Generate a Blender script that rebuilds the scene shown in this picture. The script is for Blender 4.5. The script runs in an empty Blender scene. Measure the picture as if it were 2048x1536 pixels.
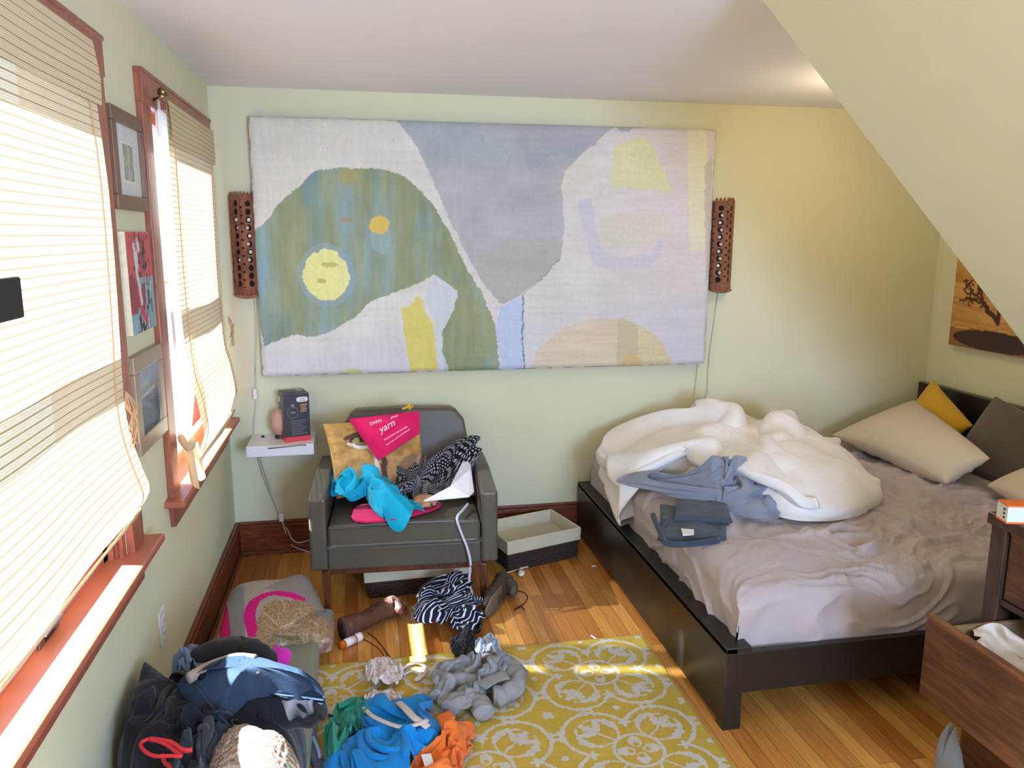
import bpy, math, random
import numpy as np
from mathutils import Vector, Matrix
random.seed(4)
SC=bpy.context.scene; COL=SC.collection
rad=math.radians
# ---------------------------------------------------------------- camera, world, sun, exposure
cd=bpy.data.cameras.new('camera'); CAM=bpy.data.objects.new('camera',cd); COL.objects.link(CAM)
cd.sensor_fit='HORIZONTAL'; cd.sensor_width=36; cd.lens=36*1577.62/2048; cd.clip_start=.02
_y,_p,_r=0.1904,0.1871,0.0029
_F=Vector((math.sin(_y)*math.cos(_p),math.cos(_y)*math.cos(_p),-math.sin(_p)))
_R=Vector((math.cos(_y),-math.sin(_y),0)); _U=_R.cross(_F)
_R2=_R*math.cos(_r)+_U*math.sin(_r); _U2=-_R*math.sin(_r)+_U*math.cos(_r)
CAM.matrix_world=Matrix(((_R2.x,_U2.x,-_F.x,0.6846),(_R2.y,_U2.y,-_F.y,0),(_R2.z,_U2.z,-_F.z,1.68),(0,0,0,1)))
SC.camera=CAM
vs=SC.view_settings; vs.view_transform='Standard'; vs.look='None'; vs.gamma=1; vs.use_curve_mapping=False; vs.exposure=0.05
w=bpy.data.worlds.new('sky'); SC.world=w; w.use_nodes=True
_n=w.node_tree.nodes; _b=_n['Background']
_b.inputs[0].default_value=(.55,.80,1.12,1); _b.inputs[1].default_value=3.2
def light(name,kind,loc,energy,color,size=.1,rot=None,sizey=None):
    l=bpy.data.lights.new(name,kind); o=bpy.data.objects.new(name,l); COL.objects.link(o)
    o.location=loc; l.energy=energy; l.color=color
    if kind=='AREA':
        l.size=size
        if sizey: l.shape='RECTANGLE'; l.size_y=sizey
    elif kind=='SUN': l.angle=size
    else: l.shadow_soft_size=size
    if rot is not None: o.rotation_euler=Vector(rot).to_track_quat('-Z','Y').to_euler()
    return o
light('sun','SUN',(-3,3,4),66,(.86,.99,1.12),rad(.9),(1,-.19,-.975))
light('rear_window_daylight','AREA',(2.1,-1.72,1.45),175,(.52,.76,1.24),1.0,(-.12,1,.02),1.2)
light('rear_room_lamp','POINT',(1.2,-.7,2.05),14,(1,.92,.78),.12)
light('corner_lamp_glow','POINT',(3.02,3.25,2.20),11,(1,.80,.54),.05)
# ---------------------------------------------------------------- helpers
def lin(c):
    c=np.asarray(c,float)/255.0
    return np.where(c<=.04045,c/12.92,((c+.055)/1.055)**2.4)
def L4(c): v=lin(c); return (float(v[0]),float(v[1]),float(v[2]),1)
def _hash(ix,iy,seed):
    h=(ix.astype(np.int64)*374761393+iy.astype(np.int64)*668265263+int(seed)*974634777)&0xffffffff
    h=((h^(h>>13))*1274126177)&0xffffffff
    return ((h^(h>>16))&0xffff)/65535.0
def vnoise(x,y,seed=0):
    x=np.asarray(x,float);y=np.asarray(y,float)
    ix=np.floor(x);iy=np.floor(y);fx=x-ix;fy=y-iy
    fx=fx*fx*fx*(fx*(fx*6-15)+10);fy=fy*fy*fy*(fy*(fy*6-15)+10)
    a=_hash(ix,iy,seed);b=_hash(ix+1,iy,seed);c=_hash(ix,iy+1,seed);d=_hash(ix+1,iy+1,seed)
    return (a+(b-a)*fx+(c-a)*fy+(a-b-c+d)*fx*fy)*2-1
def fbm(x,y,seed=0,o=4):
    s=0;a=1;t=0
    for k in range(o):
        s=s+a*vnoise(x*2**k,y*2**k,seed+k*17);t+=a;a*=.5
    return s/t
def wpos(o):
    v=Vector((0,0,0))
    while o is not None: v+=o.location;o=o.parent
    return v
def ob(name,V,F,mat=None,parent=None,smooth=False,loc=None,bevel=0,sub=0,mats=None,fmat=None,solid=0,colors=None,uv=None,bseg=2):
    me=bpy.data.meshes.new(name)
    V=np.asarray(V,float)
    if parent is None:
        if loc is None:
            mn=V.min(0);mx=V.max(0); loc=((mn[0]+mx[0])/2,(mn[1]+mx[1])/2,mn[2])
        org=Vector(loc)
    else: org=wpos(parent)
    me.from_pydata([tuple(p) for p in (V-np.array(org))],[],[tuple(f) for f in F])
    me.update()
    o=bpy.data.objects.new(name,me); COL.objects.link(o)
    if parent is None: o.location=org
    else: o.parent=parent
    for m in (mats or ([mat] if mat else [])): me.materials.append(m)
    if fmat is not None:
        me.polygons.foreach_set('material_index',fmat)
    if smooth: me.polygons.foreach_set('use_smooth',[True]*len(me.polygons))
    if colors is not None:
        a=me.color_attributes.new('Col','FLOAT_COLOR','POINT')
        c=np.ones((len(V),4));c[:,:3]=lin(np.clip(colors,0,255)); a.data.foreach_set('color',c.ravel())
    if uv is not None:
        a=me.attributes.new('pat','FLOAT_VECTOR','POINT'); q=np.zeros((len(V),3));q[:,:2]=uv; a.data.foreach_set('vector',q.ravel())
    if solid:
        s=o.modifiers.new('thick','SOLIDIFY'); s.thickness=solid; s.offset=0
    if bevel:
        b=o.modifiers.new('bevel','BEVEL'); b.width=bevel; b.segments=bseg; b.limit_method='ANGLE'; b.angle_limit=rad(40); b.harden_normals=False
    if sub:
        s=o.modifiers.new('sub','SUBSURF'); s.levels=sub; s.render_levels=sub
    return o
def tag(o,label,cat,group=None,kind=None):
    o['label']=label;o['category']=cat
    if group:o['group']=group
    if kind:o['kind']=kind
    return o
def thing(name,label,cat,loc,group=None):
    o=bpy.data.objects.new(name,None); o.empty_display_size=.05; COL.objects.link(o); o.location=loc
    return tag(o,label,cat,group)
def boxv(x0,x1,y0,y1,z0,z1):
    V=[(x0,y0,z0),(x1,y0,z0),(x1,y1,z0),(x0,y1,z0),(x0,y0,z1),(x1,y0,z1),(x1,y1,z1),(x0,y1,z1)]
    return V,[(0,3,2,1),(4,5,6,7),(0,1,5,4),(1,2,6,5),(2,3,7,6),(3,0,4,7)]
def multi(*bs):
    V=[];F=[]
    for v,f in bs:
        n=len(V);V+=list(v);F+=[tuple(i+n for i in q) for q in f]
    return V,F
def box(name,b,mat,parent=None,bevel=.003,tr=None,**k):
    V,F=boxv(*b)
    if tr: V=[tr(p) for p in V]
    return ob(name,V,F,mat,parent,bevel=bevel,**k)
def boxes(name,bs,mat,parent=None,bevel=.003,tr=None,**k):
    V,F=multi(*[boxv(*b) for b in bs])
    if tr: V=[tr(p) for p in V]
    return ob(name,V,F,mat,parent,bevel=bevel,**k)
def struct(o): o['kind']='structure'; return o
def prism(poly,d,axis,off=0):
    """poly in the two other axes, extruded from off to off+d along axis"""
    n=len(poly);V=[]
    for t in (off,off+d):
        for a,b in poly:
            V.append({'x':(t,a,b),'y':(a,t,b),'z':(a,b,t)}[axis])
    F=[tuple(range(n)),tuple(range(2*n-1,n-1,-1))]+[(i,i+n,(i+1)%n+n,(i+1)%n) for i in range(n)]
    return V,F
def tube(pts,r,n=8,closed=False):
    P=[Vector(p) for p in pts];V=[];F=[];m=len(P)
    up=Vector((0,0,1))
    for i,p in enumerate(P):
        t=(P[(i+1)%m]-P[i-1]) if closed else (P[min(i+1,m-1)]-P[max(i-1,0)])
        t=t.normalized() if t.length>1e-9 else Vector((1,0,0))
        a=t.cross(up)
        if a.length<.05: a=t.cross(Vector((1,0,0)))
        a.normalize(); b=t.cross(a); rr=r[i] if hasattr(r,'__len__') else r
        for k in range(n):
            q=p+a*math.cos(2*math.pi*k/n)*rr+b*math.sin(2*math.pi*k/n)*rr; V.append(tuple(q))
    for i in range(m if closed else m-1):
        for k in range(n):
            F.append((i*n+k,i*n+(k+1)%n,((i+1)%m)*n+(k+1)%n,((i+1)%m)*n+k))
    if not closed: F+=[tuple(range(n-1,-1,-1)),tuple(range((m-1)*n,m*n))]
    return V,F
def smoothline(pts,n=8,closed=False):
    P=[np.array(p,float) for p in pts];m=len(P);out=[]
    for i in range(m if closed else m-1):
        g=lambda k:P[k%m] if closed else P[min(max(k,0),m-1)]
        p0,p1,p2,p3=g(i-1),g(i),g(i+1),g(i+2)
        for j in range(n):
            t=j/n
            out.append(.5*((2*p1)+(-p0+p2)*t+(2*p0-5*p1+4*p2-p3)*t*t+(-p0+3*p1-3*p2+p3)*t**3))
    if not closed: out.append(P[-1])
    return [tuple(p) for p in out]
def lathe(prof,c,n=24,axis=(0,0,1)):
    q=Vector((0,0,1)).rotation_difference(Vector(axis)); V=[];F=[]
    for r,z in prof:
        for k in range(n):
            p=q@Vector((r*math.cos(2*math.pi*k/n),r*math.sin(2*math.pi*k/n),z)); V.append((c[0]+p.x,c[1]+p.y,c[2]+p.z))
    m=len(prof)
    for i in range(m-1):
        for k in range(n): F.append((i*n+k,i*n+(k+1)%n,(i+1)*n+(k+1)%n,(i+1)*n+k))
    F+=[tuple(range(n-1,-1,-1)),tuple(range((m-1)*n,m*n))]
    return V,F
def gridF(nu,nv,off=0,flip=False):
    j,i=np.meshgrid(np.arange(nv-1),np.arange(nu-1),indexing='ij'); a=(j*nu+i).ravel()+off
    F=np.stack([a,a+1,a+nu+1,a+nu],1)
    return (F[:,::-1] if flip else F).tolist()
def inpoly(X,Y,poly):
    r=np.zeros(X.shape,bool);n=len(poly)
    for i in range(n):
        x1,y1=poly[i][:2];x2,y2=poly[(i+1)%n][:2]
        if y1==y2: continue
        c=((Y<y1)!=(Y<y2))&(X<(x2-x1)*(Y-y1)/(y2-y1)+x1); r^=c
    return r
def segdist(X,Y,pts):
    d=np.full(X.shape,1e9)
    for (x1,y1),(x2,y2) in zip(pts[:-1],pts[1:]):
        L=(x2-x1)**2+(y2-y1)**2+1e-12
        t=np.clip(((X-x1)*(x2-x1)+(Y-y1)*(y2-y1))/L,0,1)
        d=np.minimum(d,np.hypot(X-x1-t*(x2-x1),Y-y1-t*(y2-y1)))
    return d
# ---------------------------------------------------------------- materials
def mat(name,col,rough=.6,metal=0,noise=0,nscale=20,bump=0,bscale=200,spec=.4,trans=0,sheen=0,coat=0,sub=0,stretch=None):
    m=bpy.data.materials.new(name);m.use_nodes=True;t=m.node_tree;N=t.nodes;K=t.links;b=N['Principled BSDF']
    c=L4(col);b.inputs['Base Color'].default_value=c;b.inputs['Roughness'].default_value=rough;b.inputs['Metallic'].default_value=metal
    b.inputs['Specular IOR Level'].default_value=spec
    if sheen:b.inputs['Sheen Weight'].default_value=sheen;b.inputs['Sheen Roughness'].default_value=.5
    if coat:b.inputs['Coat Weight'].default_value=coat
    if trans:b.inputs['Transmission Weight'].default_value=trans
    tc=N.new('ShaderNodeTexCoord'); src=tc.outputs['Object']
    if stretch:
        mp=N.new('ShaderNodeMapping');mp.inputs['Scale'].default_value=stretch;K.new(src,mp.inputs[0]);src=mp.outputs[0]
    if noise:
        n=N.new('ShaderNodeTexNoise');n.inputs['Scale'].default_value=nscale;n.inputs['Detail'].default_value=5;K.new(src,n.inputs['Vector'])
        r=N.new('ShaderNodeValToRGB');r.color_ramp.elements[0].position=.3;r.color_ramp.elements[1].position=.7
        r.color_ramp.elements[0].color=[x*(1-noise) for x in c[:3]]+[1];r.color_ramp.elements[1].color=[min(1,x*(1+noise)) for x in c[:3]]+[1]
        K.new(n.outputs['Fac'],r.inputs[0]);K.new(r.outputs[0],b.inputs['Base Color'])
    if bump:
        n=N.new('ShaderNodeTexNoise');n.inputs['Scale'].default_value=bscale;n.inputs['Detail'].default_value=3;K.new(src,n.inputs['Vector'])
        u=N.new('ShaderNodeBump');u.inputs['Strength'].default_value=bump;u.inputs['Distance'].default_value=.01;K.new(n.outputs['Fac'],u.inputs['Height']);K.new(u.outputs[0],b.inputs['Normal'])
    return m
def vmat(name,rough=.7,noise=.08,nscale=60,bump=.1,bscale=300,spec=.3,stretch=None):
    """material that takes the painted pattern from the mesh's colour attribute"""
    m=mat(name,(128,128,128),rough,bump=bump,bscale=bscale,spec=spec,stretch=stretch);t=m.node_tree;N=t.nodes;K=t.links;b=N['Principled BSDF']
    a=N.new('ShaderNodeAttribute');a.attribute_name='Col'
    n=N.new('ShaderNodeTexNoise');n.inputs['Scale'].default_value=nscale;n.inputs['Detail'].default_value=4
    tc=N.new('ShaderNodeTexCoord');K.new(tc.outputs['Object'],n.inputs['Vector'])
    mr=N.new('ShaderNodeMapRange');mr.inputs[1].default_value=.3;mr.inputs[2].default_value=.7;mr.inputs[3].default_value=1-noise;mr.inputs[4].default_value=1+noise;K.new(n.outputs['Fac'],mr.inputs[0])
    v=N.new('ShaderNodeVectorMath');v.operation='SCALE';K.new(a.outputs['Color'],v.inputs[0]);K.new(mr.outputs[0],v.inputs['Scale']);K.new(v.outputs[0],b.inputs['Base Color'])
    return m
def fabric(name,col,rough=.85,noise=.06,bump=.12,bscale=260,sheen=.15): return mat(name,col,rough,noise=noise,nscale=25,bump=bump,bscale=bscale,spec=.15,sheen=sheen)
def stripemat(name,base,line,scale,width=.25,coord='pat',axis=0,rough=.8,dash=0):
    m=mat(name,base,rough,bump=.1,bscale=250,spec=.15);t=m.node_tree;N=t.nodes;K=t.links;b=N['Principled BSDF']
    if coord=='pat': a=N.new('ShaderNodeAttribute');a.attribute_name='pat';src=a.outputs['Vector']
    else: a=N.new('ShaderNodeTexCoord');src=a.outputs['Object']
    s=N.new('ShaderNodeSeparateXYZ');K.new(src,s.inputs[0])
    def frac(i,sc):
        q=N.new('ShaderNodeMath');q.operation='MULTIPLY';q.inputs[1].default_value=sc;K.new(s.outputs[i],q.inputs[0])
        f=N.new('ShaderNodeMath');f.operation='FRACT';K.new(q.outputs[0],f.inputs[0]);return f.outputs[0]
    def less(o,wd):
        l=N.new('ShaderNodeMath');l.operation='LESS_THAN';l.inputs[1].default_value=wd;K.new(o,l.inputs[0]);return l.outputs[0]
    o=less(frac(axis,scale),width)
    if dash:
        d=less(frac(1-axis,dash),.55);q=N.new('ShaderNodeMath');q.operation='MULTIPLY';K.new(o,q.inputs[0]);K.new(d,q.inputs[1]);o=q.outputs[0]
    mx=N.new('ShaderNodeMix');mx.data_type='RGBA';K.new(o,mx.inputs['Factor']);mx.inputs['A'].default_value=L4(base);mx.inputs['B'].default_value=L4(line)
    K.new(mx.outputs['Result'],b.inputs['Base Color']);return m
def woodmat(name,dark,light_,scale=(1,12,12),rough=.4,spec=.4,nscale=6):
    m=mat(name,light_,rough,spec=spec);t=m.node_tree;N=t.nodes;K=t.links;b=N['Principled BSDF']
    tc=N.new('ShaderNodeTexCoord');mp=N.new('ShaderNodeMapping');mp.inputs['Scale'].default_value=scale;K.new(tc.outputs['Object'],mp.inputs[0])
    n=N.new('ShaderNodeTexNoise');n.inputs['Scale'].default_value=nscale;n.inputs['Detail'].default_value=6;n.inputs['Distortion'].default_value=.6;K.new(mp.outputs[0],n.inputs['Vector'])
    r=N.new('ShaderNodeValToRGB');r.color_ramp.elements[0].position=.35;r.color_ramp.elements[1].position=.68;r.color_ramp.elements[0].color=L4(dark);r.color_ramp.elements[1].color=L4(light_)
    K.new(n.outputs['Fac'],r.inputs[0]);K.new(r.outputs[0],b.inputs['Base Color']);return m
def floormat():
    m=mat('oak_floor',(190,120,60),.28,spec=.45);t=m.node_tree;N=t.nodes;K=t.links;b=N['Principled BSDF']
    tc=N.new('ShaderNodeTexCoord');mp=N.new('ShaderNodeMapping');mp.inputs['Rotation'].default_value=(0,0,rad(90));K.new(tc.outputs['Object'],mp.inputs[0])
    br=N.new('ShaderNodeTexBrick');br.offset=.37;br.inputs['Scale'].default_value=1;br.inputs['Brick Width'].default_value=.85;br.inputs['Row Height'].default_value=.0572
    br.inputs['Mortar Size'].default_value=.0009;br.inputs['Mortar Smooth'].default_value=.2;br.inputs['Bias'].default_value=-.1
    br.inputs['Color1'].default_value=L4((178,108,46));br.inputs['Color2'].default_value=L4((226,160,80));br.inputs['Mortar'].default_value=L4((80,42,18))
    K.new(mp.outputs[0],br.inputs['Vector'])
    m2=N.new('ShaderNodeMapping');m2.inputs['Scale'].default_value=(22,1.3,1);K.new(tc.outputs['Object'],m2.inputs[0])
    n=N.new('ShaderNodeTexNoise');n.inputs['Scale'].default_value=4;n.inputs['Detail'].default_value=6;K.new(m2.outputs[0],n.inputs['Vector'])
    mr=N.new('ShaderNodeMapRange');mr.inputs[1].default_value=.25;mr.inputs[2].default_value=.75;mr.inputs[3].default_value=.78;mr.inputs[4].default_value=1.22;K.new(n.outputs['Fac'],mr.inputs[0])
    v=N.new('ShaderNodeVectorMath');v.operation='SCALE';K.new(br.outputs['Color'],v.inputs[0]);K.new(mr.outputs[0],v.inputs['Scale']);K.new(v.outputs[0],b.inputs['Base Color'])
    u=N.new('ShaderNodeBump');u.inputs['Strength'].default_value=.25;u.inputs['Distance'].default_value=.002;u.invert=True;K.new(br.outputs['Fac'],u.inputs['Height']);K.new(u.outputs[0],b.inputs['Normal'])
    return m
def blindmat(name,col,thread,transl=.55,leak=.05,pitch=.0145):
    """woven reeds: thin horizontal slats with darker twine rows, letting light through"""
    m=bpy.data.materials.new(name);m.use_nodes=True;t=m.node_tree;N=t.nodes;K=t.links
    for n in list(N):N.remove(n)
    out=N.new('ShaderNodeOutputMaterial');a=N.new('ShaderNodeAttribute');a.attribute_name='pat';s=N.new('ShaderNodeSeparateXYZ');K.new(a.outputs['Vector'],s.inputs[0])
    def fr(i,p,wd,off=0):
        q=N.new('ShaderNodeMath');q.operation='MULTIPLY_ADD';q.inputs[1].default_value=1/p;q.inputs[2].default_value=off;K.new(s.outputs[i],q.inputs[0])
        f=N.new('ShaderNodeMath');f.operation='FRACT';K.new(q.outputs[0],f.inputs[0]);l=N.new('ShaderNodeMath');l.operation='LESS_THAN';l.inputs[1].default_value=wd;K.new(f.outputs[0],l.inputs[0]);return l.outputs[0]
    row=fr(1,pitch,.14)
    fine=fr(1,pitch/4,.3)
    mx=N.new('ShaderNodeMix');mx.data_type='RGBA';K.new(row,mx.inputs['Factor']);mx.inputs['A'].default_value=L4(col);mx.inputs['B'].default_value=L4(thread)
    m2=N.new('ShaderNodeMix');m2.data_type='RGBA';m2.blend_type='MULTIPLY';m2.inputs['B'].default_value=(.88,.87,.84,1);K.new(fine,m2.inputs['Factor']);K.new(mx.outputs['Result'],m2.inputs['A'])
    d=N.new('ShaderNodeBsdfDiffuse');tr=N.new('ShaderNodeBsdfTranslucent');tp=N.new('ShaderNodeBsdfTransparent')
    K.new(m2.outputs['Result'],d.inputs['Color']);K.new(m2.outputs['Result'],tr.inputs['Color'])
    x=N.new('ShaderNodeMixShader');x.inputs[0].default_value=transl;K.new(d.outputs[0],x.inputs[1]);K.new(tr.outputs[0],x.inputs[2])
    y=N.new('ShaderNodeMixShader')
    q=N.new('ShaderNodeMath');q.operation='MULTIPLY';q.inputs[1].default_value=leak/.3;K.new(fine,q.inputs[0])
    q2=N.new('ShaderNodeMath');q2.operation='SUBTRACT';q2.use_clamp=True;K.new(q.outputs[0],q2.inputs[0]);K.new(row,q2.inputs[1])
    K.new(q2.outputs[0],y.inputs[0]);K.new(x.outputs[0],y.inputs[1]);K.new(tp.outputs[0],y.inputs[2]);K.new(y.outputs[0],out.inputs['Surface'])
    return m
def sheer(name,col,transl=.5,leak=.1):
    m=bpy.data.materials.new(name);m.use_nodes=True;t=m.node_tree;N=t.nodes;K=t.links
    for n in list(N):N.remove(n)
    out=N.new('ShaderNodeOutputMaterial');d=N.new('ShaderNodeBsdfDiffuse');tr=N.new('ShaderNodeBsdfTranslucent');tp=N.new('ShaderNodeBsdfTransparent')
    d.inputs[0].default_value=L4(col);tr.inputs[0].default_value=L4(col)
    x=N.new('ShaderNodeMixShader');x.inputs[0].default_value=transl;K.new(d.outputs[0],x.inputs[1]);K.new(tr.outputs[0],x.inputs[2])
    y=N.new('ShaderNodeMixShader');y.inputs[0].default_value=leak;K.new(x.outputs[0],y.inputs[1]);K.new(tp.outputs[0],y.inputs[2]);K.new(y.outputs[0],out.inputs['Surface'])
    return m
def glassmat():
    m=bpy.data.materials.new('window_glass');m.use_nodes=True;t=m.node_tree;N=t.nodes;K=t.links
    for n in list(N):N.remove(n)
    out=N.new('ShaderNodeOutputMaterial');g=N.new('ShaderNodeBsdfGlossy');g.inputs['Roughness'].default_value=.02;tp=N.new('ShaderNodeBsdfTransparent');x=N.new('ShaderNodeMixShader')
    x.inputs[0].default_value=.06;K.new(tp.outputs[0],x.inputs[1]);K.new(g.outputs[0],x.inputs[2]);K.new(x.outputs[0],out.inputs['Surface']);return m
M=dict(
 wall=mat('wall_paint',(219,215,181),.75,noise=.02,nscale=3,bump=.04,bscale=120,spec=.2),
 ceil=mat('ceiling_paint',(240,238,240),.8,noise=.01,nscale=2,spec=.15),
 floor=floormat(),
 base=woodmat('baseboard_wood',(92,42,22),(138,68,38),(2,2,14),.35),
 casing=woodmat('casing_wood',(136,74,54),(170,98,74),(10,10,1.5),.35),
 sash=mat('sash_wood',(172,96,72),.4,noise=.1,nscale=14),
 glass=glassmat(),
 frame=mat('brown_frame_wood',(118,84,66),.45,noise=.1,nscale=20),
 metal=mat('brass_metal',(150,130,90),.3,metal=1),
 steel=mat('grey_metal',(150,150,155),.3,metal=1),
 white=mat('white_paint',(235,230,228),.4),
 plastic=mat('white_plastic',(230,228,225),.35),
 black=mat('black_matte',(22,20,20),.5),
 leather=mat('olive_leather',(88,80,68),.38,noise=.05,nscale=8,bump=.15,bscale=140,spec=.5),
 chairwood=woodmat('walnut_legs',(84,44,26),(122,68,42),(12,12,2),.35),
 bedwood=mat('black_brown_wood',(34,30,25),.32,noise=.15,nscale=30,bump=.05,bscale=60,spec=.5,stretch=(1,8,8)),
 dresser=woodmat('dresser_wood',(72,44,30),(112,70,46),(9,1.2,9),.35),
 dresserdark=woodmat('dresser_dark_wood',(62,42,34),(86,60,48),(9,9,1.4),.35),
 sconce=woodmat('carved_wood',(112,66,46),(158,102,72),(8,8,2),.5),
)
# ---------------------------------------------------------------- room shell
D=4.167; WX=4.052; H=2.374; YR=-1.55
W1=(0.95,2.32); W2=(2.93,3.93); ZS=.745; ZT=2.155
struct(box('floor',(-.16,WX+.1,YR-.1,D+.1,-.08,0),M['floor'],bevel=0,loc=(0,0,0)))
struct(box('ceiling',(-.16,WX+.1,YR-.1,D+.1,H,H+.1),M['ceil'],bevel=0))
struct(box('wall_back',(-.16,WX+.1,D,D+.1,0,H),M['wall'],bevel=0))
struct(box('wall_right',(WX,WX+.1,2.2,D,0,H),M['wall'],bevel=0))
ys=[YR-.1,W1[0],W1[1],W2[0],W2[1],D]
struct(boxes('wall_left',[(-.15,0,ys[0],ys[1],0,H),(-.15,0,ys[2],ys[3],0,H),(-.15,0,ys[4],ys[5],0,H),
  (-.15,0,ys[1],ys[2],0,ZS-.02),(-.15,0,ys[3],ys[4],0,ZS-.02),(-.15,0,ys[1],ys[2],ZT,H),(-.15,0,ys[3],ys[4],ZT,H)],M['wall'],bevel=0))
V,F=prism([(1.776,H+.001),(3.25,.894),(3.25,0),(WX+.1,0),(WX+.1,H+.001)],2.2-(YR-.1),'y',YR-.1)
struct(ob('ceiling_slope',V,F,M['wall']))
struct(boxes('wall_rear',[(-.16,1.45,YR-.1,YR,0,H),(2.75,WX,YR-.1,YR,0,H),(1.45,2.75,YR-.1,YR,0,.85),(1.45,2.75,YR-.1,YR,2.05,H)],M['wall'],bevel=0))
w3=struct(boxes('window_3',[(1.36,1.45,YR,YR+.03,.85,2.05),(2.75,2.84,YR,YR+.03,.85,2.05),(1.36,2.84,YR,YR+.03,2.05,2.14),(1.36,2.84,YR,YR+.05,.80,.85),(2.07,2.13,YR-.06,YR-.02,.85,2.05),(1.45,2.75,YR-.06,YR-.02,1.42,1.47)],M['casing']))
def baseboard(name,bs,axis):
    struct(boxes(name,bs,M['base'],bevel=.004))
baseboard('baseboard_left',[(0,.018,YR,D,0,.15),(0,.026,YR,D,.15,.165),(0,.02,YR,D,.165,.182),(.018,.032,YR,D,0,.02)],0)
baseboard('baseboard_back',[(.02,WX,D-.018,D,0,.15),(.02,WX,D-.026,D,.15,.165),(.02,WX,D-.02,D,.165,.182),(.02,WX,D-.032,D-.018,0,.02)],1)
# ---------------------------------------------------------------- windows in the left wall
def window(name,y0,y1):
    r=struct(boxes(name,[(-.15,.0,y0,y0+.02,ZS,ZT),(-.15,.0,y1-.02,y1,ZS,ZT),(-.15,.0,y0,y1,ZT-.02,ZT),(-.15,-.05,y0,y1,ZS-.02,ZS+.01)],M['casing'],loc=(0,(y0+y1)/2,ZS)))
    boxes('casing',[(0,.022,y0-.105,y0,ZS+.01,2.2),(0,.022,y1,y1+.105,ZS+.01,2.2),(0,.026,y0-.108,y1+.108,ZT-.06,2.20),(.0,.030,y0-.11,y1+.11,2.188,2.203)],M['casing'],r,bevel=.004)
    box('stool',(-.06,.068,y0-.16,y1+.16,ZS,ZS+.024),M['sash'],r,bevel=.007)
    V,F=prism([(y0-.11,ZS),(y1+.11,ZS),(y1+.09,ZS-.09),(y0-.09,ZS-.09)],.018,'x',.0); ob('apron',V,F,M['casing'],r,bevel=.003)
    zm=1.455
    for nm,x,za,zb in (('upper_sash',-.115,zm-.02,ZT-.02),('lower_sash',-.078,ZS+.012,zm+.03)):
        s=boxes(nm,[(x,x+.034,y0+.02,y0+.065,za,zb),(x,x+.034,y1-.065,y1-.02,za,zb),(x,x+.034,y0+.02,y1-.02,za,za+.065),(x,x+.034,y0+.02,y1-.02,zb-.04,zb)],M['sash'],r,bevel=.004)
        box('pane',(x+.014,x+.018,y0+.06,y1-.06,za+.06,zb-.045),M['glass'],s,bevel=0)
    boxes('stop_moulding',[(-.04,-.025,y0+.02,y0+.04,ZS+.02,ZT-.02),(-.04,-.025,y1-.04,y1-.02,ZS+.02,ZT-.02),(-.012,0,y0+.02,y0+.032,ZS+.02,ZT-.02),(-.012,0,y1-.032,y1-.02,ZS+.02,ZT-.02)],M['casing'],r,bevel=.002)
    return r
r=window('window_1',*W1)
lk=boxes('sash_lift',[(-.044,-.038,1.78,1.90,.768,.80),(-.044,-.024,1.785,1.895,.796,.80)],M['steel'],r,bevel=.002)
box('finger_slot',(-.0385,-.0375,1.81,1.87,.772,.792),M['black'],lk,bevel=0)
window('window_2',*W2)
# ---------------------------------------------------------------- woven shades
blind=blindmat('woven_reed',(226,210,174),(172,144,108),.14,.06,.0195)
hem=fabric('shade_hem',(214,196,158))
twine=mat('twine',(206,160,120),.8)
def shade(name,label,y0,y1,prof,tassel,vx,vz=2.135):
    t=thing(name,label,'blind',(.06,(y0+y1)/2,prof[-1][1]))
    P=smoothline([(p[0],0,p[1]) for p in prof],8)
    def sheet(nm,P,ya,yb,nu,dx=0,m=blind,edge=.0):
        s=0;V=[];U=[]
        for k,p in enumerate(P):
            if k: s+=math.dist(p,P[k-1])
            for i in range(nu):
                f=i/(nu-1); y=ya+(yb-ya)*f
                wv=.004*math.sin(y*9+1)*min(1,k/len(P)*2)
                V.append((p[0]+dx+wv,y+ (.0015*math.sin(s*230) if i in (0,nu-1) else 0),p[2])); U.append((y,s))
        return ob(nm,V,gridF(nu,len(P)),m,t,smooth=True,uv=U)
    sheet('shade_panel',P,y0,y1,24)
    V0=[(vx-.004*(1-k/10)+.004*math.sin(k/10*3),0,vz-k*(vz-1.985)/10) for k in range(11)]
    sheet('valance',V0,y0-.004,y1+.004,12,0)
    b=prof[-1]; a=prof[-2]
    d=np.array([b[0]-a[0],b[1]-a[1]]);d/=np.linalg.norm(d)
    hp=[(b[0]+.003,0,b[1]),(b[0]+.003+d[0]*.034,0,b[1]+d[1]*.034)]
    sheet('hem_band',hp,y0-.002,y1+.002,6,.0,hem).modifiers.new('thick','SOLIDIFY').thickness=.006
    box('head_rail',(.026,vx-.014,y0+.002,y1-.002,2.10,2.128),M['casing'],t)
    for yy in (y0+.07,y1-.07):
        V,F=tube([(p[0]+.006,yy,p[2]) for p in P[::3]],.0018,6); ob('lift_cord',V,F,twine,t,smooth=True)
    # knotted cord and tassel on the right margin
    x,y,z=tassel; lines=[]
    rnd=random.Random(3)
    for k in range(5):
        pts=[(x,y,z+.10)]+[(x+rnd.uniform(0,.02),y+rnd.uniform(-.03,.03),z+.10-.035*(j+1)) for j in range(4)]
        lines.append(tube(smoothline(pts,4),.0018,5))
    lp=[(x+.012+.01*math.cos(a),y+.018*math.sin(a),z+.03+.03*math.cos(a)) for a in np.linspace(0,6.28,14)]
    lines.append(tube(lp,.002,5))
    V,F=multi(*lines); ob('cord_tassel',V,F,twine,t,smooth=True)
    return t
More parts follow.
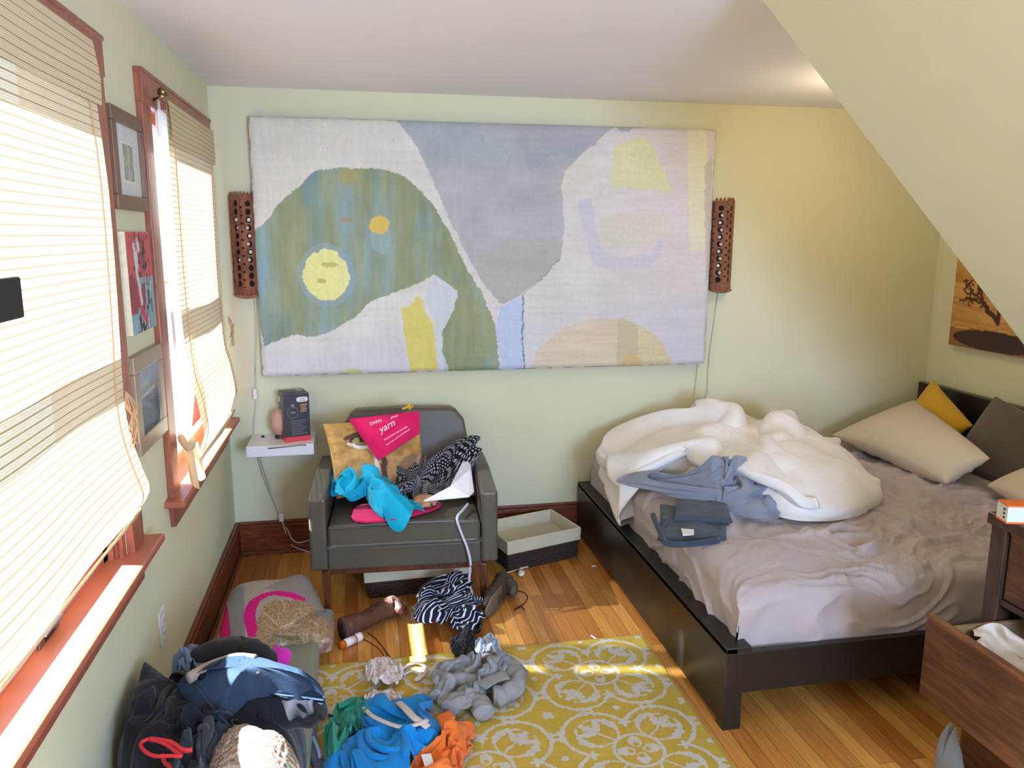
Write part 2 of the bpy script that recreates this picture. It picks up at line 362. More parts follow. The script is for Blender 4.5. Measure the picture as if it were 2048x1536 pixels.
p1=[(.066,2.125),(.074,1.99),(.082,1.76),(.077,1.45),(.072,1.26),(.079,1.17),(.099,1.08),(.115,1.02),(.104,.985),(.088,.962)]
shade('woven_shade','wide woven reed roman shade over the nearer window, cut by the left photo edge',W1[0]-.07,2.157,p1,(.10,2.09,1.19),.080)
p2=[(.050,2.125),(.050,1.99),(.048,1.72),(.048,1.47),(.058,1.19),(.080,1.08),(.096,.96),(.085,.905),(.068,.85)]
shade('woven_shade','narrower woven reed roman shade over the far window beside the corner',3.02,3.90,p2,(.075,3.885,1.20),.062)
tag(box('black_square_pad',(.084,.096,1.39,1.548,1.532,1.605),M['black'],bevel=.004),'small black square stuck on the nearer woven shade at the left photo edge','pad')
# ---------------------------------------------------------------- knotted sheer curtain in the far window
shm=sheer('sheer_cloth',(250,246,240),.55,.12)
t=thing('sheer_curtain','white sheer curtain tied in a knot at the left side of the far window','curtain',(.0,2.99,.8))
V=[];nu=60;nz=40
for j in range(nz):
    f=j/(nz-1); z=2.13-(2.13-.95)*f
    ya=3.01-.05*min(1,f*1.6)-.02*math.sin(f*3); yb=3.13+.10*f-.16*max(0,f-.86)/.14
    for i in range(nu):
        g=i/(nu-1); am=.012*(1-.5*f)
        V.append((.022+.018*f+am*math.sin(g*26+2*math.sin(f*2)),ya+(yb-ya)*g,z))
ob('curtain_panel',V,gridF(nu,nz),shm,t,smooth=True)
kn=sheer('knot_cloth',(240,216,170),.4,.02)
pts=smoothline([(.045+.020*math.cos(a),2.985+.028*math.sin(a),.93+.020*math.sin(2*a+.5)) for a in np.linspace(0,12.2,18)],3)
V,F=tube(pts,.013,8); ob('curtain_knot',V,F,kn,t,smooth=True)
V=[]
for j in range(12):
    f=j/11
    for i in range(30):
        g=i/29; V.append((.05+.02*f+.018*math.sin(g*14),2.95+.10*g-.02*f+.03*f*(g-.5),.91-.13*f-.02*f*math.sin(g*9)))
ob('curtain_tail',V,gridF(30,12),kn,t,smooth=True)
t=thing('curtain_bracket','brass curtain bracket at the top left of the far window','bracket',(.026,2.95,2.13))
V,F=tube([(.024,2.955,2.12),(.055,2.955,2.13),(.06,2.955,2.155)],.006,8);ob('arm',V,F,M['metal'],t,smooth=True)
V,F=lathe([(.004,-.02),(.014,-.014),(.018,0),(.014,.014),(.004,.02)],(.060,2.945,2.145),16,(0,1,0));ob('finial',V,F,M['metal'],t,smooth=True)
# ---------------------------------------------------------------- painted panels
def grid_panel(name,O,ux,uy,nrm,w,h,thick,nu,nv,fn,mt,parent=None,back=None,bendfn=None,solid=True):
    """slab whose front carries a colour pattern fn(X,Y)->RGB; O = lower-left of the front face"""
    X,Y=np.meshgrid(np.linspace(0,w,nu),np.linspace(0,h,nv))
    C=fn(X,Y).reshape(-1,3); O=np.array(O,float);ux=np.array(ux,float);uy=np.array(uy,float);nrm=np.array(nrm,float)
    P=O+X.ravel()[:,None]*ux+Y.ravel()[:,None]*uy
    if bendfn is not None: P=P+bendfn(X,Y).ravel()[:,None]*nrm
    F=gridF(nu,nv)
    ring=list(range(nu))+[j*nu+nu-1 for j in range(1,nv)]+[(nv-1)*nu+i for i in range(nu-2,-1,-1)]+[j*nu for j in range(nv-2,0,-1)]
    n0=len(P); cb=np.array(back if back is not None else (200,190,175),float)
    Pr=P[ring]; B=(O+X.ravel()[:,None]*ux+Y.ravel()[:,None]*uy)[ring]-thick*nrm
    P=np.vstack([P,Pr,B]); m=len(ring)
    Cb=np.tile(cb,(2*m,1)); C=np.vstack([C,Cb])
    F+= [(n0+i,n0+m+i,n0+m+(i+1)%m,n0+(i+1)%m) for i in range(m)]
    F.append(tuple(n0+m+i for i in range(m)))
    return ob(name,P,F,mt,parent,smooth=False,colors=C)
PO=[(0.175,4.107,0.967)][0]
def P2(s): return [(p[0]-.187,p[2]-.966) for p in s]
def lay(C,mask,col,a=1.0):
    col=np.array(col,float); C[mask]=C[mask]*(1-a)+col*a if col.ndim==1 else C[mask]*(1-a)+col[mask]*a
def painting(X,Y):
    nx=X+.004*vnoise(X*40,Y*40,1)+.003*vnoise(X*110,Y*110,2)+.005*vnoise(X*12,Y*12,11); ny=Y+.004*vnoise(X*40,Y*40,3)+.003*vnoise(X*110,Y*110,4)+.005*vnoise(X*12,Y*12,12)
    C=np.zeros(X.shape+(3,)); C[:]=(220,212,200)
    st=vnoise(X*4,Y*60,5)*3+fbm(X*6,Y*6,6)*7
    C+=st[...,None]
    q=np.clip((nx-1.4)/.8,0,1)[...,None]; C=C*(1-q)+np.array((212,202,200))*q+st[...,None]*.5
    b=np.clip((.45-ny)/.4,0,1)[...,None]*.6; C=C*(1-b)+np.array((204,202,210))*b
    cr=np.clip((ny-.75)/.4,0,1)*np.clip((.8-nx)/.5,0,1); C=C*(1-cr[...,None]*.5)+np.array((212,206,190))*cr[...,None]*.5
    inp=lambda s:inpoly(nx,ny,P2(s))
    # grey mauve shape
    g=inp([(0.879,4.107,2.244),(1.410,4.107,2.250),(2.024,4.107,2.242),(1.978,4.107,2.211),(1.912,4.107,2.145),(1.806,4.107,2.057),(1.748,4.107,1.998),(1.739,4.107,1.910),(1.752,4.107,1.756),(1.739,4.107,1.562),(1.639,4.107,1.457),(1.491,4.107,1.340),(1.418,4.107,1.325),(1.344,4.107,1.394),(1.252,4.107,1.550),(1.163,4.107,1.728),(1.077,4.107,1.926),(1.028,4.107,2.047),(0.956,4.107,2.161)])
    gc=np.zeros_like(C);gc[:]=(184,176,176); s=np.clip((ny-1.0)/.12,0,1)[...,None]; gc=gc*(1-s)+np.array((170,174,172))*s
    gc+=(fbm(X*9,Y*9,21)*10)[...,None]; lay(C,g,gc)
    bl=g&(fbm(X*5,Y*9,24)*.16+ny>1.09)&(nx+fbm(X*9,Y*5,26)*.25>1.30); lay(C,bl,(160,162,170),.7)
    pk=np.clip(fbm(X*3.5,Y*4,27)*1.6,0,1)*g; C=C*(1-.35*pk[...,None])+np.array((194,178,172))*(.35*pk[...,None])
    o=g&(ny+fbm(X*6,Y*6,25)*.1<.70)&(nx>1.1); lay(C,o,(176,174,162),.6)
    # green shape
    gr=inp([(0.179,4.107,1.694),(0.228,4.107,1.728),(0.264,4.107,1.752),(0.296,4.107,1.815),(0.353,4.107,1.873),(0.414,4.107,1.912),(0.459,4.107,1.960),(0.494,4.107,1.989),(0.634,4.107,2.001),(0.816,4.107,1.999),(0.914,4.107,1.967),(1.013,4.107,1.888),(1.075,4.107,1.822),(1.150,4.107,1.690),(1.213,4.107,1.550),(1.265,4.107,1.457),(1.317,4.107,1.369),(1.357,4.107,1.284),(1.389,4.107,1.177),(1.413,4.107,0.961),(1.115,4.107,0.965),(1.100,4.107,1.083),(1.099,4.107,1.175),(1.171,4.107,1.292),(1.191,4.107,1.391),(1.065,4.107,1.479),(1.018,4.107,1.449),(0.889,4.107,1.399),(0.722,4.107,1.337),(0.688,4.107,1.294),(0.631,4.107,1.244),(0.542,4.107,1.199),(0.459,4.107,1.170),(0.356,4.107,1.183),(0.281,4.107,1.149),(0.202,4.107,1.120),(0.176,4.107,1.257)])
    v=np.clip(fbm(X*11,Y*1.6,31)*1.3+.45-(nx-.1)*.55,0,1)[...,None]
    gcol=np.array((146,152,112))*(1-v)+np.array((140,165,172))*v+(fbm(X*30,Y*5,32)*12)[...,None]
    v2=np.clip(fbm(X*6,Y*3,33)*1.6-.1,0,1)[...,None]; gcol=gcol*(1-v2*.5)+np.array((168,166,110))*v2*.5
    bb=np.clip(fbm(X*7,Y*4,35)*2-.5,0,1)[...,None]*.5;gcol=gcol*(1-bb)+np.array((100,135,150))*bb
    lay(C,gr,gcol)
    def ell(u,v_,a,b_): 
        c=((u-653)/391+.338,0); return None
    def E(c,rx,ry): return ((nx-c[0])/rx)**2+((ny-c[1])/ry)**2
    c1=P2([(0.524,4.107,1.475)])[0]; e=E(c1,.115,.128); lay(C,(e<1.5)&gr,(150,168,190),.55); lay(C,e<1,(230,226,150))
    lay(C,(E((c1[0]+.02,c1[1]+.055),.045,.012)<1)|(E((c1[0]-.025,c1[1]-.03),.022,.012)<1),(188,176,96),.8)
    c2=P2([(0.802,4.107,1.657)])[0]; lay(C,E(c2,.052,.078)<1,(152,172,166))
    c2=P2([(0.796,4.107,1.728)])[0]; lay(C,E(c2,.048,.045)<1,(222,188,92))
    c2=P2([(0.649,4.107,1.963)])[0]; lay(C,(E(c2,.05,.04)<1)&gr,(180,166,100),.6)
    c2=P2([(0.632,4.107,1.750)])[0]; lay(C,E(c2,.03,.012)<1,(186,140,84),.6)
    lay(C,inp([(0.894,4.107,1.301),(0.943,4.107,1.326),(0.970,4.107,1.372),(1.006,4.107,1.351),(1.010,4.107,1.294),(1.055,4.107,1.221),(1.069,4.107,1.083),(1.083,4.107,0.960),(0.941,4.107,0.959),(0.913,4.107,1.113)])&(ny>.01),(220,204,110))
    c3=P2([(0.637,4.107,0.958)])[0]; lay(C,E(c3,.06,.045)<1,(208,202,156))
    lay(C,inp([(1.416,4.107,1.309),(1.534,4.107,1.355),(1.545,4.107,0.957),(1.427,4.107,0.961),(1.383,4.107,1.209)]),(190,200,222))
    lay(C,inp([(1.065,4.107,1.479),(1.191,4.107,1.391),(1.171,4.107,1.292),(1.099,4.107,1.175),(1.100,4.107,1.083),(1.141,4.107,0.958),(1.083,4.107,0.960),(1.071,4.107,1.215),(1.016,4.107,1.346)]),(204,208,212),.8)
    c4=P2([(1.983,4.107,0.950)])[0]; ar=E(c4,.395,.285); hh=(ar<1)&(ny<c4[1]+.5)
    ac=np.zeros_like(C);ac[:]=(218,198,174);sv=np.clip((nx-c4[0]+.05)/.3,0,1)[...,None];ac=ac*(1-sv)+np.array((214,198,160))*sv+(vnoise(X*6,Y*70,41)*5)[...,None]
    lay(C,hh,ac); lay(C,hh&(abs(nx-c4[0]-.14)<.06),(190,178,140),.6); lay(C,hh&(E((c4[0]+.17,c4[1]+.03),.06,.05)<1),(222,176,116),.6)
    lay(C,inp([(2.005,4.107,2.137),(2.108,4.107,2.174),(2.190,4.107,2.187),(2.266,4.107,2.084),(2.352,4.107,1.907),(2.222,4.107,1.916),(2.005,4.107,1.934)]),(214,214,158),.85)
    lay(C,inp([(2.422,4.107,2.238),(2.530,4.107,2.241),(2.557,4.107,1.600),(2.458,4.107,1.600)]),(222,216,180),.8)
    lay(C,inp([(2.522,4.107,2.050),(2.566,4.107,2.103),(2.589,4.107,1.437),(2.566,4.107,1.437)]),(186,178,168),.7)
    lay(C,inp([(1.826,4.107,1.855),(1.902,4.107,1.866),(1.927,4.107,1.732),(1.953,4.107,1.601),(2.066,4.107,1.558),(2.235,4.107,1.569),(2.305,4.107,1.680),(2.298,4.107,1.574),(2.237,4.107,1.510),(2.039,4.107,1.495),(1.916,4.107,1.522),(1.862,4.107,1.679)]),(198,192,208),.55)
    lay(C,inp([(1.937,4.107,1.768),(2.059,4.107,1.795),(2.227,4.107,1.775),(2.323,4.107,1.792),(2.311,4.107,1.680),(2.233,4.107,1.622),(2.063,4.107,1.638),(1.963,4.107,1.617)]),(212,204,184),.6)
    lay(C,inp([(1.748,4.107,1.998),(1.833,4.107,2.063),(1.913,4.107,2.115),(1.836,4.107,1.911),(1.745,4.107,1.859)]),(214,208,190),.6)
    lay(C,inp([(2.024,4.107,2.242),(2.127,4.107,2.240),(2.101,4.107,2.209),(2.046,4.107,2.213)]),(170,174,172))
    ln=segdist(nx,ny,P2([(1.534,4.107,1.361),(1.530,4.107,1.180),(1.542,4.107,0.957)])); lay(C,ln<.004,(110,112,118),.8)
    ln=segdist(nx,ny,P2([(1.739,4.107,1.562),(1.639,4.107,1.457),(1.539,4.107,1.366)])); lay(C,ln<.0025,(130,124,124),.7)
    br=fbm(X*5+2*fbm(X*2,Y*2,60),Y*14,61)*4+vnoise(X*9,Y*90,62)*2.5*(nx>1.1)+vnoise(X*70,Y*8,63)*3*(nx<1.1); C=C+br[...,None]
    sp=vnoise(X*160,Y*160,77); lay(C,sp>.93,(120,118,118),.25)
    ed=np.minimum(np.minimum(X,2.4-X),np.minimum(Y,1.27-Y)); lay(C,(ed<.006)&(fbm(X*20,Y*20,80)>.0),(140,128,118),.6)
    return C
pm=vmat('oil_paint',.55,.03,40,.25,90,.3)
bx=lambda X,Y:.003*fbm(X*3,Y*3,90)-.012*np.clip(1-np.minimum(np.minimum(X,2.4-X),np.minimum(Y,1.27-Y))/.03,0,1)**2
tag(grid_panel('abstract_painting',(.187,D-.06,.966),(1,0,0),(0,0,1),(0,-1,0),2.4,1.268,.05,601,318,painting,pm,back=(160,140,120),bendfn=bx),'huge abstract painting with green and grey shapes on the back wall','painting')
# ---------------------------------------------------------------- left wall pictures
def framed(name,label,y0,y1,z0,z1,fw,fm,fn,x=.0,depth=.022):
    t=thing(name,label,'picture',(x,(y0+y1)/2,z0))
    boxes('frame',[(x,x+depth,y0,y1,z0,z0+fw),(x,x+depth,y0,y1,z1-fw,z1),(x,x+depth,y0,y0+fw,z0+fw,z1-fw),(x,x+depth,y1-fw,y1,z0+fw,z1-fw)],fm,t,bevel=.003)
    a=grid_panel('print',(x+.012,y0+fw,z0+fw),(0,1,0),(0,0,1),(1,0,0),y1-y0-2*fw,z1-z0-2*fw,.006,60,60,fn,vmat(name+'_print',.5),t)
    box('glass_pane',(x+.019,x+.021,y0+fw,y1-fw,z0+fw,z1-fw),M['glass'],t,bevel=0)
    return t
def photo_fn(X,Y):
    C=np.zeros(X.shape+(3,));C[:]=(214,214,212); w=X.max();h=Y.max()
    m=(abs(X-w*.5)<w*.22)&(abs(Y-h*.47)<h*.26); C[m]=(150,150,138); q=m&(fbm(X*40,Y*30,3)>.05);C[q]=(186,180,164)
    m2=((abs(X-w*.5)<w*.25)&(abs(Y-h*.47)<h*.29))&~m; C[m2]=(232,230,226); return C
framed('framed_photograph','brown framed small photo in a wide white mat, topmost of the three between the windows',2.474,2.806,1.75,2.038,.042,M['frame'],photo_fn,depth=.02)
def land_fn(X,Y):
    C=np.zeros(X.shape+(3,));h=Y.max();w=X.max(); C[:]=(150,166,180)
    C[Y<h*.70]=(150,146,150);C[Y<h*.55]=(112,122,132);C[(Y<h*.45)]=(96,112,128); C+= (fbm(X*30,Y*40,8)*16)[...,None]
    l=segdist(X,Y,[(w*.15,h*.56),(w*.8,h*.62)]);C[l<.004]=(190,192,196); return C
framed('framed_landscape','light brown framed bluish landscape print, lowest of the three between the windows',2.475,2.82,1.015,1.318,.052,mat('pale_frame_wood',(150,128,108),.35,noise=.08),land_fn)
def fig_fn(X,Y):
    w=X.max();h=Y.max();C=np.zeros(X.shape+(3,));C[:]=(140,170,178)
    C[(Y>h*.55)|((X<w*.4)&(Y>h*.42))]=(196,92,96); C+=(fbm(X*18,Y*18,5)*10)[...,None]
    q=fbm(X*16+3,Y*9,7)
    C[(abs(q)<.06)&(abs(X-w*.55)<w*.33)]=(70,62,70)
    C[(q>.22)&(abs(X-w*.6)<w*.3)]=(206,200,200); C[(q<-.3)&(Y<h*.7)&(Y>h*.2)]=(150,72,80)
    d=segdist(X,Y,[(w*.35,h*.42),(w*.42,h*.22),(w*.6,h*.1)]);C[d<.014]=(200,70,90)
    d=segdist(X,Y,[(w*.3,h*.86),(w*.34,h*.6),(w*.45,h*.3)]);C[d<.012]=(205,205,200); return C
tag(grid_panel('canvas_picture',(.030,2.465,1.385),(0,1,0),(0,0,1),(1,0,0),.275,.30,.028,70,70,fig_fn,vmat('canvas_paint',.6),back=(206,196,172)),'small unframed red and blue canvas, middle one of the three between the windows','picture')
t=thing('wall_outlet','white wall outlet low on the left wall below the windows','outlet',(0,2.61,.33))
box('cover_plate',(0,.006,2.575,2.647,.335,.455),M['plastic'],t,bevel=.002)
for z in (.365,.41):
    s=box('socket',(.006,.009,2.592,2.63,z-.012,z+.02),M['white'],t,bevel=.002)
    boxes('slot',[(.009,.0095,2.602,2.604,z,z+.01),(.009,.0095,2.618,2.62,z,z+.01)],M['black'],s,bevel=0)
# ---------------------------------------------------------------- carved wall sconces
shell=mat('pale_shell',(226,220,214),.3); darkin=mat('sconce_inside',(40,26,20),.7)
def sconce(label,xa,lit,yaw):
    z0,z1=1.383,1.865; x0=xa;x1=xa+.122;xm=(x0+x1)/2
    t=thing('carved_wall_sconce',label,'sconce',(xm,D,z0)); n=11
    V=[];F=[];inner=[]
    yb=D-.03;yf=D-.082
    for (xa_,ya_,xb_,yb_) in ((x0,yb,xm,yf),(xm,yf,x1,yb)):
        ux=np.array((xb_-xa_,yb_-ya_,0.));wd=np.linalg.norm(ux);ux/=wd; nr=np.cross(ux,(0,0,1))
        cell=(z1-z0-.055)/n
        for k in range(n):
            zc=z0+.035+cell*(k+.5); c=np.array(((xa_+xb_)/2,(ya_+yb_)/2,zc)); o=len(V); N_=20
            for q in range(N_):
                a=2*math.pi*q/N_; ca,sa=math.cos(a),math.sin(a); s=1/max(abs(ca),abs(sa))
                V.append(c+ux*ca*s*wd/2+np.array((0,0,1))*sa*s*cell/2)
            for rr,dp in ((.0165,0),(.0165,-.010)):
                for q in range(N_):
                    a=2*math.pi*q/N_; V.append(c+ux*math.cos(a)*rr+np.array((0,0,1))*math.sin(a)*rr*.95+nr*dp)
            for q in range(N_):
                q2=(q+1)%N_; F.append((o+q,o+q2,o+N_+q2,o+N_+q)); F.append((o+N_+q,o+N_+q2,o+2*N_+q2,o+2*N_+q))
            inner.append((c-nr*.016,ux,nr,k,0 if xa_==x0 else 1))
        for za,zb in ((z0+.035-.035,z0+.035),(z1-.02,z1)):
            o=len(V);V+=[np.array((xa_,ya_,za)),np.array((xb_,yb_,za)),np.array((xb_,yb_,zb)),np.array((xa_,ya_,zb))];F.append((o,o+1,o+2,o+3))
    for xs in (x0,x1):
        o=len(V);V+=[np.array((xs,yb,z0)),np.array((xs,D-.004,z0)),np.array((xs,D-.004,z1)),np.array((xs,yb,z1))];F.append((o,o+1,o+2,o+3))
    for zz in (z0,z1):
        o=len(V);V+=[np.array(p) for p in ((x0,D-.004,zz),(x0,yb,zz),(xm,yf,zz),(x1,yb,zz),(x1,D-.004,zz))];F.append((o,o+1,o+2,o+3,o+4))
    ob('body',V,F,M['sconce'],t)
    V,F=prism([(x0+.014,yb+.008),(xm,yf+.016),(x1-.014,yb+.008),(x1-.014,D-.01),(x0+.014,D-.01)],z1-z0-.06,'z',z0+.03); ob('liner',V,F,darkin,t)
    V,F=prism([(xm+.06*math.cos(a),z0-.02-.0*a+.02*(1+math.sin(a))) for a in np.linspace(math.pi,2*math.pi,9)],.055,'y',yf+.022);
    ob('base_cap',V,F,M['sconce'],t,bevel=.003)
    sp=[]
    for k in range(7):
        xx=x0+.012+k*(x1-x0-.024)/6; yy=yb-(yb-yf)*(1-abs(xx-xm)/(xm-x0))+.006
        sp.append(lathe([(.006,0),(.007,.006),(.001,.018)],(xx,yy,z1),8))
    V,F=multi(*sp); ob('crown_points',V,F,M['sconce'],t)
    for c,ux,nr,k,side in inner:
        if (side,k) in lit:
            V,F=lathe([(.001,-.004),(.008,-.003),(.0105,0),(.008,.005),(.001,.007)],c+ux*(.006 if (side+k)%2 else -.005)+nr*.006,12,nr); ob('shell_disc',V,F,shell,t,smooth=True)
    return t
sconce('brown carved wooden sconce left of the big painting',.072,{(0,8),(0,7),(0,3),(1,8),(1,7),(1,6),(1,5),(1,4),(1,3)},0)
sconce('brown carved wooden sconce right of the big painting',2.606,{(0,k) for k in range(1,10)},0)
def cord(name,pts,label,mt,r=.003,extra=None,cat='cord'):
    V,F=tube(smoothline(pts,8),r,8)
    if extra:
        t=thing(name,label,cat,pts[-1]); ob('cable',V,F,mt,t,smooth=True)
        for nm,b in extra: box(nm,b,M['plastic'],t,bevel=.004)
        return t
    o=ob(name,V,F,mt,smooth=True); return tag(o,label,cat)
cwh=mat('cord_white',(214,206,190),.5)
cord('lamp_cord',[(.166,4.15,1.37),(.160,4.158,1.2),(.146,4.158,1.0),(.140,4.158,.84),(.125,4.158,.72),(.125,4.15,.662)],'white cord with inline switch hanging below the left sconce',cwh,.0028,[('inline_switch',(.131,.151,4.138,4.16,.845,.90))])
cord('lamp_cord',[(2.665,4.15,1.375),(2.652,4.16,1.2),(2.632,4.16,.98),(2.628,4.158,.8),(2.60,4.155,.66),(2.55,4.15,.5),(2.55,4.12,.33)],'white cord with inline switch hanging below the right sconce behind the bed',cwh,.0028,[('inline_switch',(2.618,2.640,4.14,4.16,.705,.765))])
cord('power_cord',[(2.565,4.158,.97),(2.553,4.158,.80),(2.545,4.158,.62),(2.54,4.158,.40)],'thin yellowish cord behind the bed under the painting right end',mat('cord_yellow',(200,190,130),.5),.002)
cord('power_cord',[(0.136,4.140,0.564),(0.166,4.140,0.413),(0.232,4.140,0.216),(0.266,4.140,0.130)]+[(0.329,3.976,0.120)]+[(.46,4.09,.10),(.56,4.06,.05)],'white cord with a plug curving from the shelf down behind the chair',cwh,.003,[('plug',(.228,.252,4.115,4.15,.185,.225))])
cord('power_cord',[(0.145,4.130,0.566),(0.190,4.130,0.374),(0.243,4.130,0.177)]+[(0.273,4.162,0.050),(0.332,4.060,0.050)]+[(.50,4.0,.012),(.62,4.0,.008)],'second white cord looping below the shelf near the floor behind chair',cwh,.003)
# ---------------------------------------------------------------- generic soft shapes
def resample(P,N):
    P=np.array(P,float); Q=np.vstack([P,P[:1]]); d=np.r_[0,np.cumsum(np.linalg.norm(np.diff(Q,axis=0),axis=1))]
    t=np.linspace(0,d[-1],N,endpoint=False); return np.stack([np.interp(t,d,Q[:,k]) for k in range(3)],1)
def heap(outline,h,seed,centre=None,dirs=((20,9,.3),(80,14,.2)),N=128,R=30,rim=.010,lumps=(),folds=(),wob=.006,prof=2.4,patscale=1,patwarp=.5,hem=True,paint=None,up=(0,0,1),low=.4,fa=.022,lean=.8,ze=2.0):
    """crumpled cloth: rings from a centre to a 3-D outline, raised by h and by ridged folds; returns V,F,uv,colours"""
    O=np.array(smoothline(outline,8,True)); O=resample(O,N)
    c=np.array(centre,float) if centre is not None else O.mean(0)
    a=np.arange(N)/N*2*math.pi
    wv=vnoise(np.cos(a)*4+seed,np.sin(a)*4,seed)*wob+vnoise(np.cos(a)*11+seed,np.sin(a)*11,seed+5)*wob*.6
    dr=O-c; ln=np.linalg.norm(dr[:,:2],axis=1)[:,None]+1e-6; O=O+dr/ln*wv[:,None]
    rs=np.linspace(0,1,R)**.85; V=[];r_=[]
    for r in rs:
        q=c+(O-c)*r; q[:,2]=c[2]+(O[:,2]-c[2])*r**ze; V.append(q); r_.append(np.full(N,r))
    V=np.vstack(V);r_=np.concatenate(r_)
    X,Y=V[:,0],V[:,1]+V[:,2]*.0
    Yf=Y-(V[:,2]-c[2])*.8
    lowf=fbm(X*5+seed,Y*5,seed+1,2)
    H=h*np.clip(1-r_**prof,0,1)**.55*(1+low*lowf*1.6)
    f=0; sc=np.clip((1-r_)*5,0.25,1); LX=0;LY=0
    wx=fbm(X*5+seed,Yf*5,seed+2,2)*.075; wy=fbm(X*5,Yf*5+seed,seed+3,2)*.075
    for k,(ang,fr,am) in enumerate(dirs):
        ca,sa=math.cos(rad(ang)),math.sin(rad(ang)); u=(X+wx)*ca+(Yf+wy)*sa; v=-(X+wx)*sa+(Yf+wy)*ca
        n=vnoise(u*fr*.25+seed*1.3,v*fr,seed+10+k); tent=1-np.minimum(1,np.sqrt(n*n+.002)*1.9); rd=tent**1.25
        g=rd*am*(.55+.45*vnoise(X*8,Yf*8,seed+20+k)); f=f+g; LX=LX-sa*g;LY=LY+ca*g
    nf=fbm(X*42+wx*300,Yf*42+wy*300,seed+30,2)*.10
    H=H+(f+nf)*fa*sc
    V=V+np.stack([LX,LY,LX*0],1)*(fa*lean*sc)[:,None]
    for (lx,ly,lh,ls) in lumps: H=H+lh*np.exp(-((X-lx)**2+(Y-ly)**2)/(2*ls*ls))*np.clip((1-r_)*5,0,1)
    for pl,fh,fw in folds:
        d=segdist(X,Y,[p[:2] for p in pl]); H=H+fh*np.exp(-(d/fw)**1.5)*np.clip((1-r_)*8,0,1)
    H=H+rim
    up=np.array(up,float);up/=np.linalg.norm(up)
    P=V+H[:,None]*up
    if O[:,0].min()<.25: P[:,0]=np.maximum(P[:,0],.036)
    # bulge outward a little above the rim so that edges roll under
    k2=(R-1)*N; tuck=c+(V[k2:]-c)*.975; tuck=tuck+up*.0015
    tuck[:,0]=np.maximum(tuck[:,0],.036)
    P=np.vstack([P,tuck]); 
    F=[]
    for j in range(R):
        for i in range(N):
            F.append((j*N+i,j*N+(i+1)%N,(j+1)*N+(i+1)%N,(j+1)*N+i))
    F.append(tuple(range(R*N,(R+1)*N))[::-1])
    Pu=P[:,0]+patwarp*(fbm(P[:,0]*5+seed,P[:,1]*5,seed+40,2))*.2+P[:,2]*.4; Pv=P[:,1]+patwarp*fbm(P[:,0]*5,P[:,1]*5+seed,seed+41,2)*.2+P[:,2]*.4
    if patscale!=1: pass
    uv=np.stack([Pu,Pv],1)
    col=paint(P,Pu,Pv,np.r_[r_,np.ones(N)]) if paint else None
    return P,F,uv,col
def cloth(name,label,cat,mt,outline,h,seed,parent=None,group=None,sub=1,**k):
    P,F,uv,col=heap(outline,h,seed,**k)
    o=ob(name,P,F,mt,parent,smooth=True,uv=uv,colors=col,sub=sub)
    if parent is None: tag(o,label,cat,group)
    return o
def pillow(A,B,C,Dd,th,seed=1,n=26,puff=.4,crease=.004,colfn=None,both=True):
    """cushion between four 3-D corners; thickness th, pinched corners"""
    A,B,C,Dd=[np.array(p,float) for p in (A,B,C,Dd)]
    nr=np.cross(B-A,Dd-A);nr/=np.linalg.norm(nr)
    V=[];cols=[]
    S,T=np.meshgrid(np.linspace(0,1,n),np.linspace(0,1,n)); s=S.ravel();t=T.ravel()
    e=.022
    # sides curve inward between the corners
    s2=s+e*np.sin(np.pi*t)*(1-2*s)*1.0*np.abs(1-2*s)**2; t2=t+e*np.sin(np.pi*s)*(1-2*t)*np.abs(1-2*t)**2
    P=(1-s2)[:,None]*((1-t2)[:,None]*A+t2[:,None]*Dd)+s2[:,None]*((1-t2)[:,None]*B+t2[:,None]*C)
    q=(np.clip(np.sin(np.pi*s),0,1)*np.clip(np.sin(np.pi*t),0,1))
    prof=q**puff
    Ls=np.linalg.norm(B-A);Lt=np.linalg.norm(Dd-A)
    wr=vnoise(s*Ls*14+seed,t*Lt*14,seed)*crease+crease*1.6*np.clip(1-np.abs(vnoise(s*Ls*9+seed,t*Lt*22,seed+4))*3,0,1)*(1-prof*.6)
    top=P+nr*(th*.5*prof+wr*np.clip(q*8,0,1))[:,None]; bot=P-nr*(th*.5*prof)[:,None]
    V=np.vstack([top,bot]); F=gridF(n,n)+gridF(n,n,n*n,True)
    ring=list(range(n))+[j*n+n-1 for j in range(1,n)]+[(n-1)*n+i for i in range(n-2,-1,-1)]+[j*n for j in range(n-2,0,-1)]
    # weld the rims by giving the back the same rim points
    rs=set(ring); F2=[]
    mp={i+n*n:i for i in ring}
    for f in F: F2.append(tuple(mp.get(i,i) for i in f))
    col=None
    if colfn is not None:
        c=colfn(s,t); col=np.vstack([c,c])
    used=sorted({i for f in F2 for i in f}); ix={u:k for k,u in enumerate(used)}
    V=V[used]; F2=[tuple(ix[i] for i in f) for f in F2]
    if col is not None: col=col[used]
    return V,F2,col
def put_pillow(name,label,cat,mt,c4,th,parent=None,**k):
    V,F,col=pillow(*c4,th,**k); o=ob(name,V,F,mt,parent,smooth=True,colors=col,sub=1)
    if parent is None: tag(o,label,cat)
    return o
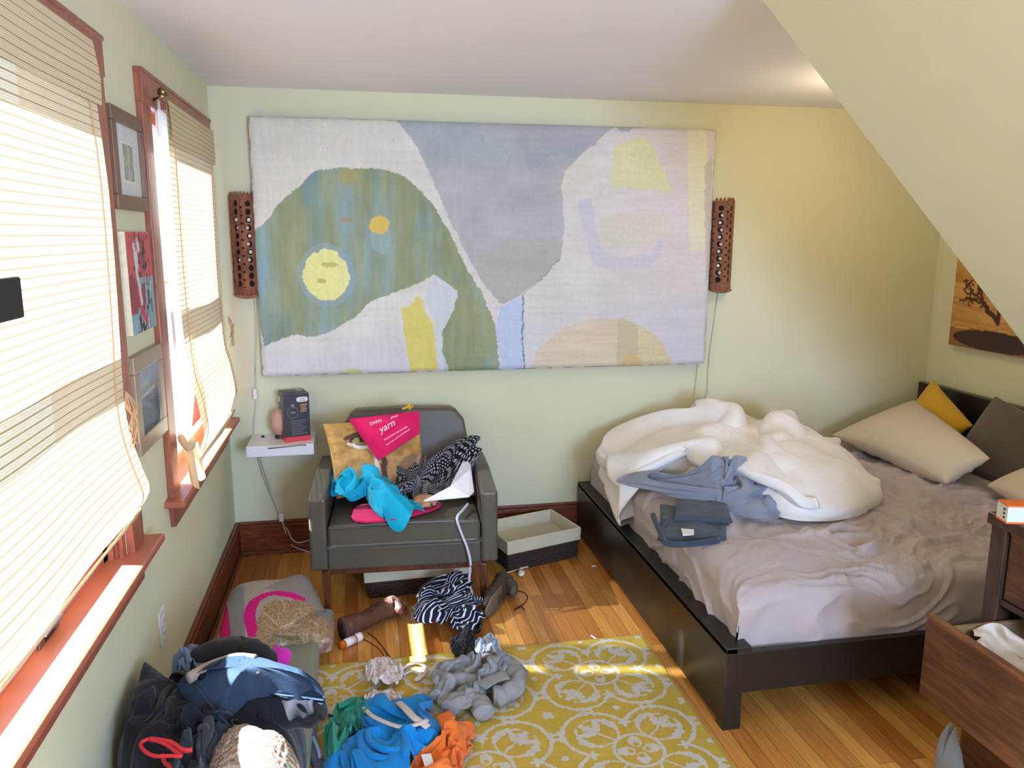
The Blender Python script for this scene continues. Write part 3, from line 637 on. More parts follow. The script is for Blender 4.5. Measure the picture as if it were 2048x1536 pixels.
def loft(pts,rw,rh,n=20,seed=0,wr=.0,caps=True,wf=60,tilt=0):
    """soft tube with elliptic sections rw x rh, resting sideways"""
    P=[np.array(p,float) for p in pts];m=len(P);V=[];F=[]
    for i,p in enumerate(P):
        t=P[min(i+1,m-1)]-P[max(i-1,0)];t/=np.linalg.norm(t)+1e-9
        a=np.cross(t,(0,0,1.));a/=np.linalg.norm(a)+1e-9;b=np.cross(a,t)
        for k in range(n):
            th=2*math.pi*k/n; d=a*math.cos(th)*rw[i]+b*math.sin(th)*rh[i]
            s=1+wr*float(vnoise(np.array([i*wf*.05+seed]),np.array([th*1.3]),seed)[0])
            V.append(p+d*s)
    for i in range(m-1):
        for k in range(n): F.append((i*n+k,i*n+(k+1)%n,(i+1)*n+(k+1)%n,(i+1)*n+k))
    if caps: F+=[tuple(range(n-1,-1,-1)),tuple(range((m-1)*n,m*n))]
    return V,F
def textobj(txt,size,O,ux,uy,mt,parent,name='lettering',ext=.0006,align='LEFT',shear=0,space=1):
    c=bpy.data.curves.new(name,'FONT');c.body=txt;c.size=size;c.extrude=ext;c.align_x=align;c.shear=shear;c.space_character=space
    o=bpy.data.objects.new(name,c);COL.objects.link(o);c.materials.append(mt)
    ux=Vector(ux).normalized();uy=Vector(uy);uy=(uy-ux*uy.dot(ux)).normalized();n=ux.cross(uy)
    dg=bpy.context.evaluated_depsgraph_get(); me=bpy.data.meshes.new_from_object(o.evaluated_get(dg)); bpy.data.objects.remove(o)
    o=bpy.data.objects.new(name,me);COL.objects.link(o);me.materials.clear();me.materials.append(mt)
    R=Matrix((ux,uy,n)).transposed().to_4x4(); org=wpos(parent)
    me.transform(R); me.transform(Matrix.Translation(Vector(O)-org)); o.parent=parent; return o
# settled cloth shapes (rows, columns, cloth size, coordinates)
SIMS={'a':(33,38,0.8,0.7,[-41,-131,61,2,-2,11,10,-1,2,-4,4,5,-5,5,3,11,-1,3,3,8,-4,-1,4,-3,10,-2,-2,1,5,-7,4,1,-6,14,5,1,10,8,8,-6,7,5,-3,-10,0,2,3,10,2,7,-4,-4,5,0,6,-2,7,2,4,-5,5,6,0,-3,8,6,8,-1,-3,-4,-5,-9,6,-3,-1,6,3,-2,3,0,-11,-2,8,-13,8,6,-7,1,3,-8,5,7,-6,0,7,-2,-7,-3,-3,-4,-7,-1,-9,-1,-8,8,-8,
0,11,-4,0,-4,3,-7,6,4,-5,-4,2,8,6,-2,2,7,2,4,-8,6,7,-2,1,9,9,5,3,4,6,-4,6,0,-3,8,1,-3,1,5,-10,6,2,-11,10,6,7,7,6,6,-9,-1,4,-8,-1,9,2,3,6,1,8,-2,4,1,5,7,-1,2,0,4,-4,0,5,-7,5,6,-1,4,0,-6,2,-5,-8,7,6,1,6,1,-7,10,2,-8,3,3,-7,-1,4,-6,1,-5,-6,6,3,-5,-2,5,-7,-8,-2,-3,-14,4,-6,7,-9,-3,9,-5,7,5,-2,-3,-5,12,-5,
-3,-1,7,5,0,8,11,-1,-1,1,4,6,-13,3,11,4,6,8,8,1,0,8,5,1,7,1,-3,2,2,-11,8,5,-12,9,6,-6,2,5,7,0,2,9,-7,0,4,-9,-2,7,-1,3,10,4,7,4,7,-1,5,4,4,-8,1,5,-14,5,2,-8,5,3,0,3,-1,-9,8,2,-7,12,5,1,12,4,-3,-3,-1,-8,-2,0,-9,7,-3,-2,6,-5,-3,1,3,-9,-10,7,-5,-16,4,-2,5,-6,-9,9,-6,0,9,-4,3,-2,15,6,4,-10,-1,1,1,4,4,0,8,
2,6,2,-12,4,8,5,6,7,9,-5,-3,4,5,4,7,5,3,7,2,-6,3,3,-13,16,9,-11,6,4,3,-3,3,9,-12,0,8,-14,-2,9,-1,1,16,3,1,9,8,7,-3,12,3,-14,-1,5,-16,-3,-6,-11,7,4,-5,9,7,4,8,-3,-14,12,0,-4,5,8,4,7,3,-7,-5,0,-8,5,-4,-4,13,-4,3,4,-1,-6,-12,7,-6,-14,7,-3,2,-3,-10,7,-7,-2,7,-4,3,3,3,-4,7,-4,0,3,-7,0,4,2,7,-8,10,6,-12,8,
6,7,5,8,10,-7,-6,12,0,-2,-5,9,2,3,6,3,10,0,-7,10,9,-12,2,2,3,-7,0,13,-8,5,17,-14,0,9,5,1,9,10,3,2,5,1,-10,8,3,-11,9,5,-12,-6,-4,-12,2,0,-9,9,3,-1,12,5,4,5,0,-12,4,6,-3,6,3,-1,4,0,-2,9,-3,2,12,-3,1,5,-2,-6,-12,4,-8,-13,7,-4,-1,2,-10,6,-8,-1,11,-3,4,3,-1,-12,5,-9,3,9,-4,1,4,4,9,-8,12,6,-14,10,3,2,7,5,15,
-5,-4,17,0,-4,-6,11,-1,-7,5,1,3,3,5,10,7,-4,2,1,4,-13,1,17,-12,5,17,-1,2,13,13,1,0,6,-3,-11,4,-2,-14,7,5,-7,8,1,-6,3,6,-4,4,-1,-9,5,-1,-10,7,3,4,7,5,1,5,6,-8,8,2,-4,7,-5,7,12,-5,7,9,1,-3,5,1,-9,-12,2,-8,-10,0,-8,-3,8,-12,4,-5,-4,9,-14,5,8,1,6,-1,-5,-10,9,-4,-2,6,3,10,1,8,7,-12,9,1,-3,11,1,15,0,-1,20,
-2,-3,-5,12,-1,-10,5,0,-8,3,5,0,5,6,-2,-1,10,-9,7,18,-2,8,16,6,0,8,11,-2,-13,1,-4,-12,0,0,-15,7,-1,-6,6,5,2,6,4,-6,8,2,-5,7,0,-3,4,2,-2,9,5,6,9,-3,-1,9,5,-3,10,0,-1,10,-5,11,11,-1,-4,-4,6,-8,-9,2,-10,-9,-4,-8,2,4,-13,0,-9,-12,7,-15,1,6,3,-2,1,-3,-5,4,0,-8,8,-2,2,2,7,8,0,8,5,-4,10,-4,5,6,3,13,2,-1,4,8,
-2,-7,6,5,-12,3,1,-12,2,8,-6,7,19,-2,7,16,1,4,8,13,3,5,3,-8,-14,5,-2,-12,-1,1,-13,3,2,-8,5,-4,-3,7,-1,-4,4,1,-8,6,2,0,10,5,3,9,9,11,11,-2,3,10,0,5,10,0,-2,10,1,4,7,0,-4,-5,2,-10,-6,6,-10,-14,-5,-8,4,0,-14,12,-12,-7,-1,-17,-8,-3,1,-9,3,3,9,5,0,-4,5,0,-8,8,2,-1,5,6,7,2,10,-3,-4,8,4,-1,7,6,6,4,-8,2,8,3,
-9,3,10,-17,4,13,-5,11,17,-8,4,11,9,5,6,14,0,-8,5,-12,-7,8,-6,-6,-2,5,-9,2,3,-7,1,-1,-10,3,-2,-10,-1,-6,-10,9,-2,0,12,11,7,14,8,10,6,3,15,13,0,-4,2,2,6,6,3,2,7,1,-6,-5,-4,-6,-2,2,-10,-9,2,-7,1,0,-16,13,-11,-11,7,-15,-9,-2,1,-5,3,5,10,7,1,6,5,0,-7,3,5,-8,7,4,-3,6,6,0,0,9,1,-5,7,6,-4,8,4,1,8,-2,-6,3,9,
-12,6,16,-13,6,16,3,8,6,13,5,3,6,-9,-8,9,-4,-5,10,-1,3,4,-1,-8,1,2,-10,2,-4,-9,-6,4,-11,1,-6,-13,9,-4,-5,10,8,10,5,11,19,12,5,9,8,-4,-8,4,5,-3,3,5,7,6,5,0,3,-2,-6,-6,-5,-7,-2,1,-8,8,-2,-6,5,0,-10,7,-7,-8,1,4,0,6,5,7,5,5,4,3,-1,-8,5,6,0,2,5,-7,2,4,4,1,6,-7,4,7,2,-6,8,6,-7,6,3,-4,9,10,-15,0,13,-7,8,12,
7,7,5,10,6,2,12,-5,-2,4,-5,-5,10,1,5,0,-3,-8,8,-2,-7,7,-2,-8,-6,-1,-10,-1,-2,-9,8,1,-9,10,6,8,5,6,16,3,8,8,8,1,1,4,5,-4,0,-2,-4,5,6,0,3,5,0,0,-5,-8,0,-4,-7,9,1,4,7,3,-2,-2,-1,-8,0,6,1,2,5,8,5,1,-5,6,2,-9,3,6,6,-2,7,0,3,4,5,1,3,-10,4,7,-6,2,11,4,-3,6,9,-16,-1,5,-13,6,12,-2,9,8,8,4,6,11,-3,3,9,6,-3,7,-4,
-3,7,6,9,5,-6,-5,0,-2,-10,8,0,-5,-3,-2,-11,-3,-3,-10,8,-1,4,9,8,6,10,1,3,4,4,5,-1,8,3,5,8,2,2,-4,-8,5,0,-7,-1,10,3,5,3,-4,2,-8,-6,8,-1,4,2,2,10,4,4,-6,10,-2,-4,-6,6,1,3,7,4,5,2,-6,-1,5,-1,-1,7,8,1,5,4,1,5,-11,2,5,-13,5,11,6,-1,8,8,-16,-3,5,-9,0,9,3,10,6,11,-3,8,11,-2,0,1,9,-4,5,2,5,3,6,6,12,-2,-1,2,-2,
-6,-3,-5,-10,1,0,-11,4,-2,-11,7,1,5,6,9,14,8,0,0,6,-2,-5,1,6,2,-1,10,7,6,4,-4,1,-5,-12,7,2,-2,1,8,4,1,-5,7,9,2,-2,3,2,4,5,3,6,11,8,-7,-10,0,-2,-8,3,8,2,7,4,-1,7,-4,4,0,3,0,12,4,2,9,-6,-2,3,-16,9,9,0,-4,8,10,-15,-5,8,-5,2,7,11,2,5,10,3,7,10,-6,-1,5,9,1,-8,8,7,0,3,11,11,4,-2,9,-1,-9,3,-9,-10,-10,-2,-10,
3,1,-11,13,1,-2,6,6,14,6,5,6,4,-3,-7,4,0,-7,2,6,5,5,10,-1,3,2,-6,5,-6,-6,6,6,8,-5,0,12,5,1,4,5,4,-6,2,-2,6,-1,10,-8,-4,1,6,-16,-3,4,-2,6,15,3,8,-2,4,4,-8,-3,10,0,4,9,-3,3,4,-9,1,7,-9,-1,4,8,-8,2,14,-8,1,8,8,1,3,8,1,2,11,-7,-4,6,7,3,-10,8,9,-5,4,16,12,4,-2,9,-4,-11,12,-2,-6,-4,-2,-12,0,-1,-4,8,4,-7,10,
2,7,4,6,6,4,2,2,1,-2,-8,2,2,-6,5,5,-2,7,5,-4,3,-1,6,7,6,5,-4,1,7,-2,-3,9,7,6,0,3,-3,3,-3,7,-2,-6,3,5,-11,-5,7,-7,5,11,3,8,1,4,3,-17,2,11,-2,-1,8,4,2,7,-1,-2,2,-11,3,8,4,-5,0,13,-7,2,13,7,0,10,8,2,-8,8,-8,-9,3,6,4,-6,5,12,-6,6,15,12,2,-3,10,-6,-14,8,1,-3,5,3,-3,-2,1,-8,8,3,-1,9,3,2,7,3,6,4,4,7,3,1,-5,
-4,0,-9,7,3,-2,5,3,-6,7,1,5,1,4,5,8,0,5,-10,0,5,-2,1,6,6,1,0,-13,-5,-1,-1,7,3,-3,2,8,-8,4,5,-2,9,-2,4,5,-16,5,7,-1,-4,6,10,1,9,5,-1,4,-9,0,7,-2,2,3,13,-5,-1,18,4,3,6,11,0,-13,10,-8,-14,1,5,7,-7,6,12,-8,5,16,9,3,3,8,-9,-14,8,2,-2,9,8,0,6,2,-7,8,1,-8,7,6,7,1,-1,11,7,4,1,4,2,-8,-2,-5,-11,6,7,4,8,2,-3,7,
-2,-4,-2,6,5,8,-1,4,-10,0,7,-7,-9,2,5,-3,4,-11,-1,10,0,4,-7,1,9,1,-3,8,0,-1,8,0,2,8,-9,1,7,1,-2,-2,14,-1,7,2,-1,8,-3,1,6,0,3,6,11,-2,1,14,8,0,-4,8,-7,-19,11,1,-11,5,5,8,-11,4,13,-8,5,15,9,-2,6,8,1,-5,3,1,-11,10,4,-3,7,5,4,8,-3,5,5,3,3,3,5,-5,7,6,4,4,-2,-9,-2,-4,-15,8,3,0,7,2,2,4,-1,-6,5,4,1,5,4,11,-11,
-1,14,-11,-11,8,4,-7,6,-3,8,5,-4,0,-5,1,9,-11,-2,12,-5,0,6,3,3,6,5,-3,5,-6,0,2,10,1,2,10,-1,9,-5,3,6,0,1,6,13,4,7,9,4,-4,-10,11,-5,-18,9,4,-12,8,3,8,-9,3,14,-8,5,14,3,-2,13,11,0,-1,4,2,-8,5,4,-4,9,-2,8,8,8,2,7,1,4,3,2,-8,4,6,-8,3,-6,-8,2,2,-12,7,2,0,5,0,7,0,1,-6,4,4,-5,5,-1,9,1,3,19,-11,-7,13,0,-11,4,
-12,6,0,2,6,-6,0,8,-6,-2,7,-5,3,2,6,-3,6,-2,3,6,0,-2,4,3,2,4,10,-3,5,-7,4,7,-1,6,5,9,7,9,11,3,-5,-8,5,-8,-16,8,8,-7,9,5,4,1,1,13,-3,3,15,-12,2,12,12,1,4,10,-1,-3,0,6,-8,9,-3,5,9,4,7,5,6,-4,8,5,-2,0,-4,-9,2,0,-11,4,1,-4,3,7,-1,3,-3,7,7,-4,1,1,5,-8,4,2,-5,7,-1,12,-4,2,14,1,-8,7,-7,7,-13,1,4,-6,2,4,0,-1,
3,10,0,5,5,6,4,1,-4,6,-3,1,6,2,3,5,7,-4,7,-3,2,6,-4,7,0,9,8,11,0,5,2,-6,1,-10,-12,7,2,-4,8,3,7,1,7,11,-1,8,14,-12,4,11,11,-1,7,8,-2,-9,8,3,1,9,-1,-5,6,6,4,4,-1,-6,5,3,-2,5,3,0,0,1,-8,0,5,-2,4,1,6,3,-2,7,6,-1,-4,6,0,-5,1,2,-6,7,1,-2,6,2,0,5,-1,4,-12,4,-5,6,7,-3,7,7,2,-9,-2,13,2,3,10,7,5,0,2,5,-2,6,-1,
6,1,6,6,1,7,-6,-6,8,-5,5,5,1,5,7,1,5,5,-11,9,-6,-9,3,0,-4,7,5,4,1,5,16,-4,8,11,-6,7,15,6,-2,4,11,-1,-9,9,0,1,7,-3,4,8,7,-1,3,3,-6,2,-4,-10,3,6,2,5,5,-2,7,2,1,-5,0,8,-1,-2,5,8,1,-1,3,2,-8,9,1,-5,-1,-2,-15,7,1,-9,8,0,-2,-5,10,-2,7,4,-1,7,9,8,-7,-2,12,0,0,8,6,6,-2,3,-4,5,3,4,4,1,10,-2,4,5,4,2,7,-4,-2,5,
-9,6,1,-4,3,2,-12,9,-1,-7,7,8,0,6,1,10,10,5,5,-2,5,14,-10,8,12,3,2,11,11,-2,-3,7,3,-7,6,-2,5,1,-3,-5,7,6,-3,5,5,-5,0,-5,-9,6,4,-3,7,4,0,-3,4,8,-4,-1,9,6,3,4,6,-1,-3,5,-1,-13,9,1,-12,-1,1,-12,6,-2,-7,0,9,14,2,3,-4,6,8,2,-1,-3,7,1,4,2,6,4,-1,-2,-5,8,1,0,6,4,8,-4,2,7,1,2,6,2,4,8,-4,3,0,-10,0,1,-14,8,2,-6,
9,3,6,5,6,6,10,2,6,7,8,8,-5,1,14,0,7,12,8,-2,6,8,0,-6,6,5,-2,0,-3,-8,-2,-2,-9,4,9,0,4,0,-5,4,-1,-2,6,2,0,2,7,-1,2,-1,6,4,-1,-1,6,3,0,2,0,-10,3,-2,-8,5,6,-5,5,2,-4,-9,5,12,4,5,-4,3,7,-4,2,-4,7,5,-3,3,3,8,-4,0,0,8,3,-4,6,1,7,-4,0,6,-7,5,6,-3,5,8,0,6,5,1,1,2,-15,7,3,-10,6,0,6,4,5,10,8,1,4,5,7,4,2,5,13,9,
4,7,-3,4,11,10,-1,1,3,2,-10,7,1,-6,-9,-4,-11,6,0,-10,8,3,0,2,6,4,-1,1,11,6,2,3,5,3,1,4,1,-7,0,4,-8,6,2,-5,4,-2,-2,8,-3,3,1,4,2,-9,15,5,6,3,1,4,7,-3,2,-4,6,2,-8,2,6,4,-6,3,2,4,4,-3,8,4,5,-1,0,7,-7,0,6,-7,3,6,-5,9,5,-2,8,1,-6,3,4,-7,5,3,-4,7,5,7,1,-4,11,3,8,4,5,6,13,9,4,6,7,3,3,-1,4,8,9,1,-3,7,1,-10,-9,
-2,-13,8,0,-13,8,-3,-6,6,3,4,-6,9,13,5,0,14,7,-4,6,6,0,-5,-1,5,-8,7,-1,-4,2,-5,3,6,-4,0,4,-2,-7,-8,13,0,3,-3,5,5,7,8,2,-4,7,6,-1,-3,6,3,-10,2,-2,7,3,2,1,7,2,-5,5,3,4,4,4,-6,3,3,-8,3,6,-7,3,6,-7,9,1,-1,4,3,-3,7,6,-4,4,1,9,-2,-1,13,8,10,11,5,4,9,7,2,-5,6,4,2,4,3,7,9,2,-6,-6,-3,-17,4,-2,-14,11,2,-7,9,-4,
-3,-5,9,10,6,3,19,7,-2,12,7,-5,0,-5,2,-10,5,-1,-3,5,-2,7,6,1,-4,2,1,-8,-4,11,7,3,-6,3,0,-1,8,3,4,8,10,1,-3,4,2,-10,5,3,-2,6,4,3,1,2,-10,6,-1,3,6,3,5,5,2,-4,6,4,-2,-2,7,-8,8,1,-1,7,1,-1,1,9,-8,11,1,5,-3,-1,11,3,6,12,7,4,4,7,3,0,4,0,-9,8,4,5,5,5,2,6,-3,-16,-5,-2,-18,10,-2,-10,9,-2,-6,7,4,14,0,9,16,9,1,
15,4,-5,1,-1,0,-9,6,-3,-4,3,1,7,4,2,4,6,2,-6,-3,10,1,2,-6,2,9,-3,1,-4,5,9,8,0,1,5,3,-3,4,2,-5,6,4,3,5,2,-1,2,0,-10,6,-1,1,3,3,7,4,3,4,5,3,-4,7,3,0,5,8,-2,1,5,-10,8,4,-2,8,3,5,-6,1,9,9,3,6,7,2,-1,7,-1,-9,7,0,-3,7,7,0,11,0,-12,-6,0,-17,7,-3,-6,11,-1,-3,4,3,14,2,5,12,5,0,9,6,1,5,4,-2,-4,1,-5,-8,5,2,3,2,
5,7,2,3,3,-2,-7,-10,2,3,7,13,-2,-1,-3,6,6,5,2,0,5,2,0,1,7,7,8,4,3,9,1,-4,2,2,-10,7,-5,-6,3,2,7,-6,4,10,7,7,5,4,-1,-10,7,7,-1,7,8,-3,4,3,-9,10,3,0,-1,4,9,7,-2,2,5,3,5,8,1,0,4,-2,-9,7,3,-13,13,5,-9,0,-1,-15,6,-2,-3,10,0,6,7,1,11,1,2,8,-3,4,7,6,0,3,6,-1,-1,-1,-5,-8,8,-1,0,4,6,6,-4,2,6,-5,1,-8,5,3,7,13,0,
-2,1,10,4,5,2,-3,8,-5,-2,-1,9,6,1,4,4,7,-4,-5,6,4,-7,1,8,2,9,-3,3,0,2,10,-4,8,9,9,4,-7,8,1,-13,4,9,1,5,8,2,8,1,-1,8,3,-2,6,-2,3,4,-8,4,4,8,6,9,2,0,6,1,-11,6,6,-12,6,0,-8,8,-4,-2,7,2,1,4,2,3,7,1,0,2,3,5,0,5,9,8,-4,1,-1,-4,-6,5,-5,-4,5,4,5,-2,5,9,0,10,-5,2,2,8,10,-3,-4,2,11,-3,7,-2,-8,8,-3,-2,5,5,5,-1,
9,7,6,1,-1,8,2,-8,3,6,4,2,3,8,8,-6,2,-4,7,5,4,12,-2,11,3,-12,9,-3,-4,3,9,5,4,1,2,8,-6,-2,6,4,0,5,-7,4,4,6,9,3,8,4,9,2,2,9,3,-5,7,0,-6,5,-3,-5,3,5,-6,4,7,-5,5,2,-5,7,-2,-1,1,5,8,5,3,4,4,-4,-4,0,-8,-5,5,0,3,4,2,7,-6,3,-1,7,7,0,5,0,-6,7,-1,-9,3,10,0,9,-4,-3,6,2,7,5,4,3,1,9,5,7,0,-3,5,2,-6,1,9,4,9,-2,-1,
7,1,-1,3,12,1,8,10,-2,6,-7,-8,7,0,1,4,9,7,5,-2,6,4,-10,-5,8,1,7,-3,1,8,7,6,3,1,7,6,9,2,0,13,0,-3,13,-2,-3,6,4,-7,-2,10,-2,2,2,-9,0,-4,-7,6,4,-1,0,8,5,5,0,-3,3,-11,-3,7,-7,3,4,4,6]),
'b':(33,38,0.8,0.7,[-98,-80,78,8,-5,9,11,-3,13,8,5,2,-4,-1,-7,1,2,-8,2,6,-2,-2,0,-3,7,0,-4,5,3,2,-6,3,-7,-1,4,-11,-4,-1,-2,1,5,-9,10,-4,-1,0,-4,-4,2,-6,4,8,1,5,3,5,10,9,-1,11,12,2,7,6,4,4,-1,8,-2,5,-1,-4,5,-3,13,9,0,1,4,-2,1,9,0,2,8,3,2,10,1,3,6,10,-4,8,3,-6,4,-11,0,4,-2,-10,4,-2,-10,6,-9,0,4,3,-3,2,
10,5,0,5,8,7,-5,-4,5,-5,11,4,5,8,3,4,-2,4,0,-8,6,0,-2,-3,6,-5,-1,2,-8,7,4,1,4,-1,-3,-5,1,-7,1,-6,-6,-3,11,-6,-2,-5,-10,6,-3,-7,6,-5,0,6,-4,6,7,11,18,5,1,19,9,1,12,10,0,7,2,5,-5,1,7,-10,6,-7,2,5,-4,6,7,1,-6,5,0,7,10,0,-2,8,0,-1,10,-1,1,3,7,-2,6,-3,-5,3,-9,-7,7,-5,-11,7,2,-7,6,2,-1,4,10,10,-4,8,-10,9,-6,
4,11,-4,1,-2,3,9,2,5,5,7,-1,1,7,-1,-1,0,5,-10,-4,7,-6,2,4,-5,7,0,-2,5,-4,-1,1,-9,-2,-1,4,-12,-9,6,-14,-2,-8,-11,4,-5,-5,13,-1,8,12,5,21,5,9,23,5,-1,21,6,0,7,6,0,0,-3,10,-14,8,3,-7,1,-5,6,7,-2,-3,10,0,0,7,-5,-3,6,-6,-6,8,-1,-1,6,4,3,8,2,-2,1,-6,-11,4,-7,-13,10,2,-8,11,4,3,6,10,14,-2,6,-15,4,-6,6,12,0,
10,8,1,1,4,1,8,5,2,5,5,-1,4,5,-2,-5,-2,11,-3,-4,3,-5,8,0,-3,5,-5,1,3,-3,-7,-10,-1,-11,-1,7,-19,-4,-5,-11,3,-3,-10,8,-3,8,10,4,24,13,8,22,1,2,27,7,-4,11,9,0,-2,-2,1,-15,0,9,-3,10,-3,3,1,3,-2,7,-5,0,15,-1,-2,7,-6,-9,3,-1,-9,7,-3,-2,9,9,5,2,-6,-11,2,-7,-10,6,2,-11,12,4,0,8,10,15,3,1,-14,-1,-1,9,5,2,15,8,
-1,10,10,0,6,7,3,5,6,1,4,7,-3,2,4,5,-1,1,-4,-6,0,-6,-4,3,4,-3,0,6,-12,-15,1,-10,-2,6,-19,0,-5,-11,8,-3,-4,8,-2,4,2,0,23,10,7,22,6,4,23,10,-2,10,6,2,2,2,-4,-9,2,3,-2,8,0,4,3,2,-3,2,3,-9,13,-7,-1,14,-1,-3,5,0,-9,4,-2,-9,7,5,3,7,-6,-6,2,-9,-8,7,1,-5,6,8,-5,11,6,3,-2,7,-3,8,-1,6,3,-1,19,3,0,19,9,-4,10,7,
-3,6,7,-1,-1,8,0,0,8,0,1,4,3,-1,2,-3,-8,-3,10,-11,-9,8,-11,-10,2,-13,4,-3,-12,3,1,-10,9,-2,-3,7,-7,7,-1,2,16,-1,10,16,11,0,18,8,1,9,5,0,5,3,0,-5,5,0,4,5,4,6,9,-3,-1,2,-2,-10,2,-4,-15,11,-3,-2,11,0,-4,7,4,-7,8,1,-4,9,-5,-5,1,-7,-9,7,2,6,8,5,0,3,5,-10,3,6,15,10,2,1,11,-5,15,2,2,23,6,-4,13,9,-2,4,5,-5,1,
6,4,-3,2,-7,2,7,-1,-5,0,9,-12,-10,9,-13,-2,5,-15,-4,3,-13,3,-4,-7,4,-7,1,7,0,1,10,-2,4,-1,1,10,-4,11,9,5,3,12,8,-4,6,6,2,3,6,0,0,6,-1,1,1,6,8,9,2,3,0,-5,-8,7,-4,-10,6,-6,-12,6,-6,-7,9,0,-6,11,0,-3,8,3,-7,6,-3,-7,4,3,7,3,6,4,8,3,-6,10,0,23,8,7,0,13,2,12,8,-5,17,0,-7,14,3,-5,6,7,-4,-2,6,2,-5,2,5,-6,4,-3,
-6,-7,10,-12,-9,9,-17,-2,3,-16,7,-1,-9,4,-3,-9,6,-3,4,1,1,12,10,-3,-1,4,-3,6,-6,5,7,1,8,9,3,2,9,6,1,3,7,-1,1,3,-4,-7,4,4,5,9,4,3,-2,-6,-8,8,-8,-8,12,0,-5,5,-5,-8,4,-3,-10,8,-3,-6,8,-1,-6,6,5,-2,5,6,5,4,4,4,7,2,-9,5,12,13,3,-7,7,12,3,11,13,-1,13,5,-4,9,-2,-9,7,9,-3,-4,2,2,-9,7,6,-5,-2,1,-15,-4,7,-13,-6,
11,-17,-8,2,-17,1,-1,-11,12,-4,-3,12,-4,6,-1,4,9,1,-2,7,8,-4,1,-3,4,6,-1,7,6,3,5,6,5,0,7,5,0,2,3,-4,-8,3,-6,-2,11,4,2,5,-8,-5,-2,-8,-11,11,0,-5,11,5,0,7,0,-4,2,-3,-10,3,-3,-9,8,4,-5,4,6,5,7,6,7,9,-3,2,4,6,7,1,-6,11,8,-7,12,11,-1,14,10,1,7,4,-6,5,6,0,-8,-3,4,-13,2,4,-14,4,5,-16,-4,7,-13,-9,8,-12,-3,-1,
-12,6,-1,-8,6,-2,-6,10,-4,7,7,-4,5,-3,6,7,5,-2,0,0,3,6,-1,-1,3,5,1,5,4,0,4,4,8,5,7,-3,2,1,-5,-8,5,-4,-6,8,-4,-2,1,-7,-7,5,-2,-5,7,0,-4,7,3,-4,9,3,-3,6,0,0,4,5,-8,5,2,-5,8,3,2,3,-1,11,7,5,1,2,-7,11,4,-3,14,7,-3,13,7,1,8,11,-2,1,7,-3,-8,-1,4,-17,-5,5,-19,-3,10,-14,6,3,-13,-4,1,-12,-8,5,-9,1,-4,-9,5,2,3,
7,-4,8,10,-1,0,3,3,3,3,0,7,6,-3,0,-1,-10,0,4,-1,5,1,6,2,6,5,7,2,7,4,8,-5,0,4,-6,-8,1,-5,-8,4,-6,-6,8,1,3,5,-3,-8,2,-3,-10,7,6,-1,10,6,3,7,4,5,2,7,-5,5,3,-8,9,-3,-5,-5,3,7,12,-5,2,6,-7,9,6,0,11,6,6,5,9,0,-1,3,-6,-8,8,1,-15,-4,8,-15,-7,12,-9,-2,3,-12,5,-3,-11,-8,6,-10,-4,-1,-11,6,-7,-2,5,-4,8,6,4,3,5,-5,
1,6,-2,6,5,6,-1,1,-8,0,4,-7,0,2,5,9,3,4,7,3,9,2,7,-3,3,7,-3,-3,6,-6,-5,1,-4,-6,3,-2,-5,8,2,-1,0,-3,-10,8,-1,-5,5,7,15,7,11,7,9,8,3,8,0,-7,4,-8,-6,2,1,11,10,-5,1,9,-3,3,7,-1,-3,5,4,-1,8,2,-5,4,1,-3,9,1,-7,0,2,-11,-6,6,-9,-2,5,-8,-2,7,-6,-4,0,-13,-4,2,-11,1,-6,-6,6,-4,8,3,-5,-5,4,1,-1,6,-3,3,3,-3,0,5,0,
3,2,-6,0,5,1,8,4,0,10,1,9,1,7,-3,2,4,-5,-2,8,3,-1,3,-4,-4,-3,-8,-8,7,1,-3,4,6,-3,9,2,-4,3,7,20,14,1,16,13,0,6,7,1,-7,5,0,-9,10,2,0,3,-2,8,8,-1,2,6,-1,-5,3,3,-13,4,2,-9,9,-2,-1,7,3,-1,8,2,-3,-2,3,-10,-4,5,-8,-1,6,-11,-7,8,-8,-2,-4,-14,-2,-2,-8,5,-4,7,3,-6,2,-2,1,-10,5,0,-4,5,-3,5,1,-7,-3,8,-4,2,7,0,9,
1,0,10,2,-5,0,7,6,1,0,-6,0,5,1,0,7,3,-1,-3,-7,-7,5,-5,-7,10,3,-2,2,11,0,6,13,23,18,3,24,17,-10,13,12,1,-6,-1,0,-16,9,1,0,-2,4,5,7,2,3,9,-1,-4,4,-1,-8,4,3,-10,1,-2,-8,6,2,-5,7,3,5,7,1,-3,-1,4,-10,0,1,-12,-6,11,-9,-6,3,-13,1,-4,-10,2,-5,5,0,-7,5,3,-1,-7,0,4,-8,5,-3,-2,2,-7,1,3,-4,1,8,-2,4,3,3,7,2,-6,-2,
6,1,-1,1,3,5,3,-6,1,8,2,0,-1,-3,-8,0,-4,-6,9,-1,-4,12,4,4,6,15,21,15,12,24,13,-11,11,8,6,5,4,1,-18,0,12,-4,6,-3,0,5,0,2,4,5,1,8,-3,-3,7,-3,-5,0,3,-9,-1,4,-8,5,-2,-4,7,5,5,6,1,-5,2,1,-12,-3,9,-10,-3,7,-10,1,-5,-8,-1,-7,3,-1,-6,6,2,-6,0,3,0,-5,1,2,-7,2,1,-5,1,-6,2,2,-4,4,5,6,-5,0,-4,-7,5,-6,-4,3,4,5,4,
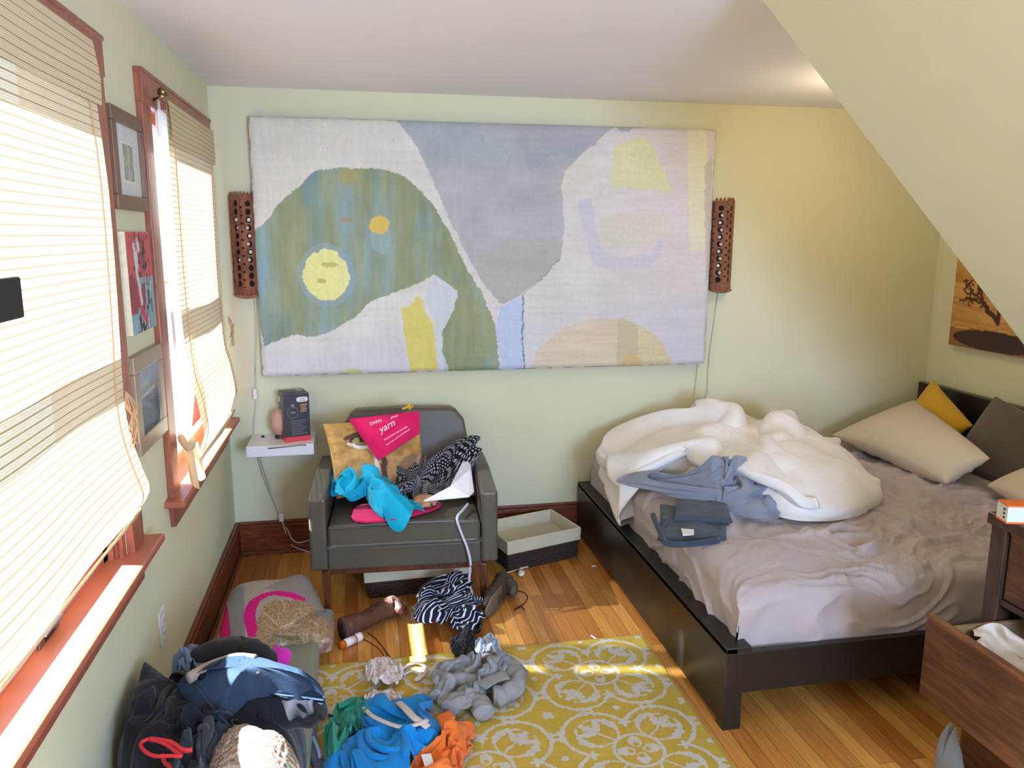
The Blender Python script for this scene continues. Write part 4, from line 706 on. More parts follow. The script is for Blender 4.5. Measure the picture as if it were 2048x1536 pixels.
2,7,4,-2,2,4,-6,-3,1,-1,-8,6,1,-7,13,0,1,10,10,20,11,13,18,10,-6,7,4,4,3,4,12,-12,0,-10,-4,1,9,0,6,-2,-4,9,5,1,6,1,1,7,-1,0,7,4,-6,0,3,-10,0,-1,-7,6,4,3,5,4,0,7,-2,-5,3,3,-10,0,11,-5,1,-6,-6,2,-8,-1,-3,-3,9,4,-6,1,1,-4,-2,1,-1,-6,1,6,-6,3,-5,-3,-2,-7,3,1,4,-4,-2,4,-14,-3,-4,-11,8,-6,-2,4,1,7,1,3,3,8,
-3,7,3,-1,-7,4,4,-6,8,-2,3,13,6,5,7,10,11,9,3,1,5,4,-2,-4,18,-7,-3,9,-6,4,-1,-4,7,4,-1,7,-2,0,5,4,-2,5,4,3,5,3,-4,1,1,-10,5,0,-7,5,3,5,4,6,1,6,0,0,8,-2,2,7,8,-2,2,-6,-3,3,1,-4,2,-5,4,-1,-4,5,4,-6,0,2,-2,-7,-2,7,-6,0,-2,-5,2,-8,0,1,-6,-7,-6,5,-11,-7,3,-14,3,-2,-11,8,-2,0,4,0,5,0,2,9,7,-3,2,7,-4,-2,2,8,
-5,9,3,-2,8,5,1,8,7,-5,4,13,-2,-6,9,-4,-2,9,-1,3,-6,-7,8,-1,-5,6,4,2,5,2,-1,4,7,4,5,-3,-6,1,-1,-9,6,-1,-6,9,3,0,5,5,2,5,8,7,5,-1,11,11,2,6,7,-4,-2,6,2,-6,1,3,-6,2,-8,0,1,-3,6,6,-5,-2,0,3,-8,-5,5,-5,1,-6,-5,1,-11,-5,-10,3,-11,-7,5,-11,1,-4,-10,3,3,-5,8,0,-2,3,-4,5,5,-1,8,6,-3,5,5,3,-7,1,8,-5,4,4,-8,6,
9,-10,8,10,-8,0,14,-1,8,9,3,1,-6,-5,1,0,-10,5,-1,-4,8,4,1,7,3,1,6,2,2,-1,-3,-10,2,1,-9,9,1,1,9,1,0,7,8,7,5,2,13,6,5,10,10,-2,-3,8,-1,-3,3,0,-6,-3,-3,-4,3,-4,3,4,-4,5,7,-2,-4,-5,2,-7,-2,-1,-7,2,-10,-7,-13,4,-7,-4,1,-11,0,-10,-4,4,2,-2,1,7,-4,6,1,-5,5,-2,1,4,-3,9,9,-3,0,2,8,-8,5,8,-10,2,12,-10,-4,8,-13,
8,2,-9,13,11,1,3,-8,-2,-4,-3,-5,-3,3,-7,5,-1,-8,9,2,-4,7,4,5,3,-3,-2,1,0,-7,6,3,-4,5,2,1,6,4,10,10,2,5,4,6,6,7,2,1,7,-1,-4,3,-2,-3,4,-3,-3,0,-5,-4,5,-3,5,5,-2,7,4,0,-3,-2,-2,-10,0,-8,-6,-11,2,-7,-2,3,-8,1,-7,-2,5,-5,1,4,4,-2,-1,3,-6,1,4,-6,6,-1,0,8,-4,2,-4,4,-8,-3,9,-14,3,14,-11,6,8,-6,1,2,-8,13,9,3,
3,-9,-3,-3,-7,-7,-7,4,-4,-2,-2,-8,8,0,-6,6,5,4,2,-1,-6,4,0,-4,3,6,2,4,-3,2,2,5,9,10,5,2,6,5,-2,7,-2,-1,4,-3,-4,5,-1,-6,1,-4,2,4,4,-1,8,-4,2,6,-5,4,-1,4,8,9,-3,-3,-1,-7,-9,-3,-3,-10,-6,4,-5,3,-1,-5,6,-5,4,5,0,0,-1,-4,-6,-3,3,-6,1,3,-4,8,2,-5,-5,2,-9,-11,10,-11,0,10,-19,9,10,-6,7,4,6,6,9,-3,5,-7,-3,0,-10,
-7,-11,-4,-4,-9,2,-11,2,1,-7,10,3,2,3,2,-1,3,-3,-6,5,6,3,3,3,6,6,0,4,3,4,2,7,-5,-3,5,4,-1,4,-7,0,3,-2,-7,4,-5,1,7,6,-2,6,1,0,5,-5,4,2,7,5,7,1,4,6,-5,-3,2,-3,-7,-7,-1,-3,0,2,-6,9,-1,2,5,-5,0,-1,-2,-9,-3,-1,-8,-11,5,-6,2,4,-8,5,6,-8,-5,4,-12,-5,11,-9,4,9,-9,11,3,-2,-4,-5,-5,5,3,-3,2,-8,-8,-12,-6,1,-3,3,
-12,1,3,-10,9,0,-1,3,2,8,3,0,-3,4,-3,-8,5,3,3,3,3,7,5,-1,0,6,-2,-3,5,5,2,4,-4,-1,-3,-7,-4,6,-4,-3,7,2,-2,6,1,1,4,0,0,6,2,1,0,4,5,7,2,3,7,2,-1,-4,-3,-6,4,-2,-4,4,3,-1,6,-4,0,0,-4,-9,-5,0,-10,-16,2,-8,-3,4,-10,5,10,-4,6,5,-4,-1,4,-8,1,6,-5,7,7,-1,-11,-5,-1,9,-2,-3,1,6,-8,-6,-3,-4,4,3,-7,2,-1,-6,4,5,-5,
5,2,5,4,0,0,-1,-2,-9,4,-2,3,7,-2,1,1,3,9,9,2,-6,10,3,5,4,-6,-2,-7,-5,-9,1,-9,-5,6,2,-4,7,2,2,3,0,-6,2,-2,-3,7,-1,5,2,6,6,5,8,2,8,-3,-5,-4,-7,-5,5,2,-2,6,7,0,5,-2,-6,-11,-1,-6,-15,5,-8,-6,4,-10,4,5,-8,7,7,1,5,5,-1,-5,4,-6,5,7,1,-2,-5,-13,-3,4,1,2,7,-2,7,2,-4,3,2,-3,4,0,-4,2,4,1,3,1,-3,4,-1,2,4,0,-4,4,
-1,-5,2,1,2,4,0,5,9,2,4,10,2,0,1,-7,-8,0,-10,-10,-7,-8,-7,4,-6,-5,6,4,-1,5,1,-1,3,1,-8,6,2,3,5,1,8,5,4,4,4,7,-2,-1,-1,-6,-3,-1,-3,7,5,-1,7,3,-4,0,-3,-6,-16,7,-2,-9,4,-5,4,1,-7,5,4,-3,5,7,1,8,-1,-3,7,3,4,0,3,-16,-6,2,3,5,4,1,6,5,-3,1,4,0,2,5,2,7,-1,4,4,-1,6,4,-1,-2,4,1,-4,5,2,0,6,2,-5,2,-2,-7,5,-2,3,10,
5,1,-3,-10,-7,-2,-7,-13,-3,-12,-7,5,-1,-5,8,1,-2,2,9,2,6,3,-2,4,-1,-2,1,2,10,5,3,8,5,7,-4,3,5,-2,1,-2,-3,2,3,-4,8,-4,-2,-1,2,-8,-12,5,-2,-9,7,-3,3,-2,-7,9,-3,3,8,2,1,2,9,-3,8,4,1,-3,-1,-13,-4,6,6,3,7,7,6,-1,-6,9,2,-1,0,9,1,1,3,13,7,0,6,3,-1,-7,4,1,-5,5,1,5,7,3,1,7,-3,-6,2,-7,-9,6,7,-1,-4,-8,-6,-5,-15,
-6,-2,-9,-13,7,2,-9,8,3,2,2,10,4,4,6,-1,7,0,4,7,-1,7,7,-1,8,7,3,3,2,7,0,6,-2,-3,0,-4,-6,3,10,-4,-7,2,-10,-8,2,-3,-4,7,-6,0,3,-5,8,-4,3,8,-1,6,9,5,-2,4,11,1,-2,2,-14,0,8,11,0,8,10,5,3,4,7,-2,-7,8,3,-1,3,7,12,1,2,10,6,0,-3,0,0,-9,4,-4,-3,8,4,2,9,2,-2,-2,-7,-5,4,0,-7,-4,-10,-9,-6,-10,-6,3,-4,-4,5,1,-5,8,
0,6,6,8,8,6,9,3,6,-4,2,8,2,4,4,9,3,4,-6,4,6,-4,-1,7,-1,-2,6,2,-8,-6,12,-4,-2,6,-10,-8,1,-2,-4,7,1,4,6,-6,6,3,-4,7,-2,7,12,0,1,10,-3,-1,8,-3,-7,-8,15,9,3,8,10,2,5,8,6,2,0,10,2,-4,4,5,12,4,2,12,6,-3,1,2,-1,-9,-2,-5,-10,5,0,-4,7,8,-2,3,-7,-5,-7,-12,-1,-2,-13,-9,0,-7,-14,7,7,-2,5,1,7,8,-3,11,10,5,9,10,8,
5,4,10,4,7,-4,1,6,3,0,2,3,1,3,-8,-3,7,3,-3,7,1,-5,0,7,-8,-2,7,-7,-2,6,-2,-3,6,5,-1,8,1,4,6,-6,10,1,-3,9,-5,4,8,-3,2,4,7,-10,-3,2,17,-2,15,6,0,9,6,2,5,8,6,-3,6,6,7,11,5,6,6,9,-3,-2,3,-3,-10,0,-3,-10,-1,-7,-9,4,0,-6,-1,-6,-6,-7,-16,1,-3,-8,-6,4,0,-12,9,6,-2,11,6,8,10,-3,16,11,-2,14,12,7,8,12,6,4,7,0,0,
3,-1,-6,-4,8,-1,-6,-2,-8,8,6,-5,7,0,2,5,3,-1,2,7,-4,3,5,-2,5,4,0,1,6,2,0,8,3,3,1,-3,7,3,-5,1,-6,2,-7,9,-3,7,-1,14,4,6,12,0,14,3,-6,8,11,4,-2,12,7,7,0,5,6,4,9,-2,-1,-3,-8,-10,0,-3,-10,1,-10,-4,-4,-11,-5,-6,-3,-10,4,-5,-2,2,-2,-7,5,2,1,6,0,-1,15,3,7,9,3,18,13,-3,15,15,7,9,11,6,2,9,1,0,2,1,-8,-5,4,-8,-15,
0,-6,9,8,-3,6,0,0,5,0,-3,3,6,4,4,8,-1,8,-1,6,7,3,-3,6,2,2,3,7,0,-1,8,-7,-8,0,-8,0,-6,8,2,10,5,12,8,6,3,11,8,-4,4,13,-7,5,12,6,4,-1,8,3,-5,11,0,-1,-5,-10,-5,-3,-12,-2,-6,-13,-9,-5,-14,-6,1,0,-13,5,5,-4,4,6,-3,11,-1,-1,6,1,9,10,-2,9,10,2,19,18,5,7,13,5,7,5,8,1,9,3,2,4,1,-5,-1,-4,-7,-17,2,-1,8,4,-6,2,9,
-1,1,-3,-10,7,3,5,2,11,6,9,4,1,7,1,4,6,0,0,5,5,1,-10,6,-9,-6,12,-12]),
'd':(33,38,0.8,0.7,[-41,-137,37,8,3,-2,0,3,-5,5,0,-7,3,5,4,-4,6,-1,-1,6,0,9,-5,-1,9,0,-1,0,1,-9,5,2,-2,1,5,-5,4,5,-6,5,5,4,7,1,-2,4,7,8,4,4,6,7,5,-4,6,4,-4,0,7,9,-6,8,3,0,7,5,10,4,-3,5,1,-11,10,0,-7,6,8,-4,9,5,-1,3,5,8,2,10,5,2,14,-7,9,2,4,2,-2,12,0,5,8,5,2,7,4,8,5,8,-5,-3,6,-3,-1,0,8,4,0,1,-9,1,4,5,
5,7,-1,2,-2,-8,6,0,-7,3,6,-2,-4,8,4,3,3,3,9,1,1,2,-1,-6,2,0,-5,6,4,3,3,4,-6,2,7,-5,8,3,-1,10,3,2,-2,5,7,4,5,6,7,3,-5,7,3,-2,0,8,10,-7,9,-1,4,7,4,10,1,-4,10,0,-6,1,7,-9,6,6,-4,9,7,1,0,5,7,3,8,6,7,10,-2,8,1,4,5,-4,6,7,3,6,-2,7,3,6,5,4,9,-3,-3,4,4,3,-5,2,-8,4,3,-1,2,7,6,5,5,-3,3,-3,-8,3,3,-6,4,5,2,-1,5,
4,7,3,2,3,4,-4,4,-2,-7,3,5,7,4,2,4,7,2,0,5,5,-5,4,7,-8,5,4,2,3,4,8,4,8,3,9,0,-8,5,4,4,-6,7,3,2,8,2,6,6,3,10,1,0,5,5,-8,-2,7,-7,4,7,-4,7,8,3,4,9,9,7,-2,7,5,5,2,8,0,1,9,2,-2,4,5,4,-1,5,7,6,2,-3,8,-1,-4,-3,6,11,-2,2,-9,5,4,-7,5,4,-3,4,4,3,2,2,-6,6,2,-5,4,4,6,3,3,-3,4,7,-2,6,0,-4,5,5,4,1,2,9,7,0,6,2,3,-7,
4,6,-5,5,8,-3,7,-1,-1,5,5,6,2,5,-7,8,2,0,2,8,2,-4,7,3,10,7,2,3,5,9,9,3,0,2,7,-5,-1,9,-4,3,10,0,7,0,11,7,-4,8,5,7,2,8,5,0,6,3,-6,5,3,-6,3,6,7,4,5,5,6,0,-8,3,6,5,0,3,-9,0,4,-6,-3,1,-7,5,4,-3,6,4,0,4,2,-7,4,4,5,5,1,3,5,5,-2,4,5,-1,5,6,3,5,4,4,6,-2,1,6,1,0,0,6,-4,8,3,1,1,6,-9,4,2,5,4,5,-4,3,4,2,1,7,1,5,9,
0,5,6,0,3,7,4,7,2,4,4,4,4,4,7,3,6,6,2,7,5,8,5,1,1,5,7,-3,4,1,-4,7,5,1,2,3,-7,5,3,-4,5,5,7,6,4,4,-9,1,0,10,6,-4,4,3,-8,-7,5,-5,-2,3,-9,5,4,-4,8,2,-1,5,4,0,7,0,12,9,0,4,7,3,1,6,7,3,1,8,1,2,4,-2,8,-2,0,-2,6,-13,2,4,6,3,6,-6,4,4,-2,3,1,5,2,8,0,6,4,8,9,5,1,5,6,-3,-1,6,4,5,6,1,2,7,0,8,5,0,7,3,7,3,6,10,6,5,
-4,3,4,-7,7,2,-2,1,4,-6,4,5,-3,6,1,-6,9,4,2,1,5,9,3,8,2,-2,0,-9,10,6,-1,4,2,-7,-4,4,-6,-1,6,-5,5,3,-3,8,4,1,10,2,4,6,1,12,5,1,5,6,0,8,6,7,1,3,8,-5,0,4,-8,-5,1,-12,4,7,-5,3,3,8,4,7,-3,4,8,1,7,6,3,5,6,5,3,0,4,4,6,-4,3,7,0,5,0,8,8,3,3,1,9,-3,7,7,-1,6,5,6,3,3,7,7,4,-5,7,3,-1,3,5,-6,7,1,-2,3,5,-10,4,1,-7,
5,3,5,5,6,4,-6,-1,-12,1,5,-6,8,4,-2,6,-1,-2,4,2,-2,-2,9,-3,5,3,2,8,6,0,9,3,4,4,2,9,1,0,9,5,4,4,4,7,-6,1,6,-7,-4,0,-10,0,6,-9,5,5,1,6,2,9,7,5,5,5,5,5,5,7,1,1,6,-7,0,7,-2,5,6,1,7,4,3,8,3,6,8,2,5,2,7,-3,0,10,-4,7,2,5,6,0,-2,7,4,-3,5,6,3,7,2,-5,4,7,-6,6,1,-9,4,-2,-7,-9,0,2,7,5,-11,-7,4,-12,6,4,-5,9,0,5,7,
-1,6,0,4,-4,5,4,3,8,4,1,1,11,-7,2,1,7,1,0,13,5,5,1,5,7,-7,5,5,0,-2,2,-9,1,5,-6,1,9,-4,7,2,4,4,-2,11,7,8,2,7,4,4,6,6,-2,-4,8,-4,2,6,2,9,4,2,4,6,-2,8,4,1,2,4,8,5,4,-2,4,8,-2,9,0,-2,0,2,-8,7,4,-1,5,1,-4,7,6,-6,7,8,-2,10,0,-3,-8,4,-2,9,6,-4,1,2,-8,3,4,-8,5,5,-2,5,-3,7,6,2,4,1,7,-6,6,2,2,2,7,-1,7,8,-1,5,0,
7,-1,3,10,7,5,1,1,6,-7,6,4,-4,-6,3,-3,5,6,-4,4,6,-1,6,1,5,6,5,-3,5,4,6,6,3,5,5,2,0,1,4,5,6,6,0,6,6,2,5,1,-2,4,7,5,5,5,1,6,7,-2,6,7,-3,-2,4,-7,3,1,-11,7,4,-7,5,1,-9,8,7,-4,9,4,-1,-9,7,0,13,4,-4,9,1,0,5,1,-6,-3,7,-7,5,2,0,3,1,9,5,4,-2,3,6,-7,5,1,11,10,7,-1,2,8,-3,1,4,7,1,-1,8,6,6,0,4,6,-4,3,3,-2,-1,6,-5,
4,3,-2,6,3,-1,2,6,0,7,4,1,3,-4,9,6,1,6,9,2,5,3,8,-4,4,4,1,7,4,4,8,6,0,5,8,2,6,6,-2,4,7,-6,1,5,-9,-3,4,-11,-1,4,-14,9,3,-6,9,4,2,9,5,-2,-7,8,4,11,2,-10,10,3,-4,8,-1,7,1,5,-5,1,6,-8,6,3,4,5,3,7,3,5,-8,9,1,2,2,4,12,4,9,0,3,5,-5,4,1,5,-2,2,8,8,5,3,7,5,0,3,6,-6,4,0,-1,5,4,-1,-2,7,-3,7,7,-3,6,-3,6,-1,-2,12,
7,4,7,6,6,-1,1,6,-9,8,2,3,6,6,-2,5,8,0,6,7,0,8,5,-3,6,4,-8,3,4,-14,-5,5,-12,2,6,-10,9,2,3,9,3,4,-5,10,3,13,0,-4,7,3,-8,8,1,-1,5,3,5,3,4,-3,4,5,-3,8,1,4,7,2,-1,1,7,-6,1,3,9,1,7,6,6,6,-2,8,2,-5,1,2,5,2,4,4,4,5,4,4,6,1,7,4,-1,7,-2,3,3,5,-3,5,6,-4,6,3,-1,-1,-1,10,-3,3,9,8,5,2,5,5,-6,5,2,-6,6,8,-2,2,6,-5,
5,7,-1,7,5,-2,8,4,-5,7,1,-8,4,3,-9,0,6,-8,0,7,-6,8,2,3,-2,11,0,11,-1,0,10,1,-4,7,2,-6,5,3,-4,2,2,7,4,4,5,8,0,0,4,6,-3,6,5,-9,2,4,-1,3,4,5,4,5,0,7,1,-5,4,4,0,0,5,6,6,3,2,1,6,2,4,3,2,7,3,4,2,4,5,6,4,2,7,3,-4,4,1,0,-5,5,7,4,6,3,9,5,-5,5,-3,-11,6,1,-4,9,7,3,4,5,-4,0,5,-6,4,8,-5,6,3,-2,5,5,0,8,4,-2,0,7,-8,
0,8,-7,0,7,-5,8,2,1,8,-2,-1,8,2,-3,6,5,-5,7,0,-1,0,5,7,6,0,1,6,-1,-6,3,3,-7,8,5,-3,7,1,3,5,5,-4,5,4,-4,3,5,-1,0,7,5,1,5,6,6,5,1,8,-2,1,2,6,2,4,3,6,-3,4,6,4,6,1,9,3,-1,3,4,1,0,6,-1,9,5,-4,7,1,-7,6,-1,-5,-1,7,6,4,4,-2,2,-2,-8,4,4,-4,6,8,-3,7,6,-1,3,8,7,7,5,-1,5,5,-6,10,-7,-7,-4,7,-2,6,4,-2,9,2,-2,6,1,-1,
4,6,-3,7,3,5,5,1,7,7,5,3,1,0,-8,2,2,-7,8,0,-4,6,3,-5,4,7,-3,7,3,-1,6,6,1,1,2,7,4,3,5,6,3,-5,6,3,1,1,6,7,-6,3,6,1,7,7,9,3,-1,7,-1,-5,9,4,-4,0,6,0,1,8,1,6,4,-6,6,2,-2,1,8,7,3,1,-3,4,0,3,4,6,-7,4,5,-6,4,7,-1,8,7,1,6,5,6,0,-2,-13,7,7,-2,-2,12,-2,6,3,-1,6,-9,-3,8,2,2,6,8,3,3,6,8,2,8,10,9,2,-1,1,1,-7,-2,0,
-9,9,2,0,6,6,0,1,5,-5,6,5,-4,8,3,0,3,3,8,5,2,5,2,3,-9,8,3,1,-4,2,8,0,4,6,9,-1,-4,8,5,-5,3,9,-1,3,6,3,1,7,8,6,7,0,3,2,-11,6,2,0,2,7,7,4,0,8,10,0,-2,-1,7,-7,-2,6,-7,5,8,-2,10,5,1,-9,9,-8,7,4,-1,6,-2,-5,4,8,-2,8,2,0,5,1,3,3,8,6,4,4,7,8,4,4,5,6,7,8,4,-1,1,-5,-7,6,3,2,4,5,1,5,4,-4,3,5,-2,4,4,0,2,5,-5,4,2,
2,3,3,3,6,4,-5,4,4,-1,2,3,6,4,3,5,4,3,-5,0,6,-3,5,6,2,4,5,1,2,7,5,7,6,-2,4,1,-8,8,0,-2,3,6,11,7,1,10,5,4,-2,-4,7,-7,-2,7,-2,3,7,-2,-5,6,-1,5,5,-6,8,-3,0,5,3,-5,7,6,-2,10,3,1,0,4,8,0,6,10,11,5,2,5,1,6,4,5,2,6,2,-5,4,0,-5,5,4,3,3,5,5,7,3,1,0,3,-5,3,3,-7,5,4,-3,4,4,3,4,3,6,6,1,0,2,8,-1,2,7,2,6,3,4,3,1,-2,
-1,7,-1,5,5,-7,10,3,-1,1,8,-4,4,5,-1,8,1,0,0,-1,12,6,2,15,6,7,-2,8,6,0,0,8,0,-7,5,1,5,3,8,0,7,-7,7,3,0,2,2,-6,6,2,-1,7,4,-7,7,4,2,4,3,10,1,8,10,7,2,5,7,5,-2,7,3,-6,5,-2,-8,5,2,-1,4,3,6,-1,4,6,3,7,4,4,1,-8,5,1,2,5,4,1,3,5,-5,3,2,8,5,1,6,5,7,1,9,-3,3,5,5,1,0,12,-4,1,10,-11,1,-2,-9,4,1,-8,1,10,1,10,9,2,
5,-2,16,-2,-3,14,11,7,6,5,8,0,7,-1,5,2,10,0,-4,9,-4,6,0,6,8,4,0,6,4,-5,-5,6,-6,5,0,-7,4,6,-2,9,1,2,7,5,5,3,3,7,6,-1,-4,3,6,-6,6,5,1,5,4,3,2,3,3,4,2,-3,5,1,5,5,6,0,4,3,-1,1,-1,7,4,4,0,5,5,-1,6,4,10,6,-3,5,6,-3,5,3,7,-2,3,14,-5,4,14,-11,-5,-5,-12,0,3,-9,4,9,-1,9,8,8,7,2,16,1,-6,8,8,5,9,4,8,2,7,3,5,4,2,
7,-2,10,-4,8,-2,6,7,-1,10,9,3,-2,-1,8,-7,4,-1,-5,-5,7,-4,6,5,-6,8,3,-2,5,2,5,4,3,3,10,5,0,2,2,-8,5,2,-3,1,6,9,3,4,5,7,-3,4,5,6,-5,4,3,6,-2,-6,9,7,3,2,6,3,0,5,7,8,7,5,3,6,-4,3,5,3,-3,-5,12,-8,6,13,-11,-1,4,-8,-6,-3,-10,10,10,3,6,10,7,5,-6,17,5,3,6,7,7,-2,1,1,9,3,4,7,5,7,5,-2,-3,9,7,7,-2,10,1,3,7,2,8,7,
1,-4,0,6,-7,1,3,-6,-3,6,1,4,4,-6,4,5,-5,9,3,0,8,2,4,2,5,-2,0,-1,-7,8,5,2,1,4,8,2,-3,8,6,4,2,10,5,0,-2,-2,11,5,-5,7,10,0,5,11,4,5,6,8,5,8,6,-3,1,2,-5,-14,5,-12,5,9,-13,2,13,-4,-5,4,-10,10,2,8,4,6,11,6,2,12,3,0,8,4,7,-4,6,6,0,-4,0,8,1,2,9,-2,4,9,9,1,-2,6,8,-3,8,5,0,8,1,1,6,3,-2,4,1,-5,-6,6,0,-2,5,-3,7,
1,-6,5,5,0,8,1,0,2,5,0,-4,3,-7,7,3,-4,6,2,5,5,0,1,4,3,5,6,1,8,9,5,9,3,-2,12,7,0,11,9,1,5,10,2,2,8,5,0,0,9,-10,-11,5,-12,-7,4,-15,3,11,-3,3,9,-4,6,4,0,2,-2,14,2,3,11,3,7,4,3,7,0,6,0,-8,1,5,5,-3,2,10,4,7,-4,5,-1,9,9,1,-2,5,9,-3,6,6,-3,7,-5,3,9,3,-2,1,7,-4,-10,5,-1,5,2,-7,9,-4,2,8,3,0,3,8,-1,-9,8,-6,-2,
3,-9,6,2,-2,4,2,7,11,2,-3,7,1,12,7,1,14,12,1,7,2,4,15,6,-1,9,9,1,2,10,5,0,-1,6,-10,-10,4,-12,-8,7,-14,-3,7,-13,4,9,3,7,8,-2,1,2,9,4,4,7,7,0,-1,-1,8,2,6,4,-2,6,1,0,-6,3,8,2,9,-3,6,-1,8,6,-3,8,8,1,1,6,8,-4,6,-1,1,7,-1,1,4,8,-5,-6,5,-3,-3,6,-7,7,0,1,8,1,-1,-1,6,-4,3,9,-6,-8,5,-10,3,3,-5,9,1,1,3,-3,9,15,
2,6,9,5,14,10,-2,9,6,1,10,7,3,6,1,3,8,6,5,4,5,5,-9,-4,5,-11,-5,4,-14,-13,6,-10,-1,9,-10,6,9,1,3,6,5,5,1,2,9,0,-2,1,2,6,0,8,3,8,5,3,5,2,5,-1,4,6,7,4,-2,7,-1,6,2,-2,10,9,2,2,8,5,-5,5,-5,6,7,5,-4,-5,3,-5,-5,8,-7,4,7,-3,9,1,-2,-4,3,-6,0,8,-7,1,6,-6,1,7,-5,10,1,-1,6,-6,6,9,1,10,10,3,12,11,0,6,9,1,7,4,3,7,
1,2,6,3,5,6,4,4,-2,-1,6,-13,-2,7,-12,-10,7,-9,-11,6,-11,8,6,-9,9,6,0,2,6,5,8,2,0,1,0,8,-4,2,9,3,6,7,5,3,6,-5,3,8,9,2,-2,10,4,-2,6,-4,3,4,3,8,3,6,2,6,-2,4,9,3,-2,1,2,-8,-6,3,-4,9,5,-5,0,10,-8,-8,4,-8,6,4,1,5,2,-4,1,5,-5,7,5,2,8,-4,-1,9,-1,2,8,4,11,8,-1,5,5,0,9,1,2,14,3,2,9,4,8,0,4,2,-4,-4,1,-11,1,9,-11,
-2,12,-7,-10,10,-8,0,6,-15,10,3,-4,6,7,3,4,5,6,0,-3,8,5,1,5,3,4,6,1,4,8,0,6,3,6,4,-3,8,-3,1,8,1,1,7,4,-4,1,3,7,3,4,6,6,1,0,8,2,-3,-4,4,-9,1,4,-6,-6,8,-9,1,7,-10,9,4,2,6,-2,3,5,-6,0,7,2,2,3,4,-3,5,7,0,10,4,6,10,0,4,2,-5,9,2,1,17,5,2,15,6,9,1,4,4,-11,-5,3,-14,-9,3,-10,1,11,-4,1,13,-7,-2,7,-12,2,7,-7,5,
1,5,3,0,6,5,5,4,1,2,7,5,3,0,4,5,4,7,-5,4,-1,10,1,4,4,-2,8,1,-1,5,2,-7,8,3,-4,3,7,4,0,3,10,7,0,-1,6,2,-3,-7,6,-12,-8,9,-8,8,1,-4,6,3,2,10,-1,2,5,-5,3,9,-4,4,6,5,-1,0,11,0,6,7,2,7,-1,0,10,-3,4,3,0,15,-3,3,17,7,6,5,8,5,-9,-2,2,-17,-14,2,-6,-6,6,-7,3,11,-8,3,11,-5,-2,8,-7,4,6,2,4,-6,7,6,-3,3,-1,8,4,3,7,4,
8,2,4,-2,4,9,7,-1,-2,2,9,-2,3,8,-2,1,2,-10,4,3,-8,8,7,0,5,5,7,4,1,9,7,2,-2,-6,4,-8,-5,7,-7,7,-3,-2,7,-3,2,6,5,2,13,3,-1,6,-3,7,9,1,3,5,3,-1,3,7,4,1,6,-3,6,0,0,3,-3,10,2,4,9,-2,7,7,5,4,-4,7,2,-10,-5,0,-11,-8,5,-5,-10,7,-5,1,9,-3,0,11,-6,5,7,1,4,-8,3,5,-6,6,7,4,2,1,7,5,3,4,8,1,12,5,7,-8,2,6,3,-7,5,7,-4,
-1,5,-9,-3,7,-5,3,7,-1,6,2,6,5,5,5,7,2,2,6,1,-5,-6,6,-1,6,4,-3,7,-2,-2,9,-2,1,8,0,4,5,7,-4,6,3,4,3,-1,5,0,4,7,7,1,1,0,7,-6,7,0,-2,5,-1,5,-2,5,4,-3,5,2,8,5,-3,-2,-2,-9,-3,3,-7,-2,8,-5,-10,4,4,-2,8,-4,5,9,-1,7,2,-1,1,-7,6,6,-6,5,9,2,3,4,4,6,4,4,-2,7,-3,6,1,2,-4,3,5,-8,7,1,-7,-1,7,-2,-7,4,3,6,3,4,8,0,3,
3,10,2,9,-4,0,7,1,-3,5,6,-2,5,5,-2,0,6,-5,7,-4,5,4,5,0,2,6,-4,8,2,0,2,2,7,3,-7,3,5,0,3,0,8,-5,6,2,-4,-3,2,3,0,7,-1,0,7,4,3,1,-6,-6,-3,-4,9,5,-3,-4,8,-1,-9,5,4,4,5,-2,3,6,2,7,3,-3,-1,-7,6,5,-8,4,13,-3,0]),
'f':(33,38,0.7,0.6,[-84,-87,62,3,4,8,5,-6,0,1,-2,-8,4,-2,-4,3,0,9,4,2,6,2,-4,8,7,4,2,2,-7,3,4,-1,-9,1,-1,-12,10,-11,-6,6,-3,-9,-1,6,-8,7,1,-7,11,1,4,8,2,-5,-2,4,0,6,2,6,6,-5,-10,1,-2,-11,5,3,-6,7,-1,6,5,2,8,-2,7,6,8,-6,1,4,2,-5,6,2,-5,8,1,0,6,6,-2,8,5,-2,8,7,1,7,5,3,3,-6,7,-5,1,9,-9,4,10,-9,9,8,3,9,-2,
1,-7,-1,6,1,6,5,1,2,2,-2,-8,3,-6,0,4,-2,7,2,2,8,0,6,9,10,-3,5,6,-7,-4,-1,0,-13,4,-2,-10,8,-5,-7,6,1,-5,2,2,-9,2,-3,-8,6,2,-7,6,5,-3,7,0,3,3,6,6,6,-3,-2,2,1,-7,8,-2,-1,9,-1,-1,0,7,8,3,-2,10,8,-2,-2,-2,5,-5,7,-2,-2,7,0,3,6,5,-2,9,2,0,7,10,0,8,3,2,1,-5,9,-9,3,11,-10,11,8,3,5,8,3,-4,-7,5,-2,-3,2,4,8,6,-3,
-1,3,-4,-6,1,-5,1,2,4,9,2,0,8,8,1,4,8,-3,1,3,-6,-8,1,1,-12,3,1,-7,6,-4,-6,8,1,-6,0,-3,-8,0,2,-11,3,1,-8,9,0,-2,6,6,6,5,3,8,8,0,-1,5,-1,-9,8,-2,0,1,4,9,2,3,10,7,-3,5,3,1,-5,2,1,-8,5,-1,1,6,2,6,9,1,-1,6,6,2,7,9,0,6,-1,7,-2,1,11,-11,10,8,6,6,1,-4,-3,-8,3,-3,-7,5,1,3,7,3,5,6,-4,0,1,-8,-5,3,2,9,2,0,5,6,-5,
